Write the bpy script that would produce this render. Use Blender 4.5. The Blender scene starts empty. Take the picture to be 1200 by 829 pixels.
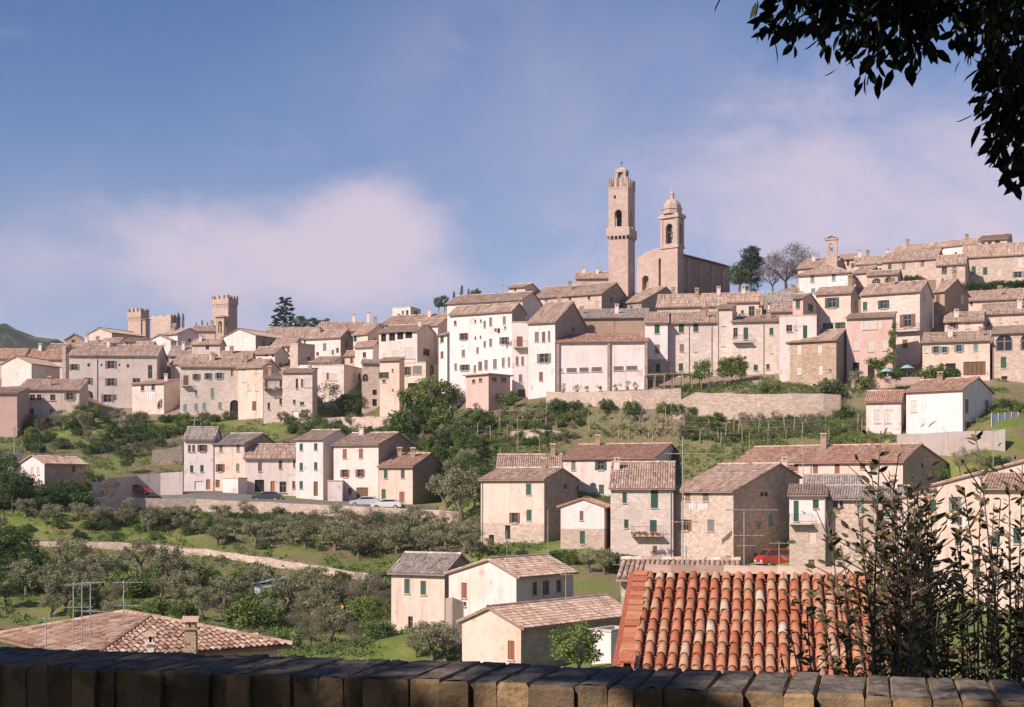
import bpy, math, random
import numpy as np
from mathutils import Vector, Matrix
random.seed(7); RNG = np.random.default_rng(11)
R = math.radians
# ------------------------------------------------------------------ camera, world, sun, exposure
F, H0, W0, HT0 = 1648.0, 575.0, 1200.0, 829.0        # focal length and horizon row in pixels of the 1200x829 photograph
scene = bpy.context.scene
COL = scene.collection
cam_d = bpy.data.cameras.new('camera'); cam = bpy.data.objects.new('camera', cam_d); COL.objects.link(cam)
cam.location = (0, 0, 0); cam.rotation_euler = (R(90), 0, 0)
cam_d.sensor_width = 36; cam_d.lens = F / W0 * 36
cam_d.shift_y = (H0 - HT0 / 2) / W0
cam_d.clip_start = 0.1; cam_d.clip_end = 20000
scene.camera = cam
SUN_AZ, SUN_EL = 49, 36                               # degrees left of straight behind the camera; above the horizon
sv = Vector((-math.sin(R(SUN_AZ)) * math.cos(R(SUN_EL)), -math.cos(R(SUN_AZ)) * math.cos(R(SUN_EL)), math.sin(R(SUN_EL))))
sd = bpy.data.lights.new('sun', 'SUN'); sun = bpy.data.objects.new('sun', sd); COL.objects.link(sun)
sd.energy = 5.0; sd.angle = R(0.53); sd.color = (1.0, 0.85, 0.76)
sun.rotation_euler = sv.to_track_quat('Z', 'Y').to_euler(); sun.location = (-60, -40, 80)
world = bpy.data.worlds.new('World'); scene.world = world; world.use_nodes = True
scene.view_settings.view_transform = 'Standard'; scene.view_settings.look = 'None'
scene.view_settings.exposure = 0.34; scene.view_settings.gamma = 1.0; scene.view_settings.use_curve_mapping = False
scene.render.engine = 'CYCLES'
scene.cycles.use_denoising = True
scene.cycles.max_bounces = 6; scene.cycles.diffuse_bounces = 2; scene.cycles.transparent_max_bounces = 4
scene.cycles.volume_bounces = 0

class N:                                              # small helper for node trees
    def __init__(s, tree): s.t = tree; s.t.nodes.clear()
    def __call__(s, typ, _in=None, **kw):
        n = s.t.nodes.new(typ)
        for k, v in kw.items(): setattr(n, k, v)
        for k, v in (_in or {}).items():
            sock = n.inputs[k]
            if isinstance(v, bpy.types.NodeSocket): s.t.links.new(v, sock)
            else: sock.default_value = v
        return n
    def math(s, op, a, b=None, c=None, clamp=False):
        n = s.t.nodes.new('ShaderNodeMath'); n.operation = op; n.use_clamp = clamp
        for i, v in enumerate((a, b, c)):
            if v is None: continue
            if isinstance(v, bpy.types.NodeSocket): s.t.links.new(v, n.inputs[i])
            else: n.inputs[i].default_value = v
        return n.outputs[0]
    def mix(s, fac, a, b, blend='MIX'):
        n = s.t.nodes.new('ShaderNodeMix'); n.data_type = 'RGBA'; n.blend_type = blend
        for sock, v in ((n.inputs[0], fac), (n.inputs[6], a), (n.inputs[7], b)):
            if isinstance(v, bpy.types.NodeSocket): s.t.links.new(v, sock)
            else: sock.default_value = (*v, 1) if isinstance(v, tuple) and len(v) == 3 else v
        return n.outputs[2]
    def ramp(s, fac, stops):
        n = s.t.nodes.new('ShaderNodeValToRGB')
        el = n.color_ramp.elements
        while len(el) < len(stops): el.new(0.5)
        for e, (p, c) in zip(el, stops): e.position = p; e.color = (*c, 1) if len(c) == 3 else c
        s.t.links.new(fac, n.inputs[0]); return n.outputs[0]
    def smooth(s, v, lo, hi):
        n = s.t.nodes.new('ShaderNodeMapRange'); n.interpolation_type = 'SMOOTHSTEP'
        s.t.links.new(v, n.inputs[0]); n.inputs[1].default_value = lo; n.inputs[2].default_value = hi
        return n.outputs[0]

def sky():
    n = N(world.node_tree)
    out = n('ShaderNodeOutputWorld')
    st = n('ShaderNodeTexSky', sky_type='NISHITA', sun_disc=False, sun_elevation=R(SUN_EL), sun_rotation=math.atan2(sv.x, sv.y),
           altitude=500, air_density=1.0, dust_density=0.9, ozone_density=1.6)
    tc = n('ShaderNodeTexCoord')
    d = tc.outputs['Generated']
    sep = n('ShaderNodeSeparateXYZ', {0: d})
    X, Y, Z = sep.outputs
    # clouds: soft masses over the whole dome, drawn out sideways, thicker near the skyline
    nz = n('ShaderNodeTexNoise', {'Vector': n('ShaderNodeMapping', {'Vector': d, 'Scale': (1.0, 1.0, 1.7), 'Location': (0.32, 0.1, 0.05)}).outputs[0], 'Scale': 8.0, 'Detail': 10.0, 'Roughness': 0.60, 'Distortion': 0.3}).outputs[0]
    az = n.math('ARCTAN2', X, Y)
    def bank(a0, e0, ra, re, k):                      # one cloud bank at azimuth a0, height e0 (radians)
        a = n.math('DIVIDE', n.math('SUBTRACT', az, a0), ra); e = n.math('DIVIDE', n.math('SUBTRACT', Z, e0), re)
        q = n.math('ADD', n.math('MULTIPLY', a, a), n.math('MULTIPLY', e, e))
        return n.math('MULTIPLY', n.math('POWER', 2.718, n.math('MULTIPLY', q, -1.0)), k)
    low = n.math('MULTIPLY', n.math('POWER', 2.718, n.math('MULTIPLY', n.math('POWER', n.math('MULTIPLY', n.math('MAXIMUM', Z, 0.0), 5.4), 2.0), -1.0)), 0.46)
    s = low
    for b in ((-0.090, 0.188, 0.052, 0.034, .52), (-0.145, 0.158, 0.085, 0.036, .40), (-0.25, 0.150, 0.10, 0.035, .22), (0.24, 0.225, 0.15, 0.055, .42), (0.33, 0.16, 0.12, 0.05, .25),
              (1.3, .25, .5, .1, .4), (-1.2, .3, .4, .1, .3), (2.6, .3, .5, .12, .4), (-2.4, .22, .5, .1, .4)):
        s = n.math('ADD', s, bank(*b))
    m = n.math('ADD', s, n.math('MULTIPLY', n.math('SUBTRACT', nz, 0.5), 1.25))
    fac = n.math('MULTIPLY', n.smooth(m, 0.12, 0.76), 0.88)
    veil = n.math('MULTIPLY', n.math('POWER', 2.718, n.math('MULTIPLY', n.math('POWER', n.math('MULTIPLY', n.math('MAXIMUM', Z, 0.0), 5.0), 2.0), -1.0)), 0.25)   # thin high veil, thicker towards the horizon all round
    for b in ((0.03, 0.27, 0.14, 0.08, .26), (0.30, 0.20, 0.18, 0.09, .24), (-0.28, 0.14, 0.20, 0.07, .20), (2.0, .2, .6, .15, .3), (-1.7, .2, .6, .15, .3), (3.0, .25, .5, .15, .3)): veil = n.math('ADD', veil, bank(*b))
    nz2 = n('ShaderNodeTexNoise', {'Vector': d, 'Scale': 5.0, 'Detail': 9.0, 'Roughness': 0.6}).outputs[0]
    veil = n.math('MULTIPLY', veil, n.math('MAXIMUM', 0.0, n.math('ADD', -0.35, n.math('MULTIPLY', nz2, 2.6))))
    fac = n.math('MINIMUM', 0.92, n.math('ADD', fac, n.math('MULTIPLY', n.math('SUBTRACT', 1.0, fac), n.math('MINIMUM', veil, 0.75))))
    skyc = n.mix(1.0, st.outputs[0], (0.70, 1.03, 1.42), 'MULTIPLY')
    cloud = (9.6, 8.2, 9.7)
    c = n.mix(fac, skyc, cloud)
    bg = n('ShaderNodeBackground', {'Color': c, 'Strength': 0.06})
    n.t.links.new(bg.outputs[0], out.inputs[0])
sky()

# ------------------------------------------------------------------ pixels and places
def P(px, py, D):                                     # the point at depth D seen at a pixel of the photograph
    return Vector(((px - 600) / F * D, D, (H0 - py) / F * D))
def tag(o, label=None, cat=None, group=None, kind=None):
    if label: o['label'] = label
    if cat: o['category'] = cat
    if group: o['group'] = group
    if kind: o['kind'] = kind
    return o
def empty(name, loc, label=None, cat=None, group=None, rz=0):
    o = bpy.data.objects.new(name, None); COL.objects.link(o); o.location = loc; o.rotation_euler = (0, 0, rz)
    o.empty_display_size = 0.3
    return tag(o, label, cat, group)
def link(name, me, parent=None, loc=None, rot=None, scale=None):
    o = bpy.data.objects.new(name, me); COL.objects.link(o)
    if parent: o.parent = parent
    if loc is not None: o.location = loc
    if rot is not None: o.rotation_euler = rot
    if scale is not None: o.scale = scale
    return o

class MB:                                             # collects faces, then becomes ONE mesh
    def __init__(s): s.v = []; s.f = []; s.m = []; s.t = []
    def face(s, pts, m=0, t=0.5):
        b = len(s.v); s.v.extend([tuple(p) for p in pts]); s.f.append(tuple(range(b, b + len(pts)))); s.m.append(m); s.t.append(t)
    def hexa(s, p, m=0, t=0.5):                       # p: 8 points, bottom 4 then top 4
        b = len(s.v); s.v.extend([tuple(q) for q in p])
        for q in ((0, 3, 2, 1), (4, 5, 6, 7), (0, 1, 5, 4), (1, 2, 6, 5), (2, 3, 7, 6), (3, 0, 4, 7)):
            s.f.append(tuple(b + i for i in q)); s.m.append(m); s.t.append(t)
    def box(s, x0, x1, y0, y1, z0, z1, m=0, t=0.5):
        s.hexa([(x0, y0, z0), (x1, y0, z0), (x1, y1, z0), (x0, y1, z0), (x0, y0, z1), (x1, y0, z1), (x1, y1, z1), (x0, y1, z1)], m, t)
    def obox(s, o, a, b, c, m=0, t=0.5):              # box from corner o along vectors a, b, c
        o, a, b, c = Vector(o), Vector(a), Vector(b), Vector(c)
        s.hexa([o, o + a, o + a + b, o + b, o + c, o + a + c, o + a + b + c, o + b + c], m, t)
    def tube(s, pts, rad, n=6, m=0, t=0.5, cap=True):
        pts = [Vector(p) for p in pts]
        if not hasattr(rad, '__len__'): rad = [rad] * len(pts)
        rings = []
        for i, p in enumerate(pts):
            d = (pts[min(i + 1, len(pts) - 1)] - pts[max(i - 1, 0)])
            d = d.normalized() if d.length > 1e-9 else Vector((0, 0, 1))
            a = d.orthogonal().normalized() if i == 0 else (rings_a - d * rings_a.dot(d)).normalized()
            rings_a = a; b_ = d.cross(a)
            b = len(s.v)
            for k in range(n):
                an = 2 * math.pi * k / n
                s.v.append(tuple(p + (a * math.cos(an) + b_ * math.sin(an)) * rad[i]))
            rings.append(b)
        for i in range(len(rings) - 1):
            for k in range(n):
                s.f.append((rings[i] + k, rings[i] + (k + 1) % n, rings[i + 1] + (k + 1) % n, rings[i + 1] + k)); s.m.append(m); s.t.append(t)
        if cap:
            s.f.append(tuple(rings[0] + k for k in range(n))); s.m.append(m); s.t.append(t)
            s.f.append(tuple(rings[-1] + k for k in range(n))); s.m.append(m); s.t.append(t)
    def lathe(s, prof, n=12, c=(0, 0), m=0, t=0.5):   # prof: (radius, z)
        b0 = len(s.v)
        for r, z in prof:
            for k in range(n):
                a = 2 * math.pi * (k + .5) / n; s.v.append((c[0] + r * math.cos(a), c[1] + r * math.sin(a), z))
        for i in range(len(prof) - 1):
            for k in range(n):
                s.f.append((b0 + i * n + k, b0 + i * n + (k + 1) % n, b0 + (i + 1) * n + (k + 1) % n, b0 + (i + 1) * n + k)); s.m.append(m); s.t.append(t)
    def mesh(s, name, mats, smooth=False):
        me = bpy.data.meshes.new(name); me.from_pydata(s.v, [], s.f)
        for m in mats: me.materials.append(m)
        if s.f:
            me.polygons.foreach_set('material_index', s.m)
            at = me.attributes.new('tint', 'FLOAT', 'FACE'); at.data.foreach_set('value', s.t)
            if smooth: me.polygons.foreach_set('use_smooth', [True] * len(s.f))
        me.update(); return me
    def build(s, name, mats, parent=None, loc=None, smooth=False, rot=None):
        if not isinstance(mats, (list, tuple)): mats = [mats]
        return link(name, s.mesh(name, mats, smooth), parent, loc, rot)

# ------------------------------------------------------------------ materials
def newmat(name):
    m = bpy.data.materials.new(name); m.use_nodes = True
    return m, N(m.node_tree)
def finish(n, color, rough=0.85, bump=None, bstr=0.3, bdist=0.03, spec=0.3, trans=None, metal=0):
    out = n('ShaderNodeOutputMaterial')
    b = n('ShaderNodeBsdfPrincipled', {'Base Color': color if isinstance(color, bpy.types.NodeSocket) else (*color, 1), 'Roughness': rough, 'Specular IOR Level': spec, 'Metallic': metal})
    if bump is not None:
        bn = n('ShaderNodeBump', {'Height': bump, 'Strength': bstr, 'Distance': bdist}); n.t.links.new(bn.outputs[0], b.inputs['Normal'])
    sh = b.outputs[0]
    if trans:
        tr = n('ShaderNodeBsdfTranslucent', {'Color': color if isinstance(color, bpy.types.NodeSocket) else (*color, 1)})
        mx = n('ShaderNodeMixShader', {0: trans, 1: sh, 2: tr.outputs[0]}); sh = mx.outputs[0]
    n.t.links.new(sh, out.inputs[0])
def coords(n, k=0.0):
    tc = n('ShaderNodeTexCoord'); oi = n('ShaderNodeObjectInfo')
    off = n.math('MULTIPLY', oi.outputs['Random'], 57.0)
    cx = n('ShaderNodeCombineXYZ', {0: off, 1: off, 2: 0.0})
    v = n('ShaderNodeVectorMath', {0: tc.outputs['Object'], 1: cx.outputs[0]}, operation='ADD')
    return v.outputs[0], oi.outputs['Random']
def noise(n, v, scale, detail=3.0, rough=0.55, sc=None):
    if sc: v = n('ShaderNodeMapping', {'Vector': v, 'Scale': sc}).outputs[0]
    return n('ShaderNodeTexNoise', {'Vector': v, 'Scale': scale, 'Detail': detail, 'Roughness': rough}).outputs[0]

def plaster(name, col, dirt=0.5):
    m, n = newmat(name); v, rnd = coords(n)
    big = noise(n, v, 0.35, 4); fine = noise(n, v, 2.2, 5, .65); streak = noise(n, v, 1.0, 4, .6, (1.6, 1.6, .16))
    dark = tuple(c * k for c, k in zip(col, (.62, .58, .54)))
    c = n.mix(n.math('MULTIPLY', n.smooth(streak, .48, .78), dirt), col, dark)
    c = n.mix(n.math('MULTIPLY', n.smooth(big, .42, .72), dirt * .7), c, tuple(x * y for x, y in zip(col, (.86, .74, .62))))
    c = n.mix(n.math('MULTIPLY', n.smooth(fine, .50, .76), .6 * dirt + .12), c, dark)
    # patches where the render has fallen away and the stone shows
    c = n.mix(n.math('MULTIPLY', n.smooth(noise(n, v, .55, 5, .6), .60, .68), dirt), c, (.47, .36, .28))
    finish(n, c, .92, n.math('ADD', fine, n.math('MULTIPLY', noise(n, v, 9, 3), .5)), .35, .03)
    return m
def stone(name, c1, c2, scale=2.3, joint=.4):
    m, n = newmat(name); v, rnd = coords(n)
    vv = n('ShaderNodeMapping', {'Vector': v, 'Scale': (1, 1, 1.7)}).outputs[0]
    dv = n('ShaderNodeVectorMath', {0: vv, 1: n('ShaderNodeVectorMath', {0: n('ShaderNodeTexNoise', {'Vector': v, 'Scale': 2.5}).outputs['Color'], 1: (.25, .25, .25)}, operation='MULTIPLY').outputs[0]}, operation='ADD').outputs[0]
    vo = n('ShaderNodeTexVoronoi', {'Vector': dv, 'Scale': scale})
    ed = n('ShaderNodeTexVoronoi', {'Vector': dv, 'Scale': scale}, feature='DISTANCE_TO_EDGE')
    cell = n('ShaderNodeSeparateColor', {0: vo.outputs['Color']}).outputs[0]
    c = n.mix(cell, c1, c2)
    big = noise(n, v, .3, 4)
    c = n.mix(n.math('MULTIPLY', n.smooth(big, .4, .75), .55), c, tuple(x * .62 for x in c1))
    c = n.mix(n.math('MULTIPLY', n.smooth(noise(n, v, .22, 3), .55, .75), .35), c, (.62, .54, .45))
    e = n.smooth(ed.outputs[0], .0, .07)
    c = n.mix(n.math('MULTIPLY', n.math('SUBTRACT', 1.0, e), joint), c, (.30, .25, .20))
    c = n.mix(n.math('MULTIPLY', noise(n, v, 6, 4), .3), c, tuple(x * .55 for x in c1))
    finish(n, c, .95, n.math('ADD', n.math('MULTIPLY', e, .8), n.math('MULTIPLY', noise(n, v, 8, 4), .6)), .5, .05)
    return m
def tilemat(name, stops, grime=(.20, .17, .15), gk=.5, fs=1.0):
    m, n = newmat(name); v, rnd = coords(n)
    t = n('ShaderNodeAttribute', attribute_name='tint').outputs['Fac']
    t2 = n.math('ADD', n.math('MULTIPLY', n.math('SUBTRACT', noise(n, v, .5, 4), .5), .55), t)
    c = n.ramp(t2, stops)
    c = n.mix(n.math('MULTIPLY', n.smooth(noise(n, v, 1.3 * fs, 5, .65), .48, .75), gk), c, grime)
    c = n.mix(n.math('MULTIPLY', n.smooth(noise(n, v, 5 * fs, 4), .5, .8), .35 if fs == 1 else .6), c, (.50, .45, .36) if fs == 1 else (.43, .37, .29))
    finish(n, c, .93, noise(n, v, 12 * fs, 3), .3 if fs == 1 else .5, .02)
    return m
def plain(name, col, rough=.7, var=.25, spec=.3, metal=0, scale=3.0):
    m, n = newmat(name); v, rnd = coords(n)
    c = n.mix(n.math('MULTIPLY', n.smooth(noise(n, v, scale, 4), .4, .75), var), col, tuple(x * .5 for x in col))
    c = n.mix(n.math('MULTIPLY', rnd, var * .6), c, tuple(min(1, x * .72 + .02) for x in col))
    finish(n, c, rough, noise(n, v, scale * 5, 3), .15, .01, spec, None, metal)
    return m
def leafmat(name, stops, trans=.28, rough=.6, spec=.25):
    m, n = newmat(name)
    t = n('ShaderNodeAttribute', attribute_name='tint').outputs['Fac']
    rnd = n('ShaderNodeObjectInfo').outputs['Random']
    t2 = n.math('ADD', t, n.math('MULTIPLY', n.math('SUBTRACT', rnd, .5), .3))
    c = n.ramp(t2, stops)
    finish(n, c, rough, None, spec=spec, trans=trans)
    return m
M = {}
M['white'] = plaster('white_plaster', (.76, .665, .635), .55)
M['offwhite'] = plaster('off_white_plaster', (.74, .63, .575), .65)
M['cream'] = plaster('cream_plaster', (.69, .545, .455), .75)
M['pink'] = plaster('pink_plaster', (.62, .43, .37), .5)
M['rose'] = plaster('rose_plaster', (.55, .37, .33), .5)
M['beige'] = plaster('beige_plaster', (.60, .48, .41), .8)
M['grey'] = plaster('grey_plaster', (.58, .50, .46), .75)
M['stone'] = stone('rubble_stone', (.60, .44, .32), (.37, .255, .175))
M['stone2'] = stone('pale_rubble_stone', (.70, .55, .45), (.46, .34, .265))
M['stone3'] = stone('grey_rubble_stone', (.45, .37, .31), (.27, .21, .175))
M['pstone'] = stone('pale_plastered_stone', (.80, .67, .59), (.62, .49, .415), 2.0, .3)
M['brick'] = stone('old_brick', (.50, .34, .24), (.40, .29, .21), 4.5, .3)
M['tower'] = stone('tower_masonry', (.62, .46, .385), (.46, .33, .275), 2.2, .3)
M['roof'] = tilemat('weathered_roof_tiles', [(0.0, (.20, .135, .105)), (.3, (.38, .255, .19)), (.55, (.50, .335, .25)), (.8, (.57, .435, .34)), (1.0, (.64, .55, .47))], (.26, .20, .165), .55)
M['roofgrey'] = tilemat('grey_lichen_roof_tiles', [(0.0, (.18, .145, .125)), (.4, (.36, .29, .245)), (.7, (.45, .375, .325)), (1.0, (.56, .49, .43))], (.25, .225, .20), .6)
M['roofred'] = tilemat('red_roof_tiles', [(0.0, (.28, .13, .085)), (.4, (.47, .255, .17)), (.7, (.53, .34, .25)), (1.0, (.60, .49, .40))], (.30, .20, .15), .45)
M['roofbrown'] = tilemat('brown_roof_tiles', [(0.0, (.15, .08, .055)), (.3, (.29, .165, .11)), (.55, (.40, .25, .175)), (.8, (.47, .33, .25)), (1.0, (.54, .44, .36))], (.20, .14, .11), .5)
M['roofnear'] = tilemat('terracotta_roof_tiles', [(0.0, (.30, .085, .04)), (.3, (.42, .13, .06)), (.55, (.47, .20, .105)), (.75, (.50, .33, .205)), (1.0, (.56, .47, .38))], (.19, .115, .08), .7, 5.0)
M['pannear'] = tilemat('terracotta_pan_tiles', [(0.0, (.28, .07, .035)), (.6, (.44, .13, .065)), (1.0, (.47, .18, .10))], (.17, .075, .05), .5, 5.0)
M['glass'] = plain('dark_window_glass', (.022, .024, .028), .15, .3, .5)
M['dark'] = plain('dark_interior', (.03, .025, .022), .9, .3)
M['frame'] = plain('window_frame_paint', (.26, .21, .17), .6)
M['green'] = plain('green_shutter_paint', (.028, .095, .06), .6, .35)
M['teal'] = plain('faded_teal_shutter_paint', (.19, .29, .275), .65, .3)
M['brown'] = plain('brown_shutter_paint', (.20, .095, .06), .65, .35)
M['red'] = plain('red_brown_shutter_paint', (.28, .10, .06), .6, .3)
M['sgrey'] = plain('grey_shutter_paint', (.21, .185, .17), .65, .3)
M['pale'] = plain('pale_shutter_paint', (.62, .55, .50), .7, .2)
M['door'] = plain('old_wooden_door', (.19, .10, .055), .7, .4)
M['orange'] = plain('orange_wooden_door', (.45, .19, .07), .6, .3)
M['sill'] = plain('travertine_sill', (.55, .48, .41), .85, .3)
M['iron'] = plain('wrought_iron', (.05, .045, .04), .6, .3)
M['metal'] = plain('galvanised_metal', (.42, .40, .38), .5, .3, .5, .3)
M['whitepaint'] = plain('white_paint', (.78, .76, .74), .6, .15)
M['wood'] = plain('weathered_wood', (.36, .29, .23), .85, .4)
M['bark'] = plain('bark', (.16, .125, .10), .95, .5, .2, 0, 8)
M['concrete'] = plaster('stained_concrete', (.42, .36, .33), .8)
M['bronze'] = plain('bell_bronze', (.10, .11, .09), .5, .3, .5, .6)
M['cloth_w'] = plain('white_cloth', (.80, .78, .77), .9, .1)
M['cloth_b'] = plain('blue_cloth', (.25, .33, .48), .9, .1)
M['cloth_d'] = plain('dark_cloth', (.06, .05, .055), .9, .1)
M['cloth_r'] = plain('red_cloth', (.45, .10, .09), .9, .1)
M['turq'] = plain('turquoise_canvas', (.26, .44, .41), .8, .25)
M['olive'] = leafmat('olive_leaves', [(0, (.09, .095, .045)), (.5, (.24, .235, .13)), (1, (.42, .41, .27))], .2)
M['leafdark'] = leafmat('dark_leaves', [(0, (.024, .046, .016)), (.5, (.07, .115, .036)), (1, (.16, .22, .075))], .22)
M['leaf'] = leafmat('green_leaves', [(0, (.05, .08, .02)), (.5, (.14, .20, .05)), (1, (.27, .33, .10))], .3)
M['leafy'] = leafmat('yellow_green_leaves', [(0, (.07, .09, .02)), (.5, (.17, .22, .055)), (1, (.32, .36, .12))], .3)
M['twig'] = leafmat('dry_brown_twigs', [(0, (.07, .055, .04)), (.5, (.17, .135, .10)), (1, (.29, .24, .18))], .1)
M['conifer'] = leafmat('blue_green_needles', [(0, (.016, .03, .028)), (.5, (.04, .065, .06)), (1, (.09, .12, .11))], .1)
M['oakleaf'] = leafmat('evergreen_oak_leaves', [(0, (.010, .014, .006)), (.5, (.018, .026, .011)), (1, (.035, .045, .02))], .04, .6, .1)
M['bushleaf'] = leafmat('laurel_leaves', [(0, (.035, .04, .016)), (.4, (.085, .085, .035)), (.75, (.22, .16, .075)), (1, (.42, .29, .15))], .22, .55, .3)
# ------------------------------------------------------------------ the houses
# (name, label, xl, xc, xr, eave row, base row, depth m, yaw deg, roof, ridge row, wall, roof tiles, windows on the long face, extras)
# xc is the pixel column of the corner nearest the viewer, xl and xr the far ends of the two faces one sees; a negative xr is a depth in metres.
# windows: "x y w h type" in pixels of the photograph. Types: d glass, k dark opening, l pale, g/t/b/r/s closed shutters, G/T/B/R/S open shutters,
# a arched window, A deep arch, D door, O orange door, W white garage door, p blocked-up window
HS = []
def hs(*a, **k): HS.append((a, k))
# --- far left of the town
hs('house', 'blank pink plastered house at the end of the town above the dark bushes', -32, 20, -8, 461, 513, 246, 5, 'SL', 455, 'rose', 'roof', "")
hs('house', 'long low house with a row of four small windows beside the blank pink wall', 21, 93, -7, 457, 491, 256, 3, 'SL', 445, 'beige', 'roof', "38 466 6 7 d;46 466 5 7 d;54 466 6 7 l;62 466 6 7 d;82 465 8 8 S;37 482 5 6 d;61 482 5 5 d")
hs('house', 'pale gabled house with a blank front above the long low roof', 2, 37, 70, 426, 452, 272, 18, 'G', 418, 'offwhite', 'roof', "")
hs('house', 'off-white house with a wide roof next to the thin dark stair turret', 32, 74, -9, 421, 447, 286, 3, 'R', 411, 'offwhite', 'roofred', "57 431 4 5 d")
hs('house', 'low house with a reddish roof behind the blank pale gable', -28, 26, -9, 420, 444, 294, 3, 'R', 410, 'beige', 'roofred', "")
hs('turret', 'thin dark square stair turret on the corner of the grey palazzo', 73, 77, 81, 407, 448, 270, 40, 'F', None, 'stone3', 'roof', "")
hs('palazzo', 'broad grey palazzo with three rows of windows and an arched window low down', 81, 184, -11, 417, 480, 269, 4, 'R', 406, 'grey', 'roof',
   "87 430.5 7 7 S;104 428 3 4 d;119 428 2 3 d;130 427.5 8 9 S;140 428 2 3 d;150 429 3 4 d;176 436 5 16 d;103 447 6 8 S;130 448 8 9 S;160 446 9 5 d;104 464 11 11 a;126 467 9 9 S;135 466 4 7 s", pipes=(114,))
hs('house', 'small stone house with white laundry hung below two windows', 155, 192, 211, 449, 486, 260, 25, 'SL', 445, 'pstone', 'roof', "167 455 4 6 d;179.5 454 4 7 d;186 475 3 4 d")
hs('house', 'little house under a short roof behind the thin dark turret', 55, 76, -8, 409, 422, 298, 3, 'R', 404, 'beige', 'roof', "")
hs('house', 'brown gabled house poking above the roofs left of the big bare gable', 77, 96, -8, 398, 414, 312, 3, 'G', 391, 'brick', 'roof', "86 400 4 3 d")
hs('house', 'low house with several chimneys on the roof behind the grey palazzo', 88, 122, 130, 404, 416, 292, 15, 'R', 398, 'beige', 'roofgrey', "", chim=((.3, .3, 1.4), (.7, .4, 1.6)))
hs('house', 'big bare beige gable with a long roof running back to the first square tower', 102, 131, 170, 390, 414, 304, 32, 'G', 385, 'beige', 'roof', "")
hs('house', 'small pinkish house with two little windows under the first square tower', 145, 166, -6, 400, 414, 291, 5, 'SL', 397, 'pink', 'roof', "149 404 2 4 d;162 404 4 3 d")
hs('house', 'beige house with a shaded gable and cypresses behind it', 185, 208, 236, 391, 414, 300, 36, 'R', 385, 'offwhite', 'roof', "", rwin="222 399 3 4 d")
hs('house', 'white gable end in front of the beige house with cypresses behind', 173, 200, 207, 399, 414, 288, 15, 'G', 393, 'white', 'roof', "")
hs('house', 'plain beige house left of the small open bell turret', 225, 252, -8, 388, 404, 314, 3, 'R', 383, 'beige', 'roof', "")
hs('house', 'large pale gable with a shaded side of small windows right of the bell turret', 261, 299.5, 333, 393, 418, 290, 30, 'G', 386, 'offwhite', 'roof', "", rwin="309 403 3 6 d;318 404 4 6 d;325 404 3 5 d", rw='stone3')
hs('house', 'low house with one dark window and a wide roof under the bell turret', 225, 258, 264, 403, 420, 282, 8, 'R', 396, 'beige', 'roof', "243 407 4 6 d", chim=((.75, .3, 1.6),))
hs('house', 'house with a long roof just right of the big cedar', 313, 366, -9, 396, 412, 300, 3, 'R', 385, 'offwhite', 'roof', "350 399 4 4 d")
hs('house', 'small house with a shaded brown gable on the skyline right of the cedar', 352, 368, 386, 391, 410, 306, 42, 'R', 379, 'brick', 'roof', "")
hs('house', 'tall beige house with two grey shutters below the skyline roofs', 358, 399, 414, 395, 434, 272, 22, 'R', 387, 'offwhite', 'roof', "380.5 407 4 9 s;390 413 3 6 s", rw='stone3')
hs('house', 'square stone block with a flat top and a deeply shaded side', 340, 349, 369, 403, 438, 262, 45, 'F', None, 'stone2', 'roof', "", rwin="362 422 4 7 d")
hs('house', 'low house with a broad grey roof at the left above the long ochre palazzo', 198, 228, -8, 417, 430, 282, 3, 'R', 407, 'beige', 'roofgrey', "206 421 3 4 d")
hs('house', 'house with a teal shutter and a shaded gable on the roofs of the ochre palazzo', 200, 244, 262, 425, 440, 270, 20, 'R', 414, 'cream', 'roof', "225 426.5 4 6 t;239 428 3 5 d")
hs('house', 'little white-walled house wedged between roofs under the large pale gable', 296, 322, 338, 414, 432, 276, 20, 'R', 407, 'offwhite', 'roof', "312 415 4 6 d;320 416 3 5 d")
hs('house', 'low grey-roofed house in the middle of the roofs above the great arch', 258, 294, -8, 421, 436, 271, 5, 'R', 413, 'beige', 'roof', "")
hs('palazzo', 'long ochre stone palazzo with teal shutters and a great dark arch at its foot', 211, 281, -9, 430, 490, 257, 4, 'R', 420, 'pstone', 'roof',
   "218 446 6 12 b;230 442 5 7 S;244 441 5 7 S;257 440.5 6 7 T;230 461 3 7 t;249 461 4 12 t;217 478 4 8 t;230 477 4 8 t;239.5 476.5 4 8 t;258 475.5 4 8 t;272 437 3 8 O;276 482 13 26 A", balc=((218, 452, 10),))
hs('house', 'tall narrow plastered house with a leaning buttress beside the great arch', 279, 308, 327, 430, 493, 252, 22, 'R', 422, 'cream', 'roof', "286 440 5 16 l;301 434 4 7 l;292 454 4 7 l;301 454 4 8 l;298 476 5 11 D", chim=((.9, .3, 1.8),))
hs('house', 'house with a strip of top-floor windows over a flower-filled ledge', 309, 343, -7, 443, 497, 246, 5, 'SL', 439, 'pstone', 'roof', "312 450 4 8 b;318 450 5 9 l;324 450 5 9 l;329 450 3 8 d;334 450 5 8 l;315 476 3 8 d;329 471 3 7 d;330 493 3 5 d", balc=((322, 456, 26),))
hs('house', 'flat-topped house with a wide pale-blue window and a dark garage opening', 331, 366, 372, 436, 493, 243, 8, 'SL', 432, 'pstone', 'roof', "336 431 0 0 d;348 450 3 12 d;354 449 3 9 b;361 449 9 10 l;345 471 3 5 d;354 473 5 4 d;346 486 7 8 W;357 485 8 9 k")
hs('house', 'block with a white terrace window and washing on its flat roof above the creeper', 349, 403, 425, 428, 490, 251, 16, 'F', None, 'offwhite', 'roof', "384 441 3 8 b;391 442 9 8 l;388 482 4 4 d", rwin="415 442 4 8 l;421 442 3 8 d")
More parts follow.
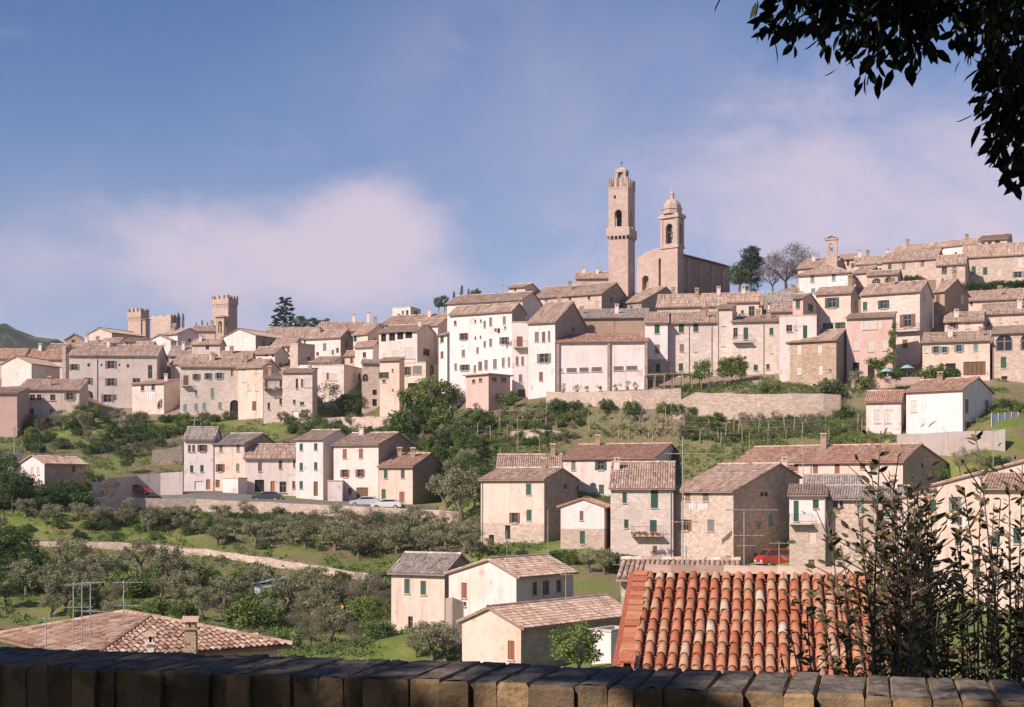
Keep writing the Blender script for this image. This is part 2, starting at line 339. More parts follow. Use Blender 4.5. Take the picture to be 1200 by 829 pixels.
hs('house', 'small pale house with a brick-red shaded side left of the loggia house', 416, 437, 445, 406, 434, 259, 18, 'R', 400, 'offwhite', 'roof', "427 416 4 6 d")
hs('house', 'house with a small green shutter and dark gable with a white flue against it', 414, 431, 457, 391, 416, 271, 36, 'R', 380, 'cream', 'roof', "416 397 4 7 g", pipes=(), chim=((.2, .45, 2.2),))
hs('house', 'long low roofed house on the skyline with a thin tall chimney', 376, 432, -9, 388, 404, 290, 10, 'R', 379, 'beige', 'roof', "", chim=((.33, .5, 2.2), (.02, .5, 3.0)))
hs('house', 'stone house with a dark arched opening at the foot of the loggia house', 424, 446, -6, 426, 486, 249, 5, 'SL', 422, 'stone2', 'roof', "428 443 7 9 a;439 460 5 6 k;439 472 5 8 k;415 420 0 0 d")
hs('house', 'slim pinkish tower-like house with paired windows in front of the loggia house', 445, 468, 474, 422, 488, 242, 16, 'SL', 419, 'cream', 'roof', "449.5 440 8 7 G;450 447 4 3 d;460 434 2 3 d;460 457 2 2 d")
hs('house', 'loggia house with a row of four dark openings under the eaves', 444, 489, 513, 388, 436, 253, 16, 'R', 381, 'offwhite', 'roof', "449.5 396 6 9 k;459.5 395 7 9 k;469 393.5 7 9 k;479 392 8 9 k;450 419 3 9 l;464 417 8 12 l;480 414 12 13 l", rwin="500 413 8 8 d")
hs('house', 'boxy house with a wide grey upper window below the loggia house', 474, 499, 514, 425, 476, 239, 20, 'F', None, 'cream', 'roof', "477 435 5 10 B;489 434 11 10 s;486 452 16 6 k", rwin="506 434 5 12 d")
hs('house', 'white house with two green shutters right of the loggia', 487, 513, 531, 381, 434, 262, 26, 'R', 374, 'white', 'roof', "488.5 394 4 5 g;496.5 393.5 4 7 g")
hs('house', 'narrow tall white house with one green shutter and a blank beige side', 514, 524, 540, 392, 456, 235, 40, 'SL', 388, 'white', 'roof', "518 398 4 7 g;518 416 3.5 8 b")
hs('house', 'big white four-storey house with scattered grey shutters above the brick shed', 527, 600, 616, 364, 466, 222, 28, 'R', 356, 'white', 'roof',
   "533.5 378.5 3 5 d;568 380 3 8 s;575 377 3.5 10 s;591 375.5 3.5 9 s;557 376.5 2 3 d;563.5 376 2 3 d;543.5 394.6 6 8 B;543 414 4 8 s;544.6 431 8 7 S;559.6 410.6 3 7 s;568 403.5 3 7 s;575 401.5 3.5 9 s;591 399.5 7 8.5 S;556.5 432 3 8 s;562.7 429 4.5 10 b;569.6 427.5 4 11 s;580 426.5 4.5 11 s;589.7 425 3.5 11 s;596.5 424.5 3 11 s;534 430 3 8 s;557 396 2 3 d;563 395 2 3 d;592 384 2 3 d", rw='stone3')
hs('house', 'white house with a projecting balcony and a garage in its brown base', 600, 620, -8, 378, 467, 219, 12, 'F', None, 'white', 'roof', "609 400.5 7 12 r;606 423 3 10 s;612.5 423 3 10 s;610 443.5 4 9 s;611 461 9 9 D", balc=((609.5, 407, 15),), pipes=(619,))
hs('house', 'white house with paired brown-grey shutters and a long dark gable side', 619, 650.5, 690, 377, 463, 216, 22, 'R', 355, 'white', 'roof', "629 395 5 12 s;637 395 4 12 b;643.5 394 3 12 s;637.5 420 10 11 S;634 441.4 4.5 10.5 b;624 455 3 6 p", rw='stone3', chim=((.5, .5, 2.6),))
hs('warehouse', 'wide blank white building under a red roof with six slatted vents in a row', 652, 759, -8, 400, 458, 214, 5, 'SL', 391, 'white', 'roofred',
   "658 434.5 5 4.5 l;670 434 12 5 s;684.5 433.5 11 5 s;699.5 433 12 5 s;725 432 12 5 s;740.5 431.5 13 5 s", pil=(653, 713.5, 758))
hs('house', 'windowless brown brick building under a long grey roof behind the white warehouse', 668, 759, -9, 372, 402, 228, 8, 'SL', 362, 'brick', 'roofgrey', "")
hs('house', 'narrow white-plastered house with an ochre foot next to the white warehouse', 756, 782.5, -9, 378, 442, 216.8, 5, 'SL', 366, 'white', 'roof', "770 386 6 10 g;770.5 409 5.5 10 s;771 431.5 5 10 g", low=(421, 'stone'))
hs('house', 'pale stone house with three rows of green shutters above the vine pergola', 783, 841, -9, 378, 442, 217, 5, 'SL', 366, 'pstone', 'roof',
   "798.5 385 6 10 g;815.5 384 6 10 g;799 408 5 9 s;815 407.5 5 9 l;798 430.5 5 9 g;815.5 428 4.5 8 s", pipes=(807.5, 834))
hs('house', 'long roofed house with a string of little chimneys under the church wall', 770, 893, -9, 357, 370, 241, 6, 'R', 344, 'stone2', 'roof', "", chim=((.18, .5, 1.3), (.42, .5, 1.4), (.63, .45, 1.4), (.86, .5, 1.6)))
hs('palazzo', 'long mossy-roofed civic palace with a tall dark gable at the foot of the tower', 622, 705, 738, 344, 370, 258, 27, 'R', 332, 'stone2', 'roof', "640 352 3 4 d;668 350 3 4 d;690 349 3 4 d", rw='stone3')
hs('house', 'skyline house with a long pale wall and roof left of the civic palace', 524, 612, -10, 351, 376, 246, 22, 'R', 343, 'offwhite', 'roof', "540 362 3 5 d;556 360 3 6 d;572 358 3 5 d")
hs('roof_house', 'small cubic attic house riding on the skyline roof left of the civic palace', 596, 615.5, 631, 336, 356, 264, 26, 'R', 333, 'beige', 'roof', "604 340 2 4 d")
hs('house', 'pale wall and low roof emerging left of the tall clock tower', 675, 716, -8, 326, 345, 288, 6, 'R', 320, 'tower', 'roof', "")
hs('house', 'house with a long irregular roof below the dark cypresses', 448, 528, -9, 377, 398, 270, 20, 'R', 368, 'offwhite', 'roof', "470 383 3 6 d;492 381 3 6 d", chim=((.4, .35, 2.0), (.15, .4, 1.6)))
hs('roof_house', 'whitish box-shaped attic on the skyline beside a low brick hut', 460, 481, 493, 360, 378, 286, 20, 'F', None, 'offwhite', 'roof', "", rwin="487 367 4 5 d")
hs('house', 'shaded gabled house tucked between the clock tower and the church', 730, 752, 791, 353, 368, 262, 40, 'R', 337, 'stone3', 'roof', "", xa=780)
hs('house', 'narrow house with two pale blocked windows beside the ivy', 841, 858, 863, 361, 442, 216, 18, 'SL', 357, 'pstone', 'roof', "847.5 377 5 10 l;847.5 400 6 12 l", pipes=(841.5,))
hs('house', 'pale stone house with a green balcony door and a roof terrace', 858, 914, -8, 376, 443, 214, 6, 'SL', 370, 'pstone', 'roof', "862 390 5 11 d;874 391 5.5 14 g;904 388.6 4.5 8.5 g;904 410 4 8 l;885.6 431 5 7 g;900 430 4 6 d;911 440 5 4 l", balc=((870, 401, 22),), pipes=(895,))
hs('house', 'plastered house with a dark door opening on the roof terrace', 853, 889, 894, 353, 380, 226, 10, 'R', 344, 'cream', 'roof', "881 365 7 12 d;862 370 4 8 d", balc=((880, 375, 22),))
hs('house', 'low brown-roofed house between the roof terrace and the green-shuttered attic', 903, 930, -7, 365, 388, 223, 5, 'SL', 355, 'cream', 'roof', "")
hs('house', 'house under a dark lichen roof behind the green-shuttered attic', 900, 940, -8, 353, 372, 234, 5, 'R', 343, 'offwhite', 'roofgrey', "")
hs('house', 'small attic house with one green shutter and a glazed side', 929, 941, 957, 349, 428, 217, 28, 'R', 345, 'pink', 'roof', "935 357 5 10 g", rwin="950 361 6 9 g")
hs('house', 'white flat-roofed house with a green door under a small tiled canopy', 914, 957, 962, 370, 444, 210, 8, 'F', None, 'offwhite', 'roof', "943.5 389 5 15 g;925 385 7 8 d")
hs('house', 'white hip-roofed house with teal shutters standing above the brown bare trees', 937, 994, 1004, 319, 350, 250, 23, 'H', 311, 'white', 'roof', "952 327 4.5 8.5 t;977 324.6 4.5 9 t;953 341 5 6 t")
hs('house', 'pale house with wide-open green shutters and a white curtain', 956, 997, 1006, 343, 424, 222, 24, 'R', 336, 'cream', 'roof', "975 355 9 12 G;970.5 384 6 10 G;984.5 383 6 10 G", chim=((.12, .45, 2.4),))
hs('house', 'brown rubble-stone house with blocked windows and a dark side above the terraces', 923, 980, 999, 398, 462, 207, 30, 'R', 387, 'stone', 'roof', "936.5 410 5 12 p;960.5 409 5 9 p;936.5 435 5 9 l;961.5 434 5 11 p;954.5 453 4 6 d;973 434 3 2 d", rw='stone3')
hs('house', 'long house with three dark shutters high on the right of the hill', 1034, 1097, 1107, 303, 328, 276, 26, 'R', 293, 'stone2', 'roof', "1042.7 314 4 8 g;1059 312 4 8 s;1081 309 4.5 7.5 s")
hs('house', 'very long pale-roofed house along the top of the hill', 1048, 1155, 1162, 284, 304, 302, 36, 'R', 275, 'offwhite', 'roof', "")
hs('house', 'pinkish house with three blind arches at the top right of the hill', 1146, 1180, 1188, 280, 297, 290, 22, 'R', 275, 'pink', 'roof', "1152 287 5 6 a;1160 286 5 6 a;1169 285 6 7 a")
hs('loggia', 'little loggia with two dark arches under a tiled roof', 1016, 1052, 1057, 321, 342, 246, 22, 'R', 317, 'stone2', 'roof', "1027 331 10 9.5 a;1041.8 329.5 10 9.5 a")
hs('house', 'shaded stone house with a dark open window behind the loggia', 1097, 1131, 1135, 309, 338, 263, 22, 'R', 299, 'stone2', 'roof', "1106.7 317.5 6 9 d;1118.5 317 4 8 s")
hs('house', 'long stone house with dark green shutters at the right edge of the hilltop', 1128, 1215, -9, 297, 340, 267, 8, 'R', 283, 'stone2', 'roof', "1141 317 5 9 g;1154.5 318 5 9 g;1171 320 5 8 l;1195 308 6 12 l;1193 322 9 7 T;1132 317 4 9 l")
hs('house', 'tall ochre house with a brown-shuttered balcony door and a creeper on its corner', 1009, 1078, 1093, 341, 432, 217, 30, 'R', 330, 'pstone', 'roof', "1013.7 359 5 10 g;1035.5 357 7 10 G;1069 347.5 10 11 p;1060 351 4 5 p;1063.6 376 9 15 B;1060.5 403 6 10 b", rwin="1083 348 4 10 l", balc=((1064, 388, 28),))
hs('house', 'brick house with a shaded gable and a brown shutter right of the tall ochre house', 1094, 1107, 1135, 341, 392, 224, 44, 'R', 328, 'brick', 'roof', "1099 351 4.5 10 b;1097 375 5 9 l", rwin="1128 350 4 12 l", chim=((.2, .5, 1.8),))
hs('house', 'pink house with three tall pale windows in a row beside the creeper', 992, 1046, 1050, 371, 444, 208, 20, 'SL', 366, 'pink', 'roof', "1019 380 15 12 l;1009 381 4 11 p;1031 380 4 10 p;1003 404.6 6 12 l;1020.5 405 6 14 l;1037 404 6 14 l;1003 434 8 18 k;1021 436 8 15 k")
hs('house', 'cream house with a row of teal shutters over two wide garages', 1081, 1160, -8, 399, 446, 206, 6, 'SL', 388, 'cream', 'roof', "1085 410 4 7 l;1097 410 6 8 T;1107 410 5 7 T;1124 408.5 6 8 T;1143.5 407.5 5 8 t;1114 433 12 14 k;1142 432 26 16 D")
hs('house', 'small ochre house with pale windows on the roofs above the two garages', 1107, 1152, -8, 376, 396, 216, 8, 'SL', 365, 'cream', 'roof', "1117 381 6 9 B;1134 380.5 6 9 l;1143 390 0 0 d")
hs('house', 'beige house with one white window above the arched brick house', 1150, 1216, -8, 366, 390, 220, 6, 'SL', 354, 'beige', 'roof', "1163 374 5 8 p;1190 372 5 9 l")
hs('house', 'long roof over a cream wall at the right edge below the hilltop hedge', 1133, 1218, -8, 349, 370, 233, 6, 'SL', 338, 'cream', 'roof', "", chim=((.55, .4, 1.8),))
hs('house', 'brick house with two big glazed arches at the right edge', 1163, 1245, -8, 388, 455, 203, 5, 'SL', 380, 'stone2', 'roof', "1177 402 20 20 a;1205 401 18 20 a;1176 425 6.5 13 g;1177 443 7 4 k", pipes=(1163.5,))
hs('chapel', 'little chapel house beneath the open bell gable on the skyline', 935, 978, 993, 312, 334, 265, 24, 'R', 302, 'stone2', 'roof', "")
hs('house', 'small roofed house right behind the open bell gable', 984, 1008, -7, 303, 318, 287, 5, 'R', 298, 'stone2', 'roof', "")
hs('house', 'low skyline house with two stubby chimneys right of the bell gable', 1002, 1050, -8, 308, 326, 281, 6, 'R', 300, 'offwhite', 'roof', "", chim=((.9, .5, 1.6), (.7, .5, 1.5), (.2, .5, 1.6)))
hs('house', 'house with a dark gable just left of the two-arched loggia', 1000, 1019, 1033, 319, 340, 256, 32, 'R', 313, 'cream', 'roof', "")
hs('house', 'small lean-to roofed house squeezed beside the square stone block', 366, 392, 400, 424, 442, 258, 15, 'SL', 418, 'pstone', 'roof', "378 430 3 5 d;387 429 3 5 s")
hs('house', 'little pink-walled house with a low roof above the dark arched opening', 404, 424, 430, 416, 442, 263, 20, 'R', 409, 'pink', 'roof', "412 423 3 6 g")
hs('house', 'small stepped roof house in front of the big bare beige gable', 118, 140, 148, 401, 416, 297, 15, 'R', 395, 'offwhite', 'roof', "128 405 3 4 d")
hs('house', 'narrow house wedged between the first square tower and the white gable', 158, 178, 184, 405, 420, 283, 10, 'R', 399, 'beige', 'roof', "168 410 3 4 d")
hs('house', 'low pale house with a brown roof right below the big cedar', 318, 343, 356, 405, 424, 282, 18, 'R', 398, 'pstone', 'roof', "330 411 3 5 d;338 411 3 5 b")
# --- white house on the grey retaining wall
hs('annex', 'low off-white annex with closed shutters stuck to the white gabled house', 1015, 1056, 1061, 470, 509, 190, 20, 'R', 459, 'offwhite', 'roofred', "1028 488 7 16 l;1040 488 7 16 l")
hs('house', 'white gabled house with a grey shaded end standing on the grey retaining wall', 1062, 1128, 1163, 456, 508, 183, 40, 'R', 443.5, 'white', 'roofred', "1071 476 7 14 l", rwin="1133 476 4 16 s;1156.5 476 4 14 s;1141 499 20 8 s;1144 450 3 7 s")
# --- middle group
hs('house', 'cream house with green shutters and a dark gable on a stone basement terrace', 563.5, 637.7, 676.5, 562, 640, 163, 30, 'R', 549.5, 'cream', 'roof', "619.4 573.6 6 13 g;620 604 6 13 g;603 607 6 12 B;595 624 6 16 k;576 634 6 14 k", low=(614, 'stone2'), rw='stone3', chim=((.25, .45, 1.5),), pipes=(565.5,))
hs('house', 'wide off-white house with green shutters and a long roof below the vineyard', 656.5, 766.6, 803, 537, 592, 188, 20, 'R', 521, 'offwhite', 'roofred', "672 546 5 11 s;704 545.5 7 11 G;728 546 6.5 12.5 s;756 542 5 6 s;676 574 4 10 g;704.8 573.6 6 11 g", chim=((.78, .45, 1.8),))
hs('house', 'low house showing only its broad roof behind the cream house', 583, 657, -9, 548, 590, 182, 5, 'R', 534, 'beige', 'roof', "")
hs('house', 'little white gabled house with a stone ground floor and a grey door', 657, 708, 716, 594, 639, 156, 14, 'G', 585, 'white', 'roofred', "681.5 604.5 4.5 11 r;682.5 630 6 15 g", low=(620, 'stone2'))
hs('house', 'ochre stone house with green shutters and a flowery balcony', 715.5, 789, -12, 572, 658, 154, 8, 'R', 543, 'pstone', 'roof', "732 583.7 5 12 g;767 585 8.5 21 g;734 614 5 10 g;765.6 616.7 8 14 g;767.5 644 5 8 b", balc=((758, 627, 36),), pipes=(786,), chim=((.93, .35, 1.5),))
hs('house', 'brown stone house with a tall dark gable and an orange door', 789.5, 859.5, 937, 576, 668, 150, 44, 'R', 544.5, 'stone2', 'roof', "806 582.5 6 10.5 s;827 582.5 7 10.5 s;803.5 615.5 7 13 B;833 616 8 14 s;854 658.5 6 14 O", rwin="893 575.6 4 13 d;898 575.6 4 13 d;889 616 5 10 t;903 610 5 15 t;886 658 6 18 d", xa=913, rw='stone', chim=((.05, .8, 1.4), (.1, .95, 1.3)))
hs('house', 'long ochre house with red-brown shutters and a stone gable below the vineyard', 861, 1058, 1110, 541, 596, 163, 34, 'R', 521.6, 'cream', 'roofred', "932 547 7 11 r;955.6 550 6 10 r;981 549.5 6 11 r;1011 545 6.5 10 r;1025 545 6.5 10 r", rwin="1081 544.5 3.5 8 d;1085.5 544.5 3.5 8 d", xa=1078.6, rw='stone', pipes=(950.5,), chim=((.55, .3, 2.4),))
hs('house', 'low house under a grey lichen roof in front of the long ochre house', 942, 1008, -8, 576, 612, 160, 8, 'R', 558, 'beige', 'roofgrey', "")
hs('house', 'house with a white upper floor, a green door on a balcony and a stone base', 925, 968, -7, 581, 668, 146, 8, 'SL', 577, 'white', 'roof', "933 599 6 24 g;956 591 7 10 g;952 629 8 16 p;951 661 7 10 D", low=(613.5, 'stone2'), balc=((933, 613, 26),), pipes=(967,))
hs('house', 'stone house with hung dark washing half hidden by the laurel bush', 968.5, 1064, -8, 585, 676, 145, 8, 'R', 571, 'stone2', 'roofgrey', "979 590 6 9 d;986 590 4 8 d;1009 594 6 11 t;1040 600 6 12 g;985 650 6 8 d")
hs('house', 'dim gabled house with a steep verge left of the teal-shuttered house', 1052, 1135, -8, 585, 690, 127, 8, 'G', 552, 'beige', 'roof', "1094 591 6 17 g", xa=1110)
hs('house', 'beige gable wall with teal shutters and blue washing behind the bushes', 1098, 1285, -9, 568, 715, 118, 6, 'G', 540, 'cream', 'roof', "1119 591 7 17 T;1123 631 7.5 17 g;1145 665 7 14 g", xa=1205)
hs('house', 'plastered house with a brown roof at the right edge behind the laurel bush', 1153, 1270, -7, 573, 715, 108, 6, 'SL', 556, 'cream', 'roof', "1168 632 8 18 g;1192 628 9 18 g;1180 595 0 0 d")
# --- the row on the road, lower left
hs('house', 'white house with small green shutters at the left end of the road row', 215.6, 250, -9, 515, 577, 205, 8, 'R', 502, 'white', 'roofgrey', "222 525.7 3.5 8 b;227 525.7 3.5 8 b;237 525.4 6 8 B;224.7 549.5 4 8 g;236.7 549.2 4 8 g;244 568 5 12 O;233 569 10 10 W")
hs('house', 'ochre house with a white porch and a dark gable in the road row', 250.3, 286.5, 327, 520, 578, 204, 14, 'R', 509, 'cream', 'roofgrey', "259 526 4 8 s;279 525 4 9 s;258 548.6 5 9 B;278.6 548 4 9 s;255 567 5 9 D", rw='stone3')
hs('porch', 'low white box porch at the front of the ochre house in the road row', 261, 279, 286, 561, 579, 199.5, 20, 'F', None, 'white', 'roof', "")
hs('house', 'low wide cream house with open garages in the road row', 286.5, 347, -9, 537, 580, 203, 6, 'R', 522, 'offwhite', 'roof', "304.6 547.5 4.5 10 r;328.7 544.7 4 10 b;345 543 3 9 b;304 569.5 11 14 k;319.5 570 5 12 O;331.5 571 8 13 d;344.5 568.5 4 9 b")
hs('house', 'tall white house with three rows of green shutters and a dark door', 347, 378.6, 416, 514.5, 583, 200.5, 14, 'R', 505, 'white', 'roof', "353 524 4 8 g;370 523.6 4 8 g;353 547 4 9 g;370 546.3 4 9 g;353 568.5 4 9 g;370 573 5 17 D")
hs('house', 'off-white house with red shutters, a big brown garage door and a dark gable', 391, 443.5, 487, 521, 588, 198, 20, 'R', 508, 'offwhite', 'roof', "404 532 5 11 r;423 531.5 5 11 r;404 555 5.5 9 R;422 554.7 5.5 9 R;410 576 4 8 r;424.5 580 14 17 D", rw='stone3')
hs('annex', 'flat white annex at the foot of the off-white house with the brown garage door', 384, 401, -4, 564, 588, 196, 8, 'F', None, 'white', 'roof', "")
hs('house', 'cream cottage with green shutters and a red door at the end of the road row', 444, 483.6, 522, 547, 591, 195, 20, 'R', 532.5, 'cream', 'roofred', "452 556 4.5 10 g;472 555.6 4.5 10 g;449.6 580 5 13 g;471 582.5 6 12 r", rw='stone3', chim=((.35, .35, 1.5), (.8, .4, 1.3)))
hs('house', 'small whitewashed gabled house with a brown side among dark trees', 24, 52, 101, 543, 571, 188, 30, 'G', 534, 'white', 'roof', "38 552 3.5 9 l;45 552 3.5 9 l", rwin="86 550 4 8 d", rw='stone')
# --- lower middle
hs('house', 'beige two-storey house with two dark green shutters above the vegetable plot', 458.6, 521, 556, 672, 756, 122, 26, 'R', 651, 'cream', 'roofgrey', "477 687 6.5 17 g;496 689 6.5 16 g;481 730 5.5 15 d;470 749 5 7 d", rw='stone3')
hs('house', 'white gabled house with one red-brown shutter behind the long tiled roof', 526, 605, 672, 676, 728, 114, 36, 'G', 657, 'offwhite', 'roof', "544 692 6.5 18 r;545 708 3 5 d", rwin="627 690 6 16 d;640 689 8 17 d;655 687 6 15 d", xa=573, rw='grey')
hs('house', 'cream gabled barn with a red-brown door and a long tiled roof', 541.6, 610.5, 744, 735.5, 800, 97, 40, 'G', 713.5, 'cream', 'roof', "599 762 8 22 r;573 728 3.5 9 b", xa=574, rw='stone3')
hs('annex', 'small white flat-roofed annex beside the fig tree and the terracotta roof', 692, 716, 742, 741, 775, 88, 38, 'F', None, 'white', 'roof', "")
hs('shed', 'low stone shed with a rough tile roof just behind the terracotta roof', 728, 862, -6, 680, 812, 66, 5, 'R', 663, 'stone2', 'roof', "")
hs('villa', 'house under a low hipped tile roof with a stout chimney beyond the parapet', 6, 112, 325, 772, 810, 51, 52, 'H', 727, 'cream', 'roofbrown', "")
# ------------------------------------------------------------------ terrain: profiles of the hillside read along sight lines, then pulled to every house's foot
NEAR = [(-60, -1.6), (3.9, -1.6), (4.6, -3.2), (8, -4.6), (14, -6.0), (26, -8.2), (45, -9.6)]
def rz(row, D): return (H0 - row) / F * D
PROF = {
 -500: [(55, -10.5), (80, -12.3), (100, rz(785, 100)), (130, rz(738, 130)), (145, rz(705, 145)), (163, rz(655, 163)), (178, rz(617, 178)), (191, rz(582, 191)), (202, 0.5), (222, 5.5), (255, 11.5), (270, 14.5), (300, 22), (340, 27), (380, 30), (450, 24), (600, 5), (900, -20)],
 0:    [(55, -10.5), (80, -12.3), (100, rz(785, 100)), (130, rz(738, 130)), (145, rz(705, 145)), (163, rz(655, 163)), (178, rz(617, 178)), (189, rz(582, 189)), (201, 0.5), (222, 5.8), (255, 12.0), (270, 14.2), (286, 20), (300, 25), (340, 31), (380, 33), (450, 28), (600, 5), (900, -20)],
 200:  [(55, -10.5), (80, -12.3), (100, rz(785, 100)), (130, rz(733, 130)), (147, rz(692, 147)), (166, rz(651, 166)), (181, rz(617, 181)), (193.5, rz(596, 193.5)), (197.5, rz(580, 197.5)), (206, rz(576, 206)), (222, 4.6), (240, 9.2), (252, 11.6), (262, 13.4), (270, 14.6), (286, 21), (300, 27.5), (350, 38), (400, 40), (500, 30), (900, -20)],
 400:  [(55, -10.5), (80, -12.3), (100, rz(792, 100)), (125, rz(752, 125)), (143, rz(707, 143)), (158, rz(672, 158)), (174, rz(632, 174)), (188, rz(604, 188)), (192, rz(590, 192)), (203, rz(585, 203)), (220, 5.0), (236, 9.6), (252, 13.3), (262, 16), (300, 27), (350, 33), (420, 33), (900, -20)],
 515:  [(55, -10.7), (80, -12.6), (100, rz(794, 100)), (122, rz(760, 122)), (142, rz(705, 142)), (158, rz(665, 158)), (174, rz(628, 174)), (187, rz(604, 187)), (191, rz(594, 191)), (201, rz(590, 201)), (212, rz(548, 212)), (222, rz(508, 222)), (232, rz(480, 232)), (240, rz(470, 240)), (262, 19), (300, 30), (350, 36), (420, 36), (900, -20)],
 560:  [(55, -11), (80, -13), (100, rz(797, 100)), (122, rz(765, 122)), (140, rz(712, 140)), (158, rz(650, 158)), (168, rz(640, 168)), (182, rz(600, 182)), (196, rz(545, 196)), (210, rz(503, 210)), (222, rz(475, 222)), (230, rz(465, 230)), (260, 28), (300, 37), (350, 40), (900, -20)],
 750:  [(60, -11), (100, -12), (125, -11), (140, -9.7), (153, rz(660, 153)), (166, -6), (178, rz(592, 178)), (191, rz(532, 191)), (205, rz(492, 205)), (213, rz(473, 213)), (218, rz(460, 218)), (226, 18), (260, 32), (290, 39), (350, 40), (900, -20)],
 950:  [(60, -10), (100, -10), (125, -9.6), (145, rz(669, 145)), (160, -5.5), (178, rz(593, 178)), (189, rz(528, 189)), (200, rz(492, 200)), (207, rz(464, 207)), (213, rz(452, 213)), (230, 22), (260, 33.5), (290, 40), (320, 45), (400, 45), (900, -20)],
 1040:  [(60, -10), (100, -10), (125, -9.6), (145, rz(669, 145)), (160, -5.5), (178, rz(593, 178)), (189, rz(528, 189)), (200, rz(492, 200)), (207, rz(464, 207)), (213, rz(452, 213)), (230, 23), (260, 38), (290, 47), (320, 50), (400, 50), (900, -20)],
 1200: [(60, -8.5), (100, -9.5), (120, -9), (145, -6), (164, rz(590, 164)), (174, rz(540, 174)), (182, rz(509, 182)), (192, rz(487, 192)), (199, rz(455, 199)), (205, rz(448, 205)), (230, 25), (260, 39), (290, 49), (320, 52), (400, 52), (900, -20)],
 1700: [(60, -8), (100, -8), (140, -4), (170, 5), (200, 14), (230, 24), (260, 36), (290, 44), (400, 46), (900, -20)],
}
PXS = np.array(sorted(PROF)); PZ = []
for p in sorted(PROF):
    a = np.array(NEAR + PROF[p] + [(2500, -40), (9000, -60)]); PZ.append(a)
def z_base(X, Y):
    X = np.asarray(X, float); Y = np.asarray(Y, float)
    u = 600 + F * X / np.maximum(Y, 1.0); u = np.clip(u, PXS[0], PXS[-1])
    zz = np.stack([np.interp(Y, a[:, 0], a[:, 1]) for a in PZ])
    i = np.clip(np.searchsorted(PXS, u, side='right') - 1, 0, len(PXS) - 2)
    t = (u - PXS[i]) / (PXS[i + 1] - PXS[i]); t = t * t * (3 - 2 * t)
    k = np.arange(u.size).reshape(u.shape) if u.shape else None
    if k is None: return float(zz[i] * (1 - t) + zz[i + 1] * t)
    return np.take_along_axis(zz, i[None], 0)[0] * (1 - t) + np.take_along_axis(zz, (i + 1)[None], 0)[0] * t
# house frames
class Hs: pass
HOUSES = []
def solve(cx, cy, dx, dy, px):
    u = (px - 600) / F; den = dx - u * dy
    t = (u * cy - cx) / den if abs(den) > 1e-6 else -1
    return t
for a, k in HS:
    h = Hs()
    (h.name, h.label, h.xl, h.xc, h.xr, h.ye, h.yb, h.D, h.yaw, h.roof, h.yr, h.wall, h.rmat, h.win) = a
    h.k = k
    if h.xr < 0 and h.yaw <= 12: h.yaw = max(-4.0, math.degrees(math.atan((h.xc - 600) / F)) + .4)   # its side lies along the line of sight, hidden
    th = R(h.yaw)
    h.c = P(h.xc, h.yb, h.D); h.eL = Vector((-math.cos(th), math.sin(th), 0)); h.eR = Vector((math.sin(th), math.cos(th), 0))
    h.LL = solve(h.c.x, h.c.y, h.eL.x, h.eL.y, h.xl)
    h.LR = -h.xr if h.xr < 0 else solve(h.c.x, h.c.y, h.eR.x, h.eR.y, h.xr)
    if not (1 < h.LL < 45) or not (1 < h.LR < 40): print('SIZE', h.label, round(h.LL, 1), round(h.LR, 1))
    h.LR = min(max(h.LR, 2.5), 32)
    h.ze = rz(h.ye, h.D) 
    HOUSES.append(h)
cp = []
for h in HOUSES:
    m = (h.eL * h.LL * .5)
    for q in (h.c, h.c + m):
        zb = rz(h.yb, h.D); cp.append((q.x, q.y, zb - float(z_base(q.x, q.y))))
CP = np.array(cp)
def ground(X, Y):
    X = np.asarray(X, float); Y = np.asarray(Y, float); z = z_base(X, Y)
    sh = X.shape; x = X.reshape(-1); y = Y.reshape(-1)
    num = np.zeros(x.size); den = np.zeros(x.size)
    for cx, cy, r in CP:
        sg = 4.6 if cy > 80 else 4.0
        w = np.exp(-((x - cx) ** 2 + (y - cy) ** 2) / (2 * sg * sg)); num += w * r; den += w
    corr = (num / (den + 0.12)).reshape(sh)
    bump = .25 * np.sin(X * .21 + 1.3 * np.sin(Y * .13)) * np.sin(Y * .27 + .7) * np.clip((Y - 30) / 60, 0, 1)
    return z + corr + bump
def gz(x, y): return float(ground(np.array([x]), np.array([y]))[0])
def hit(px, py, lo=40, hi=420):                        # where a sight line through a pixel meets the ground
    D = np.arange(lo, hi, .5); g = ground((px - 600) / F * D, D); ray = (H0 - py) / F * D
    s = np.nonzero(g >= ray)[0]
    if len(s) == 0: return None
    i = s[0]
    return Vector(((px - 600) / F * D[i], D[i], g[i]))
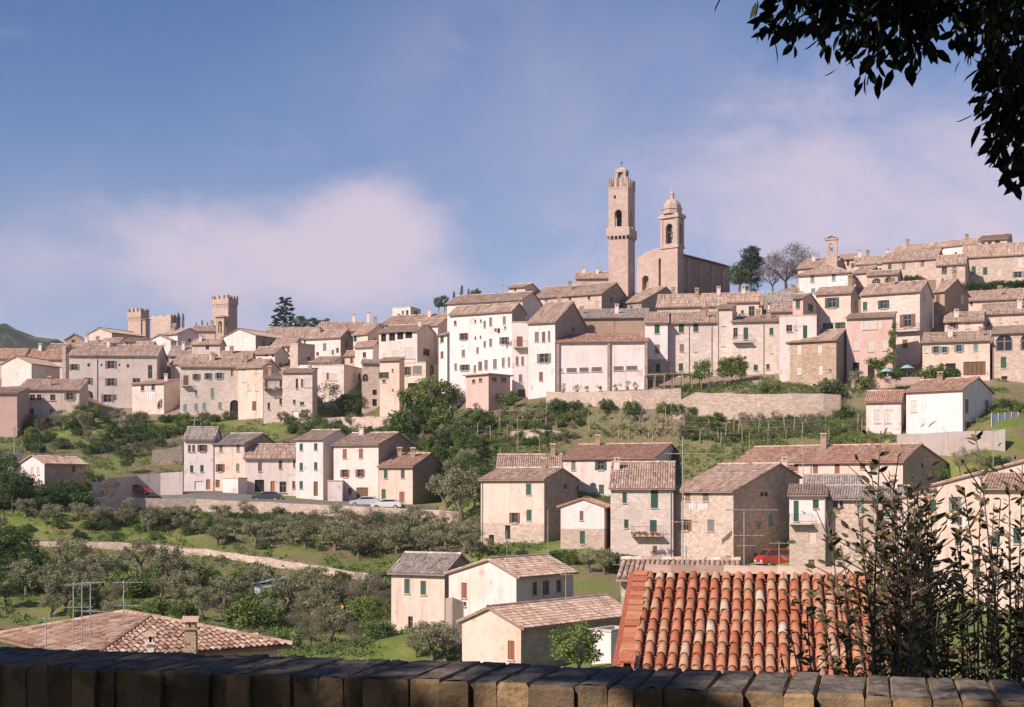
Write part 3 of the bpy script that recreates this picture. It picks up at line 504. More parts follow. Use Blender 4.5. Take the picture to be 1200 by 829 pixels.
def build_ground():
    xs = [-9000, -5000, -2500, -1300, -700, -450] + list(np.arange(-300, 301, 2.5)) + [450, 700, 1300, 2500, 5000, 9000]
    ys = [-200, -60, -20, -8, -3, 0, 2, 3.3, 3.9, 4.3, 4.7, 5.3, 6.5, 8, 10, 13, 17, 22, 28, 35, 43, 52, 62, 72, 80] + list(np.arange(84, 345, 2.0)) + [350, 360, 375, 400, 450, 550, 700, 900, 1300, 2000, 3500, 6000, 9000]
    xs = np.array(xs, float); ys = np.array(ys, float)
    XX, YY = np.meshgrid(xs, ys); ZZ = ground(XX, YY)
    nx = len(xs); v = np.stack([XX, YY, ZZ], -1).reshape(-1, 3)
    f = [(j * nx + i, j * nx + i + 1, (j + 1) * nx + i + 1, (j + 1) * nx + i) for j in range(len(ys) - 1) for i in range(nx - 1)]
    me = bpy.data.meshes.new('ground'); me.from_pydata(v.tolist(), [], f)
    me.polygons.foreach_set('use_smooth', [True] * len(f))
    m, n = newmat('hillside_earth_and_grass')
    tc = n('ShaderNodeTexCoord').outputs['Object']
    big = noise(n, tc, .055, 5, .6); mid = noise(n, tc, .3, 5, .6); fine = noise(n, tc, 2.4, 5, .7)
    c = n.mix(n.smooth(mid, .38, .66), (.13, .175, .034), (.235, .235, .065))
    c = n.mix(n.math('MULTIPLY', n.smooth(n.math('ADD', big, n.math('MULTIPLY', n.math('SUBTRACT', mid, .5), .5)), .46, .60), .9), c, (.19, .14, .08))
    c = n.mix(n.math('MULTIPLY', n.smooth(fine, .45, .75), .5), c, (.07, .075, .03))
    XYZ = n('ShaderNodeSeparateXYZ', {0: tc})
    # the dug terraces of the vineyard: dry tilled earth between the rows
    dug = n.math('MULTIPLY', n.smooth(n.math('ADD', XYZ.outputs[1], n.math('MULTIPLY', mid, 16)), 186, 200), n.smooth(XYZ.outputs[0], -14, -4))
    c = n.mix(n.math('MULTIPLY', dug, .8), c, n.mix(n.smooth(fine, .35, .6), (.23, .17, .11), (.12, .12, .045)))
    # bare earth, paving and rubble among the houses up the hill
    Y = n('ShaderNodeSeparateXYZ', {0: tc}).outputs[1]
    side = n.smooth(XYZ.outputs[0], -25, 22)
    town = n.math('MULTIPLY', n.smooth(n.math('ADD', n.math('ADD', Y, n.math('MULTIPLY', side, 53)), n.math('MULTIPLY', mid, 12)), 258, 268), .9)
    c = n.mix(town, c, n.mix(fine, (.20, .15, .105), (.31, .245, .185)))
    finish(n, c, .98, n.math('ADD', fine, mid), .6, .25)
    me.materials.append(m); me.update()
    tag(link('ground', me), kind='structure')
build_ground()
def hills():
    # wooded hill far beyond the left end of the town
    m, n = newmat('far_wooded_hill')
    tc = n('ShaderNodeTexCoord').outputs['Object']
    a = noise(n, tc, .018, 5, .6); b = noise(n, tc, .08, 5, .7)
    c = n.mix(n.smooth(a, .4, .6), (.06, .095, .05), (.13, .16, .075)); c = n.mix(n.smooth(b, .4, .7), c, (.04, .06, .035))
    finish(n, c, .95, b, 1.0, 4.0)
    nx, ny = 90, 40; v = []
    for j in range(ny):
        for i in range(nx):
            x = -1500 + i * 22; y = 1000 + j * 26
            s = 1 - ((x + 690) / 420) ** 2 * (.55 if x < -690 else 1.0); t = 1 - ((y - 1450) / 480) ** 2
            z = -45 + max(s, 0) ** .8 * max(t, 0) * 247 + (8 * math.sin(x * .05) + 6 * math.sin(x * .13 + y * .03)) * max(s, 0)
            if s > 0 and t > 0: z += random.uniform(-2.5, 2.5)
            v.append((x, y, z))
    f = [(j * nx + i, j * nx + i + 1, (j + 1) * nx + i + 1, (j + 1) * nx + i) for j in range(ny - 1) for i in range(nx - 1)]
    me = bpy.data.meshes.new('hills'); me.from_pydata(v, [], f); me.materials.append(m); me.update()
    tag(link('hills', me), kind='structure')
hills()
# ------------------------------------------------------------------ window, shutter, roof and house builders
def unit_meshes():
    U = {}
    def frame(mb, m=1, t=.07):
        mb.box(-.5, .5, -.03, .03, .5 - t, .5, m); mb.box(-.5, .5, -.03, .03, -.5, -.5 + t, m)
        mb.box(-.5, -.5 + t, -.03, .03, -.5 + t, .5 - t, m); mb.box(.5 - t, .5, -.03, .03, -.5 + t, .5 - t, m)
    mb = MB(); mb.box(-.5, .5, 0, .02, -.5, .5, 0); frame(mb); mb.box(-.035, .035, -.025, .025, -.43, .43, 1); mb.box(-.43, .43, -.02, .02, .08, .12, 1)
    U['window'] = mb.mesh('window_glazed', [M['glass'], M['frame']])
    mb = MB(); mb.box(-.5, .5, 0, .02, -.5, .5, 0)
    U['dark'] = mb.mesh('opening_dark', [M['dark']])
    for k, mat in (('green', 'green'), ('teal', 'teal'), ('brown', 'brown'), ('red', 'red'), ('grey', 'sgrey'), ('pale', 'pale')):
        mb = MB(); t = .09
        mb.box(-.5, .5, -.02, .02, .5 - t * .6, .5); mb.box(-.5, .5, -.02, .02, -.5, -.5 + t * .6); mb.box(-.5, -.5 + t, -.02, .02, -.44, .44); mb.box(.5 - t, .5, -.02, .02, -.44, .44)
        for i in range(9):
            z = -.43 + i * .0965
            mb.hexa([(-.41, -.015, z), (.41, -.015, z), (.41, .018, z + .06), (-.41, .018, z + .06), (-.41, -.015, z + .02), (.41, -.015, z + .02), (.41, .018, z + .08), (-.41, .018, z + .08)])
        mb.box(-.41, .41, .016, .02, -.44, .44)
        U['sh_' + k] = mb.mesh('shutter_' + k, [M[mat]])
    for k, mat in (('door', 'door'), ('orange', 'orange'), ('garage', 'whitepaint')):
        mb = MB(); n = 5
        for i in range(n): mb.box(-.5 + i / n + .01, -.5 + (i + 1) / n - .01, -.02 - .006 * (i % 2), .02, -.5, .5)
        mb.box(-.48, .48, -.032, -.02, .22, .28); mb.box(-.48, .48, -.032, -.02, -.3, -.24)
        U[k] = mb.mesh('leaf_' + k, [M[mat]])
    mb = MB(); mb.box(-.58, .58, -.14, .05, -.5, .5)
    U['sill'] = mb.mesh('sill', [M['sill']])
    mb = MB(); mb.box(-.5, .5, 0, .03, -.5, .5, 0); U['blind'] = mb.mesh('blocked_opening', [M['cream']])
    return U
U = unit_meshes()
CLOSED = {'g': 'green', 't': 'teal', 'b': 'brown', 'r': 'red', 's': 'grey', 'l': 'pale'}
OPEN = {'G': 'green', 'T': 'teal', 'B': 'brown', 'R': 'red', 'S': 'grey'}

def cols(mb, P0, eu, ev, L, vmax, s, ex, r, arcs, m=0):
    """barrel-tile columns up one roof slope; P0 eave corner, eu along the eave, ev up the slope"""
    nrm = eu.cross(ev); nrm = nrm if nrm.z > 0 else -nrm
    n = max(1, int(L / s)); s = L / n
    prof = [(-r * math.cos(math.pi * k / arcs), r * (.85 if arcs > 3 else .62 if arcs == 3 else .42) * math.sin(math.pi * k / arcs)) for k in range(arcs + 1)]
    for i in range(n):
        u = (i + .5) * s + random.uniform(-.02, .02); V = vmax(u)
        if V < .25: continue
        k = max(1, round(V / ex)); bias = random.gauss(0, .06)
        for j in range(k):
            v0 = V * j / k; v1 = min(V, V * (j + 1) / k + .05)
            ju = random.uniform(-.018, .018); b = len(mb.v)
            for (vv, lift, sc) in ((v0, .035, 1.12), (v1, .0, .92)):
                base = P0 + eu * (u + ju) + ev * vv
                for (a, hgt) in prof: mb.v.append(tuple(base + eu * (a * sc) + nrm * (hgt * sc + lift)))
            t = min(1, max(0, random.gauss(.52, .2) + bias))
            for q in range(arcs): mb.f.append((b + q, b + q + 1, b + arcs + 2 + q, b + arcs + 1 + q)); mb.m.append(m); mb.t.append(t)
            if arcs > 3: mb.f.append(tuple(b + q for q in range(arcs + 1))); mb.m.append(m); mb.t.append(t * .6)
def slab(mb, pts, th=.11, m=0, t=.25):                  # a plate under the tiles, any quad or triangle
    pts = [Vector(p) for p in pts]; lo = [p - Vector((0, 0, th)) for p in pts]
    mb.face(pts, m, t); mb.face(lo[::-1], m, t)
    for i in range(len(pts)):
        j = (i + 1) % len(pts); mb.face([lo[i], lo[j], pts[j], pts[i]], m, t)
def ridge(mb, a, b, r=.14, m=0):
    a, b = Vector(a), Vector(b); L = (b - a).length; n = max(1, int(L / .45)); d = (b - a) / n; e = d.normalized().cross(Vector((0, 0, 1))).normalized()
    for i in range(n):
        p0 = a + d * i; p1 = a + d * (i + 1.08); q = len(mb.v)
        for p, sc in ((p0, 1.1), (p1, .95)):
            for k in range(5):
                an = math.pi * k / 4; mb.v.append(tuple(p + e * (-math.cos(an) * r * sc) + Vector((0, 0, math.sin(an) * r * sc - .02))))
        t = min(1, max(0, random.gauss(.6, .2)))
        for k in range(4): mb.f.append((q + k, q + k + 1, q + 6 + k, q + 5 + k)); mb.m.append(m); mb.t.append(t)

def wall(mb, O, e, n, L, z0, z1, holes, m=0, low=None, depth=.22):
    us = sorted({0.0, L, *[x for hh in holes for x in hh[:2]]}); vs = sorted({z0, z1, *[x for hh in holes for x in hh[2:4]], *([low[0]] if low and z0 < low[0] < z1 else [])})
    pt = lambda u, v, d=0: O + e * u - n * d + Vector((0, 0, v - O.z))
    for i in range(len(us) - 1):
        for j in range(len(vs) - 1):
            uc, vc = (us[i] + us[i + 1]) / 2, (vs[j] + vs[j + 1]) / 2
            if any(a < uc < b and c < vc < d for a, b, c, d in holes): continue
            mm = low[1] if low and vc < low[0] else m
            mb.face([pt(us[i], vs[j]), pt(us[i + 1], vs[j]), pt(us[i + 1], vs[j + 1]), pt(us[i], vs[j + 1])], mm)
    for a, b, c, d in holes:
        for p, q in (((a, c), (b, c)), ((b, c), (b, d)), ((b, d), (a, d)), ((a, d), (a, c))):
            mb.face([pt(*p), pt(*q), pt(*q, depth), pt(*p, depth)], m)

def plane_hit(px, py, q, n):                            # sight line through a pixel meets a facade plane
    d = Vector(((px - 600) / F, 1, (H0 - py) / F)); t = q.dot(n) / d.dot(n); return d * t

def put_window(root, h, q, e, n, w, L, z0, z1, holes, wm):
    """one window spec on the face through q with direction e and outward normal n; returns nothing, adds hole and parts"""
    px, py, ww, hh, ty = w
    a = plane_hit(px - ww / 2, py, q, n); b = plane_hit(px + ww / 2, py, q, n); c = plane_hit(px, py, q, n)
    sc = c.y / F
    ua, ub = sorted(((a - q).dot(e), (b - q).dot(e))); va, vb = c.z - hh / 2 * sc, c.z + hh / 2 * sc
    if (ub - ua) > 4.5 * ww * sc: m_ = (ua + ub) / 2; ua, ub = m_ - ww * sc * 1.5, m_ + ww * sc * 1.5
    ua, ub = max(ua, .12), min(ub, L - .12); va, vb = max(va, z0 + .03), min(vb, z1 - .08)
    if ub - ua < .2 or vb - va < .2: return
    for (x0, x1, y0, y1) in holes:
        if ua < x1 + .04 and ub > x0 - .04 and va < y1 + .04 and vb > y0 - .04: return
    holes.append((ua, ub, va, vb))
    uc, vc, W, Hh = (ua + ub) / 2, (va + vb) / 2, ub - ua, vb - va
    rot = math.atan2(-n.x, n.y) + math.pi               # local -y looks outwards
    place = lambda name, me, off, sx, sz, du=0, dz=0, parent=None: link(name, me, root, (q + e * (uc + du) + n * off) * 1 + Vector((0, 0, vc + dz - q.z)) - root.location, (0, 0, rot), (sx, 1, sz))
    far = h.D > 262
    if ty == 'd' or ty in OPEN:
        o = place('window', U['window'], -.15, W, Hh)
        if ty in OPEN:
            for s in (-1, 1):
                sh = link('shutter', U['sh_' + OPEN[ty]], o, (s * (W / 2 + min(W, Hh * .6) * .26) / W, -.19, 0), (0, 0, 0), (.5 * min(1, Hh * .6 / W) * 1.0, 1, 1.0))
    elif ty in 'kA': o = place('opening', U['dark'], -.21 if ty == 'k' else -.21, W, Hh)
    elif ty == 'a': o = place('window', U['window'], -.17, W, Hh)
    elif ty in CLOSED:
        o = place('window', U['dark'], -.19, W, Hh)
        if W > Hh * 1.5:                                # long louvre
            link('shutter', U['sh_' + CLOSED[ty]], o, (0, -.14, 0), None, (.99, 1, .98))
        else:
            for s in (-1, 1): link('shutter', U['sh_' + CLOSED[ty]], o, (s * .25, -.14, 0), None, (.49, 1, .98))
    elif ty == 'D': o = place('door', U['door'], -.14, W, Hh)
    elif ty == 'O': o = place('door', U['orange'], -.14, W, Hh)
    elif ty == 'W': o = place('garage_door', U['garage'], -.14, W, Hh)
    else: o = place('blocked_window', U['blind'], -.06, W, Hh)
    if ty in 'dgtbrsGTBRSl' and not far:
        link('sill', U['sill'], o, (0, -.16, -.5 - .05 / Hh), None, (1, 1, .1 / Hh))
    if ty in 'aA':                                      # spandrels turning the opening into an arch
        mb = MB(); r = min(W / 2, Hh * .5); zc = vb - r; K = 7
        for s in (-1, 1):
            prev = None
            for k in range(K + 1):
                an = math.pi / 2 * k / K; x = uc + s * (W / 2) * math.cos(an); z = zc + r * math.sin(an)
                xo = uc + s * W / 2
                if prev:
                    pts = [(prev[0], prev[1]), (x, z), (x, vb), (prev[0], vb)]
                    f3 = [q + e * u_ - n * .004 + Vector((0, 0, z_ - q.z)) - root.location for u_, z_ in pts]
                    mb.face(f3); mb.face([p - n * .2 for p in f3[:2]] + [f3[1], f3[0]])
                prev = (x, z)
        mb.build('arch_surround', M[wm], root)

def ray_boxes(): pass
def chimney(roof_o, x, y, z, hgt, w=.62):
    mb = MB(); w2 = w / 2; d2 = w * .38
    mb.box(x - w2, x + w2, y - d2, y + d2, z - .6, z + hgt, 0)
    mb.box(x - w2 - .07, x + w2 + .07, y - d2 - .07, y + d2 + .07, z + hgt, z + hgt + .08, 0)
    for s in (-1, 1): mb.box(x + s * (w2 - .1) - .07, x + s * (w2 - .1) + .07, y - d2, y + d2, z + hgt + .08, z + hgt + .3, 0)
    mb.face([(x - w2 - .1, y - d2 - .1, z + hgt + .3), (x + w2 + .1, y - d2 - .1, z + hgt + .3), (x + w2 + .1, y, z + hgt + .5), (x - w2 - .1, y, z + hgt + .5)], 1, .5)
    mb.face([(x - w2 - .1, y + d2 + .1, z + hgt + .3), (x + w2 + .1, y + d2 + .1, z + hgt + .3), (x + w2 + .1, y, z + hgt + .5), (x - w2 - .1, y, z + hgt + .5)], 1, .5)
    mb.build('chimney', [M['brick' if random.random() < .6 else 'offwhite'], M['roof']], roof_o)

def house(h):
    c, eL, eR, LL, LR = h.c, h.eL, h.eR, h.LL, h.LR
    corners = [c, c + eL * LL, c + eR * LR, c + eL * LL + eR * LR]
    g = [gz(p.x, p.y) for p in corners]
    z0 = min(min(g), rz(h.yb, h.D)) - .8; ze = h.ze
    if ze - z0 < 2.2: z0 = ze - 2.2
    base = Vector((c.x, c.y, z0)); off = Vector((0, 0, 0))
    root = empty(h.name, base, h.label, {'roof_house': 'house', 'annex': 'house', 'warehouse': 'building', 'turret': 'tower'}.get(h.name, h.name))
    h.root = root
    q = Vector((c.x, c.y, z0)); nL = -eR; nR = -eL
    near = h.D < 135; mid = h.D < 200
    # roof shape
    if h.roof == 'G': ea, eb, LA, LB = eL, eR, LL, LR   # profile along ea, ridge along eb
    else: ea, eb, LA, LB = eR, eL, LR, LL
    if h.roof in 'RG':
        if h.k.get('xa'):
            ta = solve(c.x, c.y, ea.x, ea.y, h.k['xa'])
            if not .15 * LA < ta < .9 * LA: ta = .5 * LA
        else: ta = .5 * LA
        ap = c + ea * ta; zr = rz(h.yr, ap.y); zr = min(max(zr, ze + .22 * ta), ze + .62 * ta)
        slope = (zr - ze) / ta; zf = max(ze, zr - slope * (LA - ta)) if LA - ta < ta else ze
    elif h.roof == 'SL':
        ap = c + ea * LA; zr = rz(h.yr, ap.y); zr = min(max(zr, ze + .16 * LA), ze + .42 * LA); ta = LA; zf = zr
    elif h.roof == 'H':
        ta = min(LL, LR) / 2; ap = c + eL * ta + eR * ta; zr = rz(h.yr, ap.y); zr = min(max(zr, ze + .25 * ta), ze + .65 * ta); zf = ze
    else: zr = zf = ze
    low = None; mats = [M[h.wall]]
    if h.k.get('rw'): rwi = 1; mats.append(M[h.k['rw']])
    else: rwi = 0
    if h.k.get('low'): low = (rz(h.k['low'][0], h.D), len(mats)); mats.append(M[h.k['low'][1]])
    mb = MB()
    def specs(s):
        for w in s.split(';'):
            p = w.split()
            if len(p) == 5 and float(p[2]) > 0: yield tuple(float(x) for x in p[:4]) + (p[4],)
    hl, hr = [], []
    rw_ = random.Random(h.label + 'w')
    if h.D > 195 and h.win.count(';') < 2 and h.LL > 3.5 and not any(w in h.label for w in ('blank', 'bare', 'windowless', 'turret', 'annex', 'porch', 'warehouse', 'shed', 'arches')):
        for _ in range(rw_.choice((2, 3, 4))):
            x_ = rw_.uniform(h.xl + 3, h.xc - 3); y_ = rw_.uniform(h.ye + 5, max(h.ye + 6, min(h.yb - 5, h.ye + 22)))
            h.win += (';' if h.win else '') + '%.1f %.1f %.1f %.1f %s' % (x_, y_, rw_.uniform(2.6, 3.8), rw_.uniform(4, 7.5), rw_.choice('ddsbgl'))
    if h.D > 150 and h.LR > 5 and h.xr > 0 and not h.k.get('rwin') and not any(w in h.label for w in ('blank', 'turret', 'bare')):
        z_ = rw_.uniform(h.ye + 6, max(h.ye + 7, h.ye + 16)); h.k['rwin'] = '%.1f %.1f %.1f %.1f %s' % (h.xc + (h.xr - h.xc) * rw_.uniform(.3, .7), z_, max(2.2, (h.xr - h.xc) * .1), 6, rw_.choice('dds'))
    for w in specs(h.win): put_window(root, h, q, eL, nL, w, LL, z0, ze, hl, h.wall)
    for w in specs(h.k.get('rwin', '')): put_window(root, h, q, eR, nR, w, LR, z0, ze + (0 if h.roof in 'RF' else 0), hr, h.wall)
    ztop = {'L': ze, 'R': ze, 'BL': ze, 'BR': ze}
    wall(mb, off.copy() , eL, nL, LL, 0, ze - z0, [(a, b, cc - z0, d - z0) for a, b, cc, d in hl], 0, (low[0] - z0, low[1]) if low else None)
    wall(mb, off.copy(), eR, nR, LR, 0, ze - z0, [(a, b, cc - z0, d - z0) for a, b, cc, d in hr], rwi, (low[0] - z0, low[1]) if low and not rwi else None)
    wall(mb, eR * LR, eL, eR, LL, 0, ze - z0, [])
    wall(mb, eL * LL, eR, eL, LR, 0, ze - z0, [])
    E = ze - z0; Z = Vector((0, 0, 1))
    if h.roof in ('R', 'G', 'SL'):
        for s in (0, LB):
            o = eb * s; pts = [o + Z * E, o + ea * LA + Z * E]
            if zf > ze + .01: pts.append(o + ea * LA + Z * (zf - z0))
            if h.roof != 'SL': pts.append(o + ea * ta + Z * (zr - z0))
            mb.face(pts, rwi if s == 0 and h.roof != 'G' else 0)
        if zf > ze + .01: o = ea * LA; mb.face([o + Z * E, o + eb * LB + Z * E, o + eb * LB + Z * (zf - z0), o + Z * (zf - z0)])
    mb.build('wall', mats, root)
    # roof
    rb = MB(); s, ex, r, arcs = (.24, .40, .095, 4) if near else (.27, .6, .105, 3) if mid else (.24, 1.3, .09, 2)
    ov, vg = (.45, .22)
    if h.roof in ('R', 'G', 'SL'):
        sl = (zr - ze) / ta
        def slope_(o, a_dir, run, zlo, zhi, ovh):
            up = (a_dir * run + Z * (zhi - zlo)); k = up.length; upn = up / k
            p0 = o - eb * vg + Z * (zlo - z0 + .1) - upn * ovh
            V = k + ovh
            slab(rb, [p0, p0 + eb * (LB + 2 * vg), p0 + eb * (LB + 2 * vg) + upn * V, p0 + upn * V])
            cols(rb, p0 + Z * .015, eb, upn, LB + 2 * vg, lambda u: V, s, ex, r, arcs)
            return p0 + upn * V
        top = slope_(Vector((0, 0, 0)), ea, ta, ze, zr, ov)
        if h.roof != 'SL':
            slope_(ea * LA, -ea, LA - ta, zf, zr, ov)
            ridge(rb, top + Z * .05, top + eb * (LB + 2 * vg) + Z * .05, .15)
    elif h.roof == 'H':
        o4 = [Vector((0, 0, 0)), eL * LL, eL * LL + eR * LR, eR * LR]
        dirs = [(eL, eR, LL), (eR, -eL, LR), (-eL, -eR, LL), (-eR, eL, LR)]
        sl = (zr - ze) / ta; k = math.hypot(1, sl); cen = []
        for o, (e1, e2, L) in zip(o4, dirs):
            upn = (e2 + Z * sl).normalized(); p0 = o - e1 * ov - e2 * ov + Z * (E - ov * sl + .1); Lx = L + 2 * ov; tt = ta + ov
            a, b = p0 + e1 * tt + e2 * tt + Z * tt * sl, p0 + e1 * (Lx - tt) + e2 * tt + Z * tt * sl
            if (b - a).dot(e1) < .05: slab(rb, [p0, p0 + e1 * Lx, a])
            else: slab(rb, [p0, p0 + e1 * Lx, b, a])
            cols(rb, p0 + Z * .015, e1, upn, Lx, lambda u, Lx=Lx, tt=tt: min(u, Lx - u, tt) * k, s, ex, r, arcs)
            ridge(rb, p0 + Z * .05, a + Z * .05, .13); cen.append((a, b))
        for a, b in cen[:1] + cen[1:2]:
            if (b - a).length > .6: ridge(rb, a + Z * .05, b + Z * .05, .13)
    else:
        th = .32
        for o, e1, e2, L, w in ((Vector((0, 0, 0)), eL, eR, LL, .3), (eR * LR, eL, -eR, LL, .3), (eR * .3, eR, eL, LR - .6, .3), (eL * LL + eR * .3, eR, -eL, LR - .6, .3)):
            rb.obox(o - e1 * .06 * (w == .3) - e2 * .06 + Z * E, e1 * (L + .12), e2 * (w + .06), Z * .14, 0)
        rb.face([eL * .1 + eR * .1 + Z * (E - .25), eL * (LL - .1) + eR * .1 + Z * (E - .25), eL * (LL - .1) + eR * (LR - .1) + Z * (E - .25), eL * .1 + eR * (LR - .1) + Z * (E - .25)], 0, .4)
    ro = rb.build('roof', M[h.rmat] if h.roof != 'F' else M['sill'], root)
    rc = random.Random(h.label)
    chims = h.k.get('chim', ()) or (tuple((rc.uniform(.12, .88), rc.uniform(.3, .5), rc.uniform(1.2, 2.0)) for _ in range(rc.choice((0, 1, 1, 2)))) if h.roof in ('R', 'SL') and h.D > 135 and h.LL > 5 and h.name != 'warehouse' else ())
    for (fu, fv, hg) in chims:
        t = fv * LA if h.roof in ('R', 'G', 'SL') else fv * LR
        zz = E + .1 + (sl * t if t <= ta else (zr - ze) - (zr - zf) / max(LA - ta, .1) * (t - ta))
        p = eb * (fu * LB) + ea * t; chimney(ro, p.x, p.y, zz, hg * .62, .6)
    for px in h.k.get('pipes', ()):
        a = plane_hit(px, h.ye, q, nL); u = max(.1, min(LL - .1, (a - q).dot(eL)))
        pb = MB(); o = eL * u + nL * .09; pb.tube([o + Z * .3, o + Z * (E - .1), o + nL * .25 + Z * (E + .02)], .06, 6); pb.build('drainpipe', M['metal'] if h.D < 170 else M['wood'], root)
    for px in h.k.get('pil', ()):
        a = plane_hit(px, h.ye, q, nL); u = max(.25, min(LL - .25, (a - q).dot(eL)))
        pb = MB(); pb.obox(eL * (u - .22) + nL * .003, eL * .44, nL * .3, Z * (E - .06)); pb.build('pilaster', M['stone3'], root)
    for (px, py, w) in h.k.get('balc', ()):
        a = plane_hit(px, py, q, nL); u = (a - q).dot(eL); wm = w * a.y / F; zb = a.z - z0
        u0 = max(.05, min(u - wm / 2, LL - wm)); 
        pb = MB(); pb.obox(eL * u0 + nL * .002 + Z * (zb - .16), eL * wm, nL * .9, Z * .16); bo = pb.build('balcony', M['sill'], root)
        rb2 = MB(); o = eL * u0 + Z * zb
        nb = int(wm / .16)
        for i in range(nb + 1): p = o + eL * (.03 + (wm - .06) * i / nb) + nL * .86; rb2.tube([p, p + Z * .95], .012, 4)
        for s_ in (.03, wm - .03):
            for t_ in (.2, .5): p = o + eL * s_ + nL * t_; rb2.tube([p, p + Z * .95], .012, 4)
            rb2.tube([o + eL * s_ + Z * .95, o + eL * s_ + nL * .86 + Z * .95], .02, 4)
        rb2.tube([o + eL * .03 + nL * .86 + Z * .95, o + eL * (wm - .03) + nL * .86 + Z * .95], .022, 4)
        rl = rb2.build('railing', M['iron'], bo)
    return root
for h in HOUSES: house(h)
# ------------------------------------------------------------------ towers, church, bell gable
Zv = Vector((0, 0, 1))
def frame_at(xl, xc, xr, yb, D, yaw):
    th = R(yaw); c = P(xc, yb, D); eL = Vector((-math.cos(th), math.sin(th), 0)); eR = Vector((math.sin(th), math.cos(th), 0))
    return c, eL, eR, solve(c.x, c.y, eL.x, eL.y, xl), solve(c.x, c.y, eR.x, eR.y, xr)
def rect_ring(mb, o, a, b, A, B, z0, z1, grow, m=0):    # box around a rectangle, grown outwards
    mb.obox(o - a * grow - b * grow + Zv * z0, a * (A + 2 * grow), b * (B + 2 * grow), Zv * (z1 - z0), m)
def merlons(mb, o, a, b, A, B, z, hgt, grow, n, th=.45):
    for (p, d, L, inn) in ((o - a * grow - b * grow, a, A + 2 * grow, b), (o - a * grow + b * (B + grow), a, A + 2 * grow, -b), (o - a * grow - b * grow, b, B + 2 * grow, a), (o + a * (A + grow) - b * grow, b, B + 2 * grow, -a)):
        w = L / (2 * n - 1)
        for i in range(n): mb.obox(p + d * (2 * i * w) + Zv * z + inn * .002 * (d == b), d * w, inn * th, Zv * (hgt + random.uniform(-.12, .05)))
def corbels(mb, o, a, b, A, B, z0, z1, grow, n):
    for (p, d, L, out) in ((o, a, A, -b), (o, b, B, -a), (o + b * B, a, A, b), (o + a * A, b, B, a)):
        for i in range(n):
            q = p + d * (L * (i + .5) / n - .16)
            mb.hexa([q + Zv * z0, q + d * .32 + Zv * z0, q + d * .32 + out * .05 + Zv * z0, q + out * .05 + Zv * z0, q + Zv * z1, q + d * .32 + Zv * z1, q + d * .32 + out * grow + Zv * z1, q + out * grow + Zv * z1])
def arch_wall(mb, o, e, n, L, z0, z1, holes, depth=.7):
    wall(mb, o + Zv * 0, e, n, L, z0, z1, [hh[:4] for hh in holes], 0, None, depth)
    for (a, b, c, d) in [hh[:4] for hh in holes if len(hh) < 5]:
        r = (b - a) / 2; uc = (a + b) / 2; zc = d - r; K = 8
        for s in (-1, 1):
            pv = None
            for k in range(K + 1):
                an = math.pi / 2 * k / K; u, z = uc + s * r * math.cos(an), zc + r * math.sin(an)
                if pv:
                    f = [o + e * uu - n * .003 + Zv * zz for uu, zz in ((pv[0], pv[1]), (u, z), (u, d), (pv[0], d))]
                    mb.face(f); mb.face([f[0], f[1], f[1] - n * depth, f[0] - n * depth])
                pv = (u, z)
def bell(root, x, y, z, r=.55):
    mb = MB(); mb.lathe([(r * .1, z + r * 1.5), (r * .45, z + r * 1.4), (r * .55, z + r * .7), (r * .75, z + r * .25), (r, z), (r * .9, z)], 14, (x, y))
    mb.box(x - r * 1.3, x + r * 1.3, y - .08, y + .08, z + r * 1.5, z + r * 1.75)
    mb.build('bell', M['bronze'], root, smooth=True)

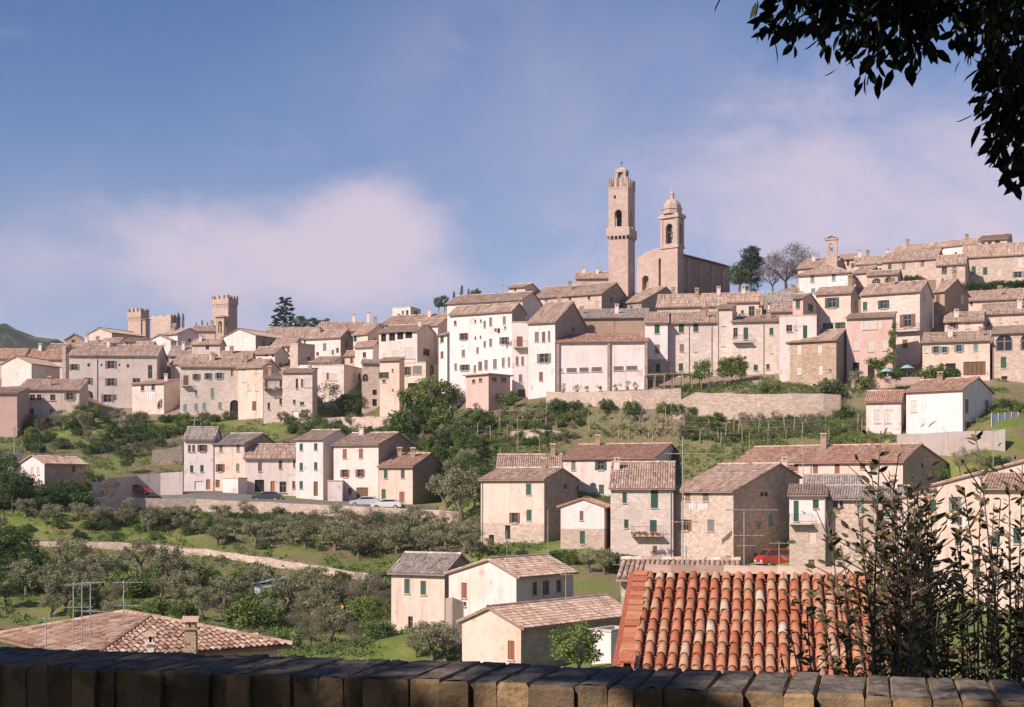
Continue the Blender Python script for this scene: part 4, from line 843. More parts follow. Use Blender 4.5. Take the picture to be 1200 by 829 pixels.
def clock_tower():
    D = 268; c, eL, eR, A, B = frame_at(713, 736, 744.5, 364, D, 20); B = max(min(B, A * 1.3), A * .8)
    z0 = rz(364, D) - 6; root = empty('clock_tower', (c.x, c.y, z0), 'tall slender stone clock tower with battlements and an open belfry', 'tower')
    zz = lambda row: rz(row, D) - z0
    o = Vector((0, 0, 0)); mb = MB()
    for oo, e, n, L in ((o, eL, -eR, A), (o, eR, -eL, B), (eR * B, eL, eR, A), (eL * A, eR, eL, B)): wall(mb, oo, e, n, L, 0, zz(280), [])
    mb.build('shaft', M['tower'], root)
    mb = MB(); corbels(mb, o, eL, eR, A, B, zz(280), zz(276), .32, 5)
    rect_ring(mb, o, eL, eR, A, B, zz(276), zz(266), .33); mb.build('gallery', M['tower'], root)
    # belfry stage with an arch through every face
    mb = MB(); za, zb, zt = zz(265.5), zz(245), zz(218)
    for oo, e, n, L in ((o, eL, -eR, A), (o, eR, -eL, B), (eR * B, eL, eR, A), (eL * A, eR, eL, B)):
        w = L * .36; holes = [(L / 2 - w / 2, L / 2 + w / 2, za + .1, zb)]
        if n == -eR: holes.append((L * .62, L * .62 + .4, zz(232), zz(228), 1))
        arch_wall(mb, oo, e, n, L, za - .6, zt, holes)
    mb.build('belfry', M['tower'], root)
    cx = (eL * A + eR * B) / 2; bell(root, cx.x, cx.y, za + 1.6, .75)
    mb = MB(); mb.tube([cx - eL * A * .45 + Zv * (za + 3.2), cx + eL * A * .45 + Zv * (za + 3.2)], .12, 6); mb.build('bell_beam', M['wood'], root)
    mb = MB(); mb.face([eL * .1 + eR * .1 + Zv * zt, eL * (A - .1) + eR * .1 + Zv * zt, eL * (A - .1) + eR * (B - .1) + Zv * zt, eL * .1 + eR * (B - .1) + Zv * zt])
    rect_ring(mb, o, eL, eR, A, B, zt - .35, zt, .06); merlons(mb, o, eL, eR, A, B, zt, zz(207) - zt, .06, 4, .5); mb.build('battlement', M['tower'], root)
    # little bell cage on the top
    mb = MB(); b0 = zt; b1 = zz(199); w = A * .2; cc = cx
    for s1 in (-1, 1):
        for s2 in (-1, 1): mb.obox(cc + eL * (s1 * w - .28) + eR * (s2 * w - .28) + Zv * b0, eL * .56, eR * .56, Zv * (b1 - b0))
    mb.obox(cc - eL * (w + .34) - eR * (w + .34) + Zv * b1, eL * (2 * w + .68), eR * (2 * w + .68), Zv * .5)
    top = cc + Zv * zz(191.5)
    for a, b in ((-1, -1), (1, -1), (1, 1), (-1, 1)):
        pass
    q = [cc + eL * (a * (w + .3)) + eR * (b * (w + .3)) + Zv * (b1 + .5) for a, b in ((-1, -1), (1, -1), (1, 1), (-1, 1))]
    for i in range(4): mb.face([q[i], q[(i + 1) % 4], top])
    cg = mb.build('bell_cage', M['tower'], root); bell(root, cc.x, cc.y, b0 + 1.4, .5)
    mb = MB(); mb.tube([top - Zv * .3, cc + Zv * zz(184)], .05, 5); mb.tube([cc + Zv * zz(187) - eL * .4, cc + Zv * zz(187) + eL * .4], .045, 5); mb.build('finial', M['iron'], root)
    # clock on the shaded face
    mid = eR * (B * .5) - eL * .05 + Zv * zz(311.5); mb = MB(); r = min(B * .38, 1.15); n = 24
    ring = [mid + eR * (r * math.cos(2 * math.pi * k / n)) + Zv * (r * math.sin(2 * math.pi * k / n)) for k in range(n)]
    mb.face([p - (-eL) * 0 - eL * .05 for p in ring])
    for k in range(n): a, b = ring[k], ring[(k + 1) % n]; mb.face([a - eL * .05, b - eL * .05, b + eL * .06, a + eL * .06])
    ck = mb.build('clock_face', M['pale'], root)
    mb = MB()
    for an, l in ((math.radians(60), .85), (math.radians(200), .6)):
        d = eR * math.cos(an) + Zv * math.sin(an); p = mid - eL * .09; t = (-eR * math.sin(an) + Zv * math.cos(an)) * .06
        mb.hexa([p - t, p + d * r * l - t * .5, p + d * r * l + t * .5, p + t, p - t - eL * .03, p + d * r * l - t * .5 - eL * .03, p + d * r * l + t * .5 - eL * .03, p + t - eL * .03])
    for k in range(12):
        an = 2 * math.pi * k / 12; d = eR * math.cos(an) + Zv * math.sin(an); mb.obox(mid - eL * .09 + d * r * .84 - eR * .05 - Zv * .05, eR * .1, Zv * .1, -eL * .02)
    mb.build('clock_hands', M['iron'], ck)
clock_tower()

def church():
    D = 286; c, eL, eR, A, B = frame_at(744, 794, 857, 345, D, 38)
    z0 = rz(345, D) - 6; root = empty('church', (c.x, c.y, z0), 'large brown church with a shaded nave wall and a domed bell tower', 'church')
    zz = lambda row, DD=D: rz(row, DD) - z0
    # bell tower at the near corner
    o = Vector((0, 0, 0)); tw = solve(c.x, c.y, eL.x, eL.y, 774.5); td = min(solve(c.x, c.y, eR.x, eR.y, 801), tw * 1.15)
    faces = lambda o, a, b, A_, B_: ((o, a, -b, A_), (o, b, -a, B_), (o + b * B_, a, b, A_), (o + a * A_, b, a, B_))
    mb = MB()
    for oo, e, n, L in faces(o, eL, eR, tw, td): wall(mb, oo, e, n, L, 0, zz(289), [])
    mb.build('tower_shaft', M['tower'], root)
    mb = MB(); rect_ring(mb, o, eL, eR, tw, td, zz(290), zz(287.5), .22)
    for oo, e, n, L in faces(o, eL, eR, tw, td):
        w = L * .42; arch_wall(mb, oo, e, n, L, zz(287.5), zz(254), [(L / 2 - w / 2, L / 2 + w / 2, zz(284.5), zz(261))])
        for s in (0, L - .5): mb.obox(oo + e * s + n * .002 + Zv * zz(287.5), e * .5, n * .16, Zv * (zz(254) - zz(287.5)))
    rect_ring(mb, o, eL, eR, tw, td, zz(254.5), zz(251), .38); rect_ring(mb, o, eL, eR, tw, td, zz(251), zz(249.5), .15)
    mb.build('tower_belfry', M['tower'], root)
    cx = (eL * tw + eR * td) / 2; bell(root, cx.x, cx.y, zz(277), .7)
    mb = MB(); r = tw * .5; zb = zz(249.5); zt = zz(231)
    hgt = zt - zb
    mb.lathe([(r * 1.02, zb), (r * 1.02, zb + hgt * .28), (r * 1.1, zb + hgt * .3), (r * 1.1, zb + hgt * .36), (r * .99, zb + hgt * .38), (r * .95, zb + hgt * .58), (r * .80, zb + hgt * .76), (r * .55, zb + hgt * .91), (r * .26, zb + hgt * .99), (.02, zt + .15)], 8, (cx.x, cx.y)); mb.build('dome', M['tower'], root)
    mb = MB(); mb.lathe([(r * .24, zt - .2), (r * .2, zt + .9), (r * .26, zt + 1.0), (r * .12, zt + 1.5), (.03, zt + 2.0)], 8, (cx.x, cx.y)); mb.tube([cx + Zv * (zt + 1.9), cx + Zv * (zt + 2.9)], .045, 5); mb.tube([cx + Zv * (zt + 2.5) - eL * .3, cx + Zv * (zt + 2.5) + eL * .3], .04, 5)
    mb.build('lantern', M['tower'], root)
    # front: wall left of the tower with a curved top, a deep dark slot beside the tower and an arched niche
    fb = eR * .8; mb = MB()
    zt_l, zt_m = zz(297), zz(287)
    us = [tw, tw + (A - tw) * .28, tw + (A - tw) * .6, A]
    slot = (tw + .05, tw + (A - tw) * .17, zz(335), zz(300)); nx = (tw + (A - tw) * .55, tw + (A - tw) * .8, zz(340), zz(318))
    arch_wall(mb, fb, eL, -eR, A, 0, zz(298), [slot + (1,), nx], 1.2)
    top = [(0, zz(298)), (A, zz(298)), (A, zt_l + .1), (A - 1.0, zz(294)), (A - (A - tw) * .45, zz(289)), (tw + (A - tw) * .25, zt_m), (tw, zz(287.5)), (0, zz(290))]
    mb.face([fb + eL * u + Zv * z for u, z in top]); mb.face([fb + eR * .8 + eL * u + Zv * z for u, z in top])
    for i in range(2, len(top) - 1): (u0, a0), (u1, a1) = top[i], top[i + 1]; mb.face([fb + eL * u0 + Zv * a0, fb + eL * u1 + Zv * a1, fb + eR * .8 + eL * u1 + Zv * a1, fb + eR * .8 + eL * u0 + Zv * a0])
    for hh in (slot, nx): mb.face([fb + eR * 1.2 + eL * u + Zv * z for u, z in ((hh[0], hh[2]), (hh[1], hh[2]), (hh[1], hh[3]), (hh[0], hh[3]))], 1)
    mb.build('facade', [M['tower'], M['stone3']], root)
    # nave wall running back, in shade, with pilaster strips and tiled roof
    Bn = min(B, 34); mb = MB(); dn = c + eR * Bn; E1 = zz(297.5, (c + eR * td).y)
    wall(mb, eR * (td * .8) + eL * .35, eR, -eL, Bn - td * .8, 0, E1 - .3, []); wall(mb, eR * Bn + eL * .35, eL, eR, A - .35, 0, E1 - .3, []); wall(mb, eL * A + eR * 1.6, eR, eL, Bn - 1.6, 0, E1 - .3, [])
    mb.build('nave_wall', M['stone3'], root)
    for i in range(4):
        u = td * 1.2 + (Bn - td * 1.3) * (i + .3) / 4; pb = MB(); pb.obox(eR * u + eL * .348 , eR * .7, -eL * .3, Zv * (E1 - 1.0)); pb.build('buttress', M['stone'], root)
    rb = MB(); zr2 = E1 + A * .5 * .33
    for (o_, a_) in ((eL * .0, eL), (eL * A, -eL)):
        up = (a_ * (A * .5) + Zv * (zr2 - E1)); k = up.length; upn = up / k; p0 = o_ + eR * (td * .8 if a_ == eL else 1.6) - upn * .4 + Zv * (E1 - .1); L = Bn - (td * .8 if a_ == eL else 1.6)
        slab(rb, [p0, p0 + eR * L, p0 + eR * L + upn * (k + .4), p0 + upn * (k + .4)]); cols(rb, p0, eR, upn, L, lambda u: k + .4, .34, 1.0, .12, 2)
    o_ = eR * Bn + Zv * (E1 - .3); rb.face([o_, o_ + eL * A, o_ + eL * A / 2 + Zv * (zr2 - E1 + .3)], 0, .4)
    rb.build('roof', M['roof'], root)
church()

def square_tower(name, label, xl, xc, xr, yt, yb, D, yaw, mat, n=4, proud=.16, corb=True, cat='tower', mer=4.2):
    c, eL, eR, A, B = frame_at(xl, xc, xr, yb, D, yaw); B = max(B, A * .7)
    z0 = rz(yb, D) - 6; root = empty(name, (c.x, c.y, z0), label, cat); zt = rz(yt, D) - z0; o = Vector((0, 0, 0))
    hm = (rz(yt, D) - rz(yt + mer, D)); zc = zt - hm - 1.3
    mb = MB()
    for oo, e, n_, L in ((o, eL, -eR, A), (o, eR, -eL, B), (eR * B, eL, eR, A), (eL * A, eR, eL, B)):
        wall(mb, oo, e, n_, L, 0, zc, [(L * .45, L * .45 + .4, zc - 5, zc - 4)] if e == eL else [])
    mb.build('shaft', M[mat], root)
    mb = MB()
    if corb: corbels(mb, o, eL, eR, A, B, zc - .9, zc, proud, 6)
    rect_ring(mb, o, eL, eR, A, B, zc, zc + 1.3, proud); merlons(mb, o, eL, eR, A, B, zc + 1.3, hm, proud, n, .5)
    mb.build('battlement', M[mat], root)
    return root
square_tower('fortress_tower', 'square battlemented stone tower with a shaded right face left of the big cedar', 249, 267.5, 277, 345.5, 388, 340, 28, 'tower')
square_tower('fortress_tower', 'smaller square battlemented tower with a lean-to on its right side', 150, 165, 170.5, 361, 400, 330, 25, 'tower')
square_tower('keep', 'broad ruined keep with a low broken parapet beside the cypresses', 177, 200, 206, 368.5, 390, 382, 22, 'stone2', 3, .02, False, 'tower', 1.6)
def turret(xl, xc, xr, ye, yb, D, yaw, label, arch):
    c, eL, eR, A, B = frame_at(xl, xc, xr, yb, D, yaw); z0 = rz(yb, D) - 4; root = empty('bell_turret', (c.x, c.y, z0), label, 'bell tower'); E = rz(ye, D) - z0; o = Vector((0, 0, 0))
    mb = MB()
    for oo, e, n, L in ((o, eL, -eR, A), (o, eR, -eL, B), (eR * B, eL, eR, A), (eL * A, eR, eL, B)):
        w = L * .44; arch_wall(mb, oo, e, n, L, 0, E, [(L / 2 - w / 2, L / 2 + w / 2, E - 3.6, E - 1.0)] if arch else [], .35)
    mb.build('wall', M['stone'], root)
    if arch: bell(root, *((eL * A + eR * B) / 2).xy, E - 2.6, .35)
    rb = MB(); cc = (eL * A + eR * B) / 2 + Zv * (E + A * .22); q = [(-.3, -.3), (A + .3, -.3), (A + .3, B + .3), (-.3, B + .3)]
    pts = [eL * a + eR * b + Zv * E for a, b in q]
    for i in range(4): slab(rb, [pts[i], pts[(i + 1) % 4], cc], .12)
    rb.build('roof', M['roof'], root)
turret(253, 262.5, 268, 371, 400, 306, 26, 'small open bell turret with dark arches in front of the battlemented tower', True)
turret(167, 170.5, 175.5, 374, 398, 321, 40, 'narrow dark lean-to turret against the smaller battlemented tower', False)
def bell_gable():
    D = 264; c = P(981, 314, D); e = Vector((-math.cos(R(18)), math.sin(R(18)), 0)); n = Vector((-math.sin(R(18)), -math.cos(R(18)), 0))
    A = 2.1; z0 = rz(314, D) - 3; root = empty('bell_gable', (c.x, c.y, z0), 'freestanding bell gable with one arched opening on the skyline', 'bell gable'); z = lambda r: rz(r, D) - z0
    mb = MB(); o = Vector((0, 0, 0)); hole = (A * .3, A * .7, z(299), z(285))
    arch_wall(mb, o, e, n, A, 0, z(281), [hole], .8)
    wall(mb, -n * .8, e, -n, A, 0, z(281), [hole[:4]], 0, None, .01)
    for s in (0, A): mb.face([e * s, e * s - n * .8, e * s - n * .8 + Zv * z(281), e * s + Zv * z(281)])
    mb.obox(-e * .15 + n * .15 + Zv * z(281), e * (A + .3), -n * 1.1, Zv * .3); mb.build('wall', M['tower'], root)
    rb = MB(); b = z(281) + .3
    for s in (1, -1):
        pass
    slab(rb, [-e * .2 + n * .2 + Zv * b, -e * .2 - n * 1.0 + Zv * b, e * A / 2 - n * 1.0 + Zv * (b + .5), e * A / 2 + n * .2 + Zv * (b + .5)]); slab(rb, [e * (A + .2) + n * .2 + Zv * b, e * (A + .2) - n * 1.0 + Zv * b, e * A / 2 - n * 1.0 + Zv * (b + .5), e * A / 2 + n * .2 + Zv * (b + .5)])
    rb.build('roof', M['roof'], root); p = e * A / 2 - n * .4; bell(root, p.x, p.y, z(293), .3)
bell_gable()

# ------------------------------------------------------------------ walls on the slopes
def slope_wall(name, label, pts, mat, th=.5, cat='wall', dx=0):
    """pts: (px, row of the foot, row of the top); the foot stands on the ground"""
    st = []
    for px, rb_, rt, *dd in pts:
        p = P(px, rb_, dd[0]) if dd else hit(px, rb_)
        if p is None: continue
        st.append((Vector((p.x, p.y, p.z)), rz(rt, p.y)))
    # densify with a slightly uneven top
    ln = []
    for (a, ta), (b, tb) in zip(st[:-1], st[1:]):
        k = max(1, int((b - a).length / 1.6))
        for i in range(k): s = i / k; q = a.lerp(b, s); ln.append((q, ta + (tb - ta) * s + random.uniform(-.10, .06)))
    ln.append(st[-1]); o = st[0][0]; mb = MB(); back = Vector((0, th, 0))
    for (a, ta), (b, tb) in zip(ln[:-1], ln[1:]):
        a0 = Vector((a.x, a.y, min(a.z, b.z) - 1.2)) - o; b0 = Vector((b.x, b.y, min(a.z, b.z) - 1.2)) - o; a1 = Vector((a.x, a.y, ta)) - o; b1 = Vector((b.x, b.y, tb)) - o
        mb.face([a0, b0, b1, a1]); mb.face([a0 + back, b0 + back, b1 + back, a1 + back]); mb.face([a1, b1, b1 + back, a1 + back])
    a = ln[0]; 
    for q, t in (ln[0], ln[-1]): x = Vector((q.x, q.y, q.z - 1.2)) - o; y = Vector((q.x, q.y, t)) - o; mb.face([x, x + back, y + back, y])
    w = mb.build(name, M[mat], None, o); tag(w, label, cat); return w
slope_wall('retaining_wall', 'long stone retaining wall carrying the road below the row of houses', [(110, 600, 583), (170, 600, 583), (230, 600, 585), (300, 604, 588), (360, 607, 591), (420, 610, 594), (490, 612, 597), (540, 612, 600)], 'stone2')
slope_wall('terrace_wall', 'stepped stone terrace below the narrow house and the ivy', [(828, 466, 450, 211.0), (850, 466, 447, 211.5), (885, 466, 446, 211.5), (924, 466, 448, 210.5)], 'stone2')
slope_wall('terrace_wall', 'low dry-stone wall along the path through the olive grove', [(40, 641, 634), (110, 643, 635), (180, 648, 639), (240, 653, 644), (300, 662, 652), (350, 670, 660), (390, 676, 666), (440, 682, 674)], 'stone2', .6)
slope_wall('terrace_wall', 'high pale stone terrace wall below the white warehouse', [(640, 474, 459), (690, 477, 459.5), (740, 479, 458), (798, 481, 455)], 'stone2')
slope_wall('terrace_wall', 'broad rubble terrace wall below the brown stone house', [(786, 492, 474), (815, 494, 460), (850, 494, 461), (890, 493, 461.5), (930, 491, 461), (965, 489, 462), (985, 487, 463)], 'stone2')
slope_wall('retaining_wall', 'grey concrete retaining wall under the white gabled house', [(1052, 534, 509), (1090, 534, 507), (1130, 533, 505.5), (1178, 531, 503)], 'concrete')
slope_wall('garden_wall', 'grey garage wall behind the red car on the road', [(108, 590, 566), (135, 588, 560), (160, 584, 557), (188, 581, 555), (214, 579, 553)], 'grey')
slope_wall('garden_wall', 'sunlit bank wall above the garage wall left of the road row', [(178, 546, 529), (196, 545, 526), (214, 543, 523)], 'stone2')
slope_wall('garden_wall', 'pale sloping yard wall below the small whitewashed house', [(8, 548, 530), (25, 545, 532)], 'offwhite')
slope_wall('garden_wall', 'pink brick garden wall in front of the pink house', [(999, 456, 445), (1040, 456, 443), (1079, 455, 442)], 'pink')
slope_wall('terrace_wall', 'rough field wall in the middle of the vineyard', [(598, 512, 506), (630, 511, 503), (650, 513, 505), (668, 514, 507)], 'stone2')
slope_wall('terrace_wall', 'stone terrace wall under the creeper-covered house', [(372, 500, 490), (400, 501, 489), (440, 502, 488), (470, 502, 489)], 'stone2')
slope_wall('yard_wall', 'plain beige yard wall joining the beige house to the white gabled house', [(522, 757, 701), (530, 757, 700), (543, 757, 706)], 'beige')
# ------------------------------------------------------------------ the road in front of the row
def ribbon(name, pts, width, mat, lift=.06):
    mb = MB(); L = []
    ps = []
    for px, row in pts:
        p = hit(px, row); 
        if p: ps.append(p)
    dn = []
    for a, b in zip(ps[:-1], ps[1:]):
        k = max(1, int((b - a).length / 2))
        for i in range(k): dn.append(a.lerp(b, i / k))
    dn.append(ps[-1])
    for i, p in enumerate(dn):
        d = (dn[min(i + 1, len(dn) - 1)] - dn[max(i - 1, 0)]); n = Vector((-d.y, d.x, 0)).normalized()
        row = []
        for s in (-.5, -.17, .17, .5): q = p + n * width * s; row.append(Vector((q.x, q.y, gz(q.x, q.y) + lift)))
        L.append(row)
    for a, b in zip(L[:-1], L[1:]):
        for j in range(3): mb.face([a[j], b[j], b[j + 1], a[j + 1]])
    tag(mb.build(name, M[mat]), kind='structure')
M['asphalt'] = plain('old_asphalt', (.17, .155, .145), .95, .4, .2, 0, .6)
M['dirt'] = plain('dry_earth_path', (.25, .20, .13), .98, .4, .1, 0, .8)
ribbon('road', [(100, 588), (160, 586), (230, 585), (300, 587), (360, 589), (420, 594), (490, 597), (512, 598)], 5.0, 'asphalt')
ribbon('path', [(30, 634), (110, 636), (180, 640), (240, 645), (300, 653), (350, 661), (390, 667)], .8, 'dirt', .06)
# ------------------------------------------------------------------ foreground: parapet, terracotta roof
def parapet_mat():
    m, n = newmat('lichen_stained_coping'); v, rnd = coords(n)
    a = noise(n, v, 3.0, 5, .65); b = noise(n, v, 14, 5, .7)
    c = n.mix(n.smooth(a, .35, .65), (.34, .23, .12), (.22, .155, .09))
    c = n.mix(n.math('MULTIPLY', n.smooth(b, .42, .7), .6), c, (.05, .042, .033))  # lichen blotches, deepened so the tree shade is part of the colour
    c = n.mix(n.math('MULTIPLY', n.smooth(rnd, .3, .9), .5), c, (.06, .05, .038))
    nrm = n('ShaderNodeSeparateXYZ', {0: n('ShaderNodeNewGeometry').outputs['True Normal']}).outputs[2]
    c = n.mix(n.math('MULTIPLY', n.smooth(nrm, .6, .9), .75), c, n.mix(n.smooth(b, .4, .65), (.17, .155, .14), (.045, .042, .04)))   # lichen on the flat top, blackened further to stand for the tree's shade
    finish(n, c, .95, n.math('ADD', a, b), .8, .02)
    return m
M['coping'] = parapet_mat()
def parapet():
    a = Vector((-1.63, 4.48, 0)); b = Vector((1.35, 3.71, 0)); d = (b - a).normalized(); nrm = Vector((d.y, -d.x, 0)); nrm = nrm if nrm.y < 0 else -nrm
    root = empty('parapet_wall', (a.x, a.y, -1.7), 'dark lichen-stained stone parapet wall in the shade, with a few sunlit coping stones', 'wall')
    zt = 1.2; th = .40
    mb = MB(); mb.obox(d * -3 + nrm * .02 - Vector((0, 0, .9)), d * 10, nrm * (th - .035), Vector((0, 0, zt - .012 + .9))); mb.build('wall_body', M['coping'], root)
    s = -3.0
    while s < 7:
        w = random.choice((.06, .075, .09, .12, .07, .085)) * random.uniform(.9, 1.15); g = .001
        j = lambda k=.003: random.uniform(-k, k)
        sk = random.uniform(-.05, .05); top = zt + j(.002); f_ = th + random.uniform(-.012, .02)
        def ring(z, ins):
            return [d * (s + g + ins) + nrm * (.0 + ins + j()) + Zv * (z + j(.004)), d * (s + w - g - ins) + nrm * (ins + j()) + Zv * (z + j(.004)),
                    d * (s + w - g - ins + sk * 0 + j()) + nrm * (f_ - ins) + Zv * (z + j(.004)), d * (s + g + ins + j()) + nrm * (f_ - ins) + Zv * (z + j(.004))]
        mb = MB(); r0, r1, r2 = ring(zt - .17, 0), ring(top - .008, .0), ring(top, .006)
        for A_, B_ in ((r0, r1), (r1, r2)):
            for i in range(4): mb.face([A_[i], A_[(i + 1) % 4], B_[(i + 1) % 4], B_[i]])
        K = 6; gr = [[r2[0].lerp(r2[3], b / K).lerp(r2[1].lerp(r2[2], b / K), a / 3) + Zv * (j(.004) if 0 < a < 3 else j(.002)) for a in range(4)] for b in range(K + 1)]
        for b in range(K):
            for a in range(3): mb.face([gr[b][a], gr[b][a + 1], gr[b + 1][a + 1], gr[b + 1][a]])
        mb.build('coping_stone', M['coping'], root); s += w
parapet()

def near_roof():
    az = R(10.9); e = Vector((math.cos(az), -math.sin(az), 0)); dn = Vector((-math.sin(az), -math.cos(az), 0)); pit = math.tan(R(27))
    A = P(756, 674, 24.6); L = solve(A.x, A.y, e.x, e.y, 1072); run = 4.4
    z0 = gz(A.x + 2, A.y) - .6
    root = empty('cottage', (A.x, A.y, z0), 'cottage right behind the parapet with a bright red terracotta tile roof', 'house')
    loc = lambda p: p - Vector((A.x, A.y, z0))
    up = (-dn + Zv * pit).normalized(); V = run * math.hypot(1, pit); nn = e.cross(up)
    rt = loc(A) ; p0 = rt - up * V                         # eave corner
    wb = MB(); zt = p0.z + .1
    o = p0 + up * .45 + e * .15; oh = Vector((o.x, o.y, 0)); bk = Vector((rt.x, rt.y, 0)) - dn * 3.0 + e * .15
    wall(wb, oh, e, dn, L - .3, 0, zt + .1, []); wall(wb, bk, e, -dn, L - .3, 0, zt + .6, [])
    for s in (0, L - .3): wb.face([oh + e * s, bk + e * s, bk + e * s + Zv * (zt + .6), rt + e * (s + .15) - Zv * .12, oh + e * s + Zv * (zt + .1)])
    wb.build('wall', M['stone2'], root)
    rb = MB(); slab(rb, [p0, p0 + e * L, rt + e * L, rt], .12, 0, .2)
    bo = rt - dn * 3.3 - Zv * 3.3 * pit * .8; slab(rb, [bo, bo + e * L, rt + e * L, rt], .12, 0, .2)
    cols(rb, bo + Zv * .02, e, (rt - bo).normalized(), L, lambda u: (rt - bo).length, .21, .36, .08, 5)
    ro = rb.build('roof', M['roofnear'], root)
    rg = MB(); ridge(rg, rt + Zv * .07, rt + e * L + Zv * .07, .13); rg.build('ridge_tiles', M['roof'], ro)
    # pan tiles: troughs, real geometry in one part
    sp = L / round(L / .19); n = round(L / .19); ex = .33; k = int(V / ex)
    pm = MB()
    for i in range(n + 1):
        u = i * sp
        if u < .05 or u > L - .05: continue
        for j in range(k + 1):
            v0, v1 = j * ex, min(V, (j + 1) * ex + .06); q = len(pm.v); ju = random.uniform(-.008, .008)
            for vv, lf in ((v0, .038), (v1, .012)):
                for a in range(6): an = math.pi * (a / 5); pm.v.append(tuple(p0 + e * (u + ju - math.cos(an) * .08) + up * vv + nn * (lf + .05 - .055 * math.sin(an))))
            t = min(1, max(0, random.gauss(.5, .25)))
            for a in range(5): pm.f.append((q + a, q + a + 1, q + 7 + a, q + 6 + a)); pm.m.append(0); pm.t.append(t)
            pm.face([pm.v[q + a] for a in range(6)] + [tuple(Vector(pm.v[q + a]) - nn * .015) for a in range(5, -1, -1)], 0, .1)
    tag(pm.build('pan_tiles', M['pannear'], ro), kind='stuff')
    # cover tiles: the visible ones are objects of their own
    var = []
    for t in (.12, .3, .45, .58, .68, .8, .95):
        mb = MB(); q = 0
        for (y, r, lf) in ((0, .076, .03), (.40, .062, .008)):
            for ins in (0, .014):
                for a in range(8): an = math.pi * a / 7; mb.v.append((-math.cos(an) * (r - ins), y, math.sin(an) * (r - ins) * .95 + lf))
        f = lambda *x: (mb.f.append(x), mb.m.append(0), mb.t.append(t))
        for a in range(7): f(a, a + 1, 16 + a + 1, 16 + a); f(8 + a, 24 + a, 24 + a + 1, 8 + a + 1); f(a, 8 + a, 8 + a + 1, a + 1); f(16 + a, 16 + a + 1, 24 + a + 1, 24 + a)
        var.append(mb.mesh('cover_tile', [M['roofnear']], True))
    cells = []
    for i in range(n):
        u = (i + .5) * sp
        for j in range(k + 1): cells.append((j, i, u))
    cells.sort(key=lambda c_: (c_[0] < k + 1 - 13, c_[0]))
    mat3 = Matrix((e, up, nn)).transposed()
    rest = MB(); cnt = 0
    lean = [random.gauss(0, .12) for _ in range(n)]
    for j, i, u in cells:
        v = j * ex
        if v + .3 > V: 
            if v > V - .12: continue
        pos = p0 + e * (u + random.uniform(-.012, .012)) + up * v + nn * .055
        me = var[min(6, max(0, int(random.gauss(3.15 + lean[i] * 3, 1.35))))]
        if v > V - 13 * ex and cnt < 300:
            o_ = link('cover_tile', me, ro); o_.matrix_basis = Matrix.Translation(pos) @ mat3.to_4x4() @ Matrix.Rotation(random.uniform(-.04, .04), 4, 'Z') @ Matrix.Rotation(random.uniform(-.02, .02), 4, 'Y')
            cnt += 1
        else:
            b = len(rest.v)
            for vv in me.vertices: rest.v.append(tuple(pos + mat3 @ vv.co))
            for p in me.polygons: rest.f.append(tuple(b + x for x in p.vertices)); rest.m.append(0); rest.t.append(random.random())
    if rest.f: tag(rest.build('cover_tiles_remainder', M['roofnear'], ro), kind='stuff')
    # verge of flat bricks along the left edge, with a vent block
    nb = int(V / .16)
    for j in range(nb):
        mb = MB(); q = p0 - e * .17 + up * (j * .16 + .01) + nn * (.02 + random.uniform(0, .015)); mb.obox(q, e * (.24 + random.uniform(-.01, .02)), up * .15, nn * (.1 + random.uniform(0, .04)), 0, random.uniform(.05, .6)); mb.build('verge_brick', M['roofnear'], ro)
    mb = MB(); mb.obox(p0 - e * .27 - nn * .14, e * .085, up * V, nn * .2, 0, .2); mb.build('verge_board', M['pannear'], ro)
    q = p0 + e * .0 + up * (V * .36) + nn * .12; vb = MB(); vb.obox(q - e * .1, e * .04, up * .3, Zv * .13); vb.obox(q + e * .06, e * .04, up * .3, Zv * .13); vb.obox(q - e * .12 + Zv * .13, e * .24, up * .33, nn * .035, 0, .3); vb.build('vent', M['roofnear'], ro)
near_roof()
# ------------------------------------------------------------------ plants
def leaf_cloud(name, mat, cen, rad, per, ll, lw, flat=.85, seed=1, up=0.0, tint_up=.25, fold=False):
    """rhombic leaves scattered round clump centres; cen (k,3), rad (k,)"""
    g = np.random.default_rng(seed); cen = np.asarray(cen, float); rad = np.asarray(rad, float); k = len(cen)
    idx = np.repeat(np.arange(k), per); n = len(idx)
    d = g.normal(size=(n, 3)); d /= np.linalg.norm(d, axis=1)[:, None]; r = g.random(n) ** .45
    c = cen[idx] + d * (rad[idx] * r)[:, None] * np.array([1, 1, flat])
    a = g.normal(size=(n, 3)) + d * .6 + np.array([0, 0, up]); a /= np.linalg.norm(a, axis=1)[:, None]
    b = np.cross(a, g.normal(size=(n, 3))); b /= np.linalg.norm(b, axis=1)[:, None]
    L = (ll * g.uniform(.7, 1.25, n))[:, None]; W = (lw * g.uniform(.7, 1.25, n))[:, None]
    v = np.stack([c - a * L / 2, c + b * W / 2, c + a * L / 2, c - b * W / 2], 1).reshape(-1, 3)
    f = np.arange(4 * n).reshape(-1, 4)
    zr = (c[:, 2] - c[:, 2].min()) / (np.ptp(c[:, 2]) + 1e-6)
    t = np.clip(.5 + g.normal(0, .16, n) + g.normal(0, .13, k)[idx], 0, 1)
    return quads(name, mat, v, f, t)
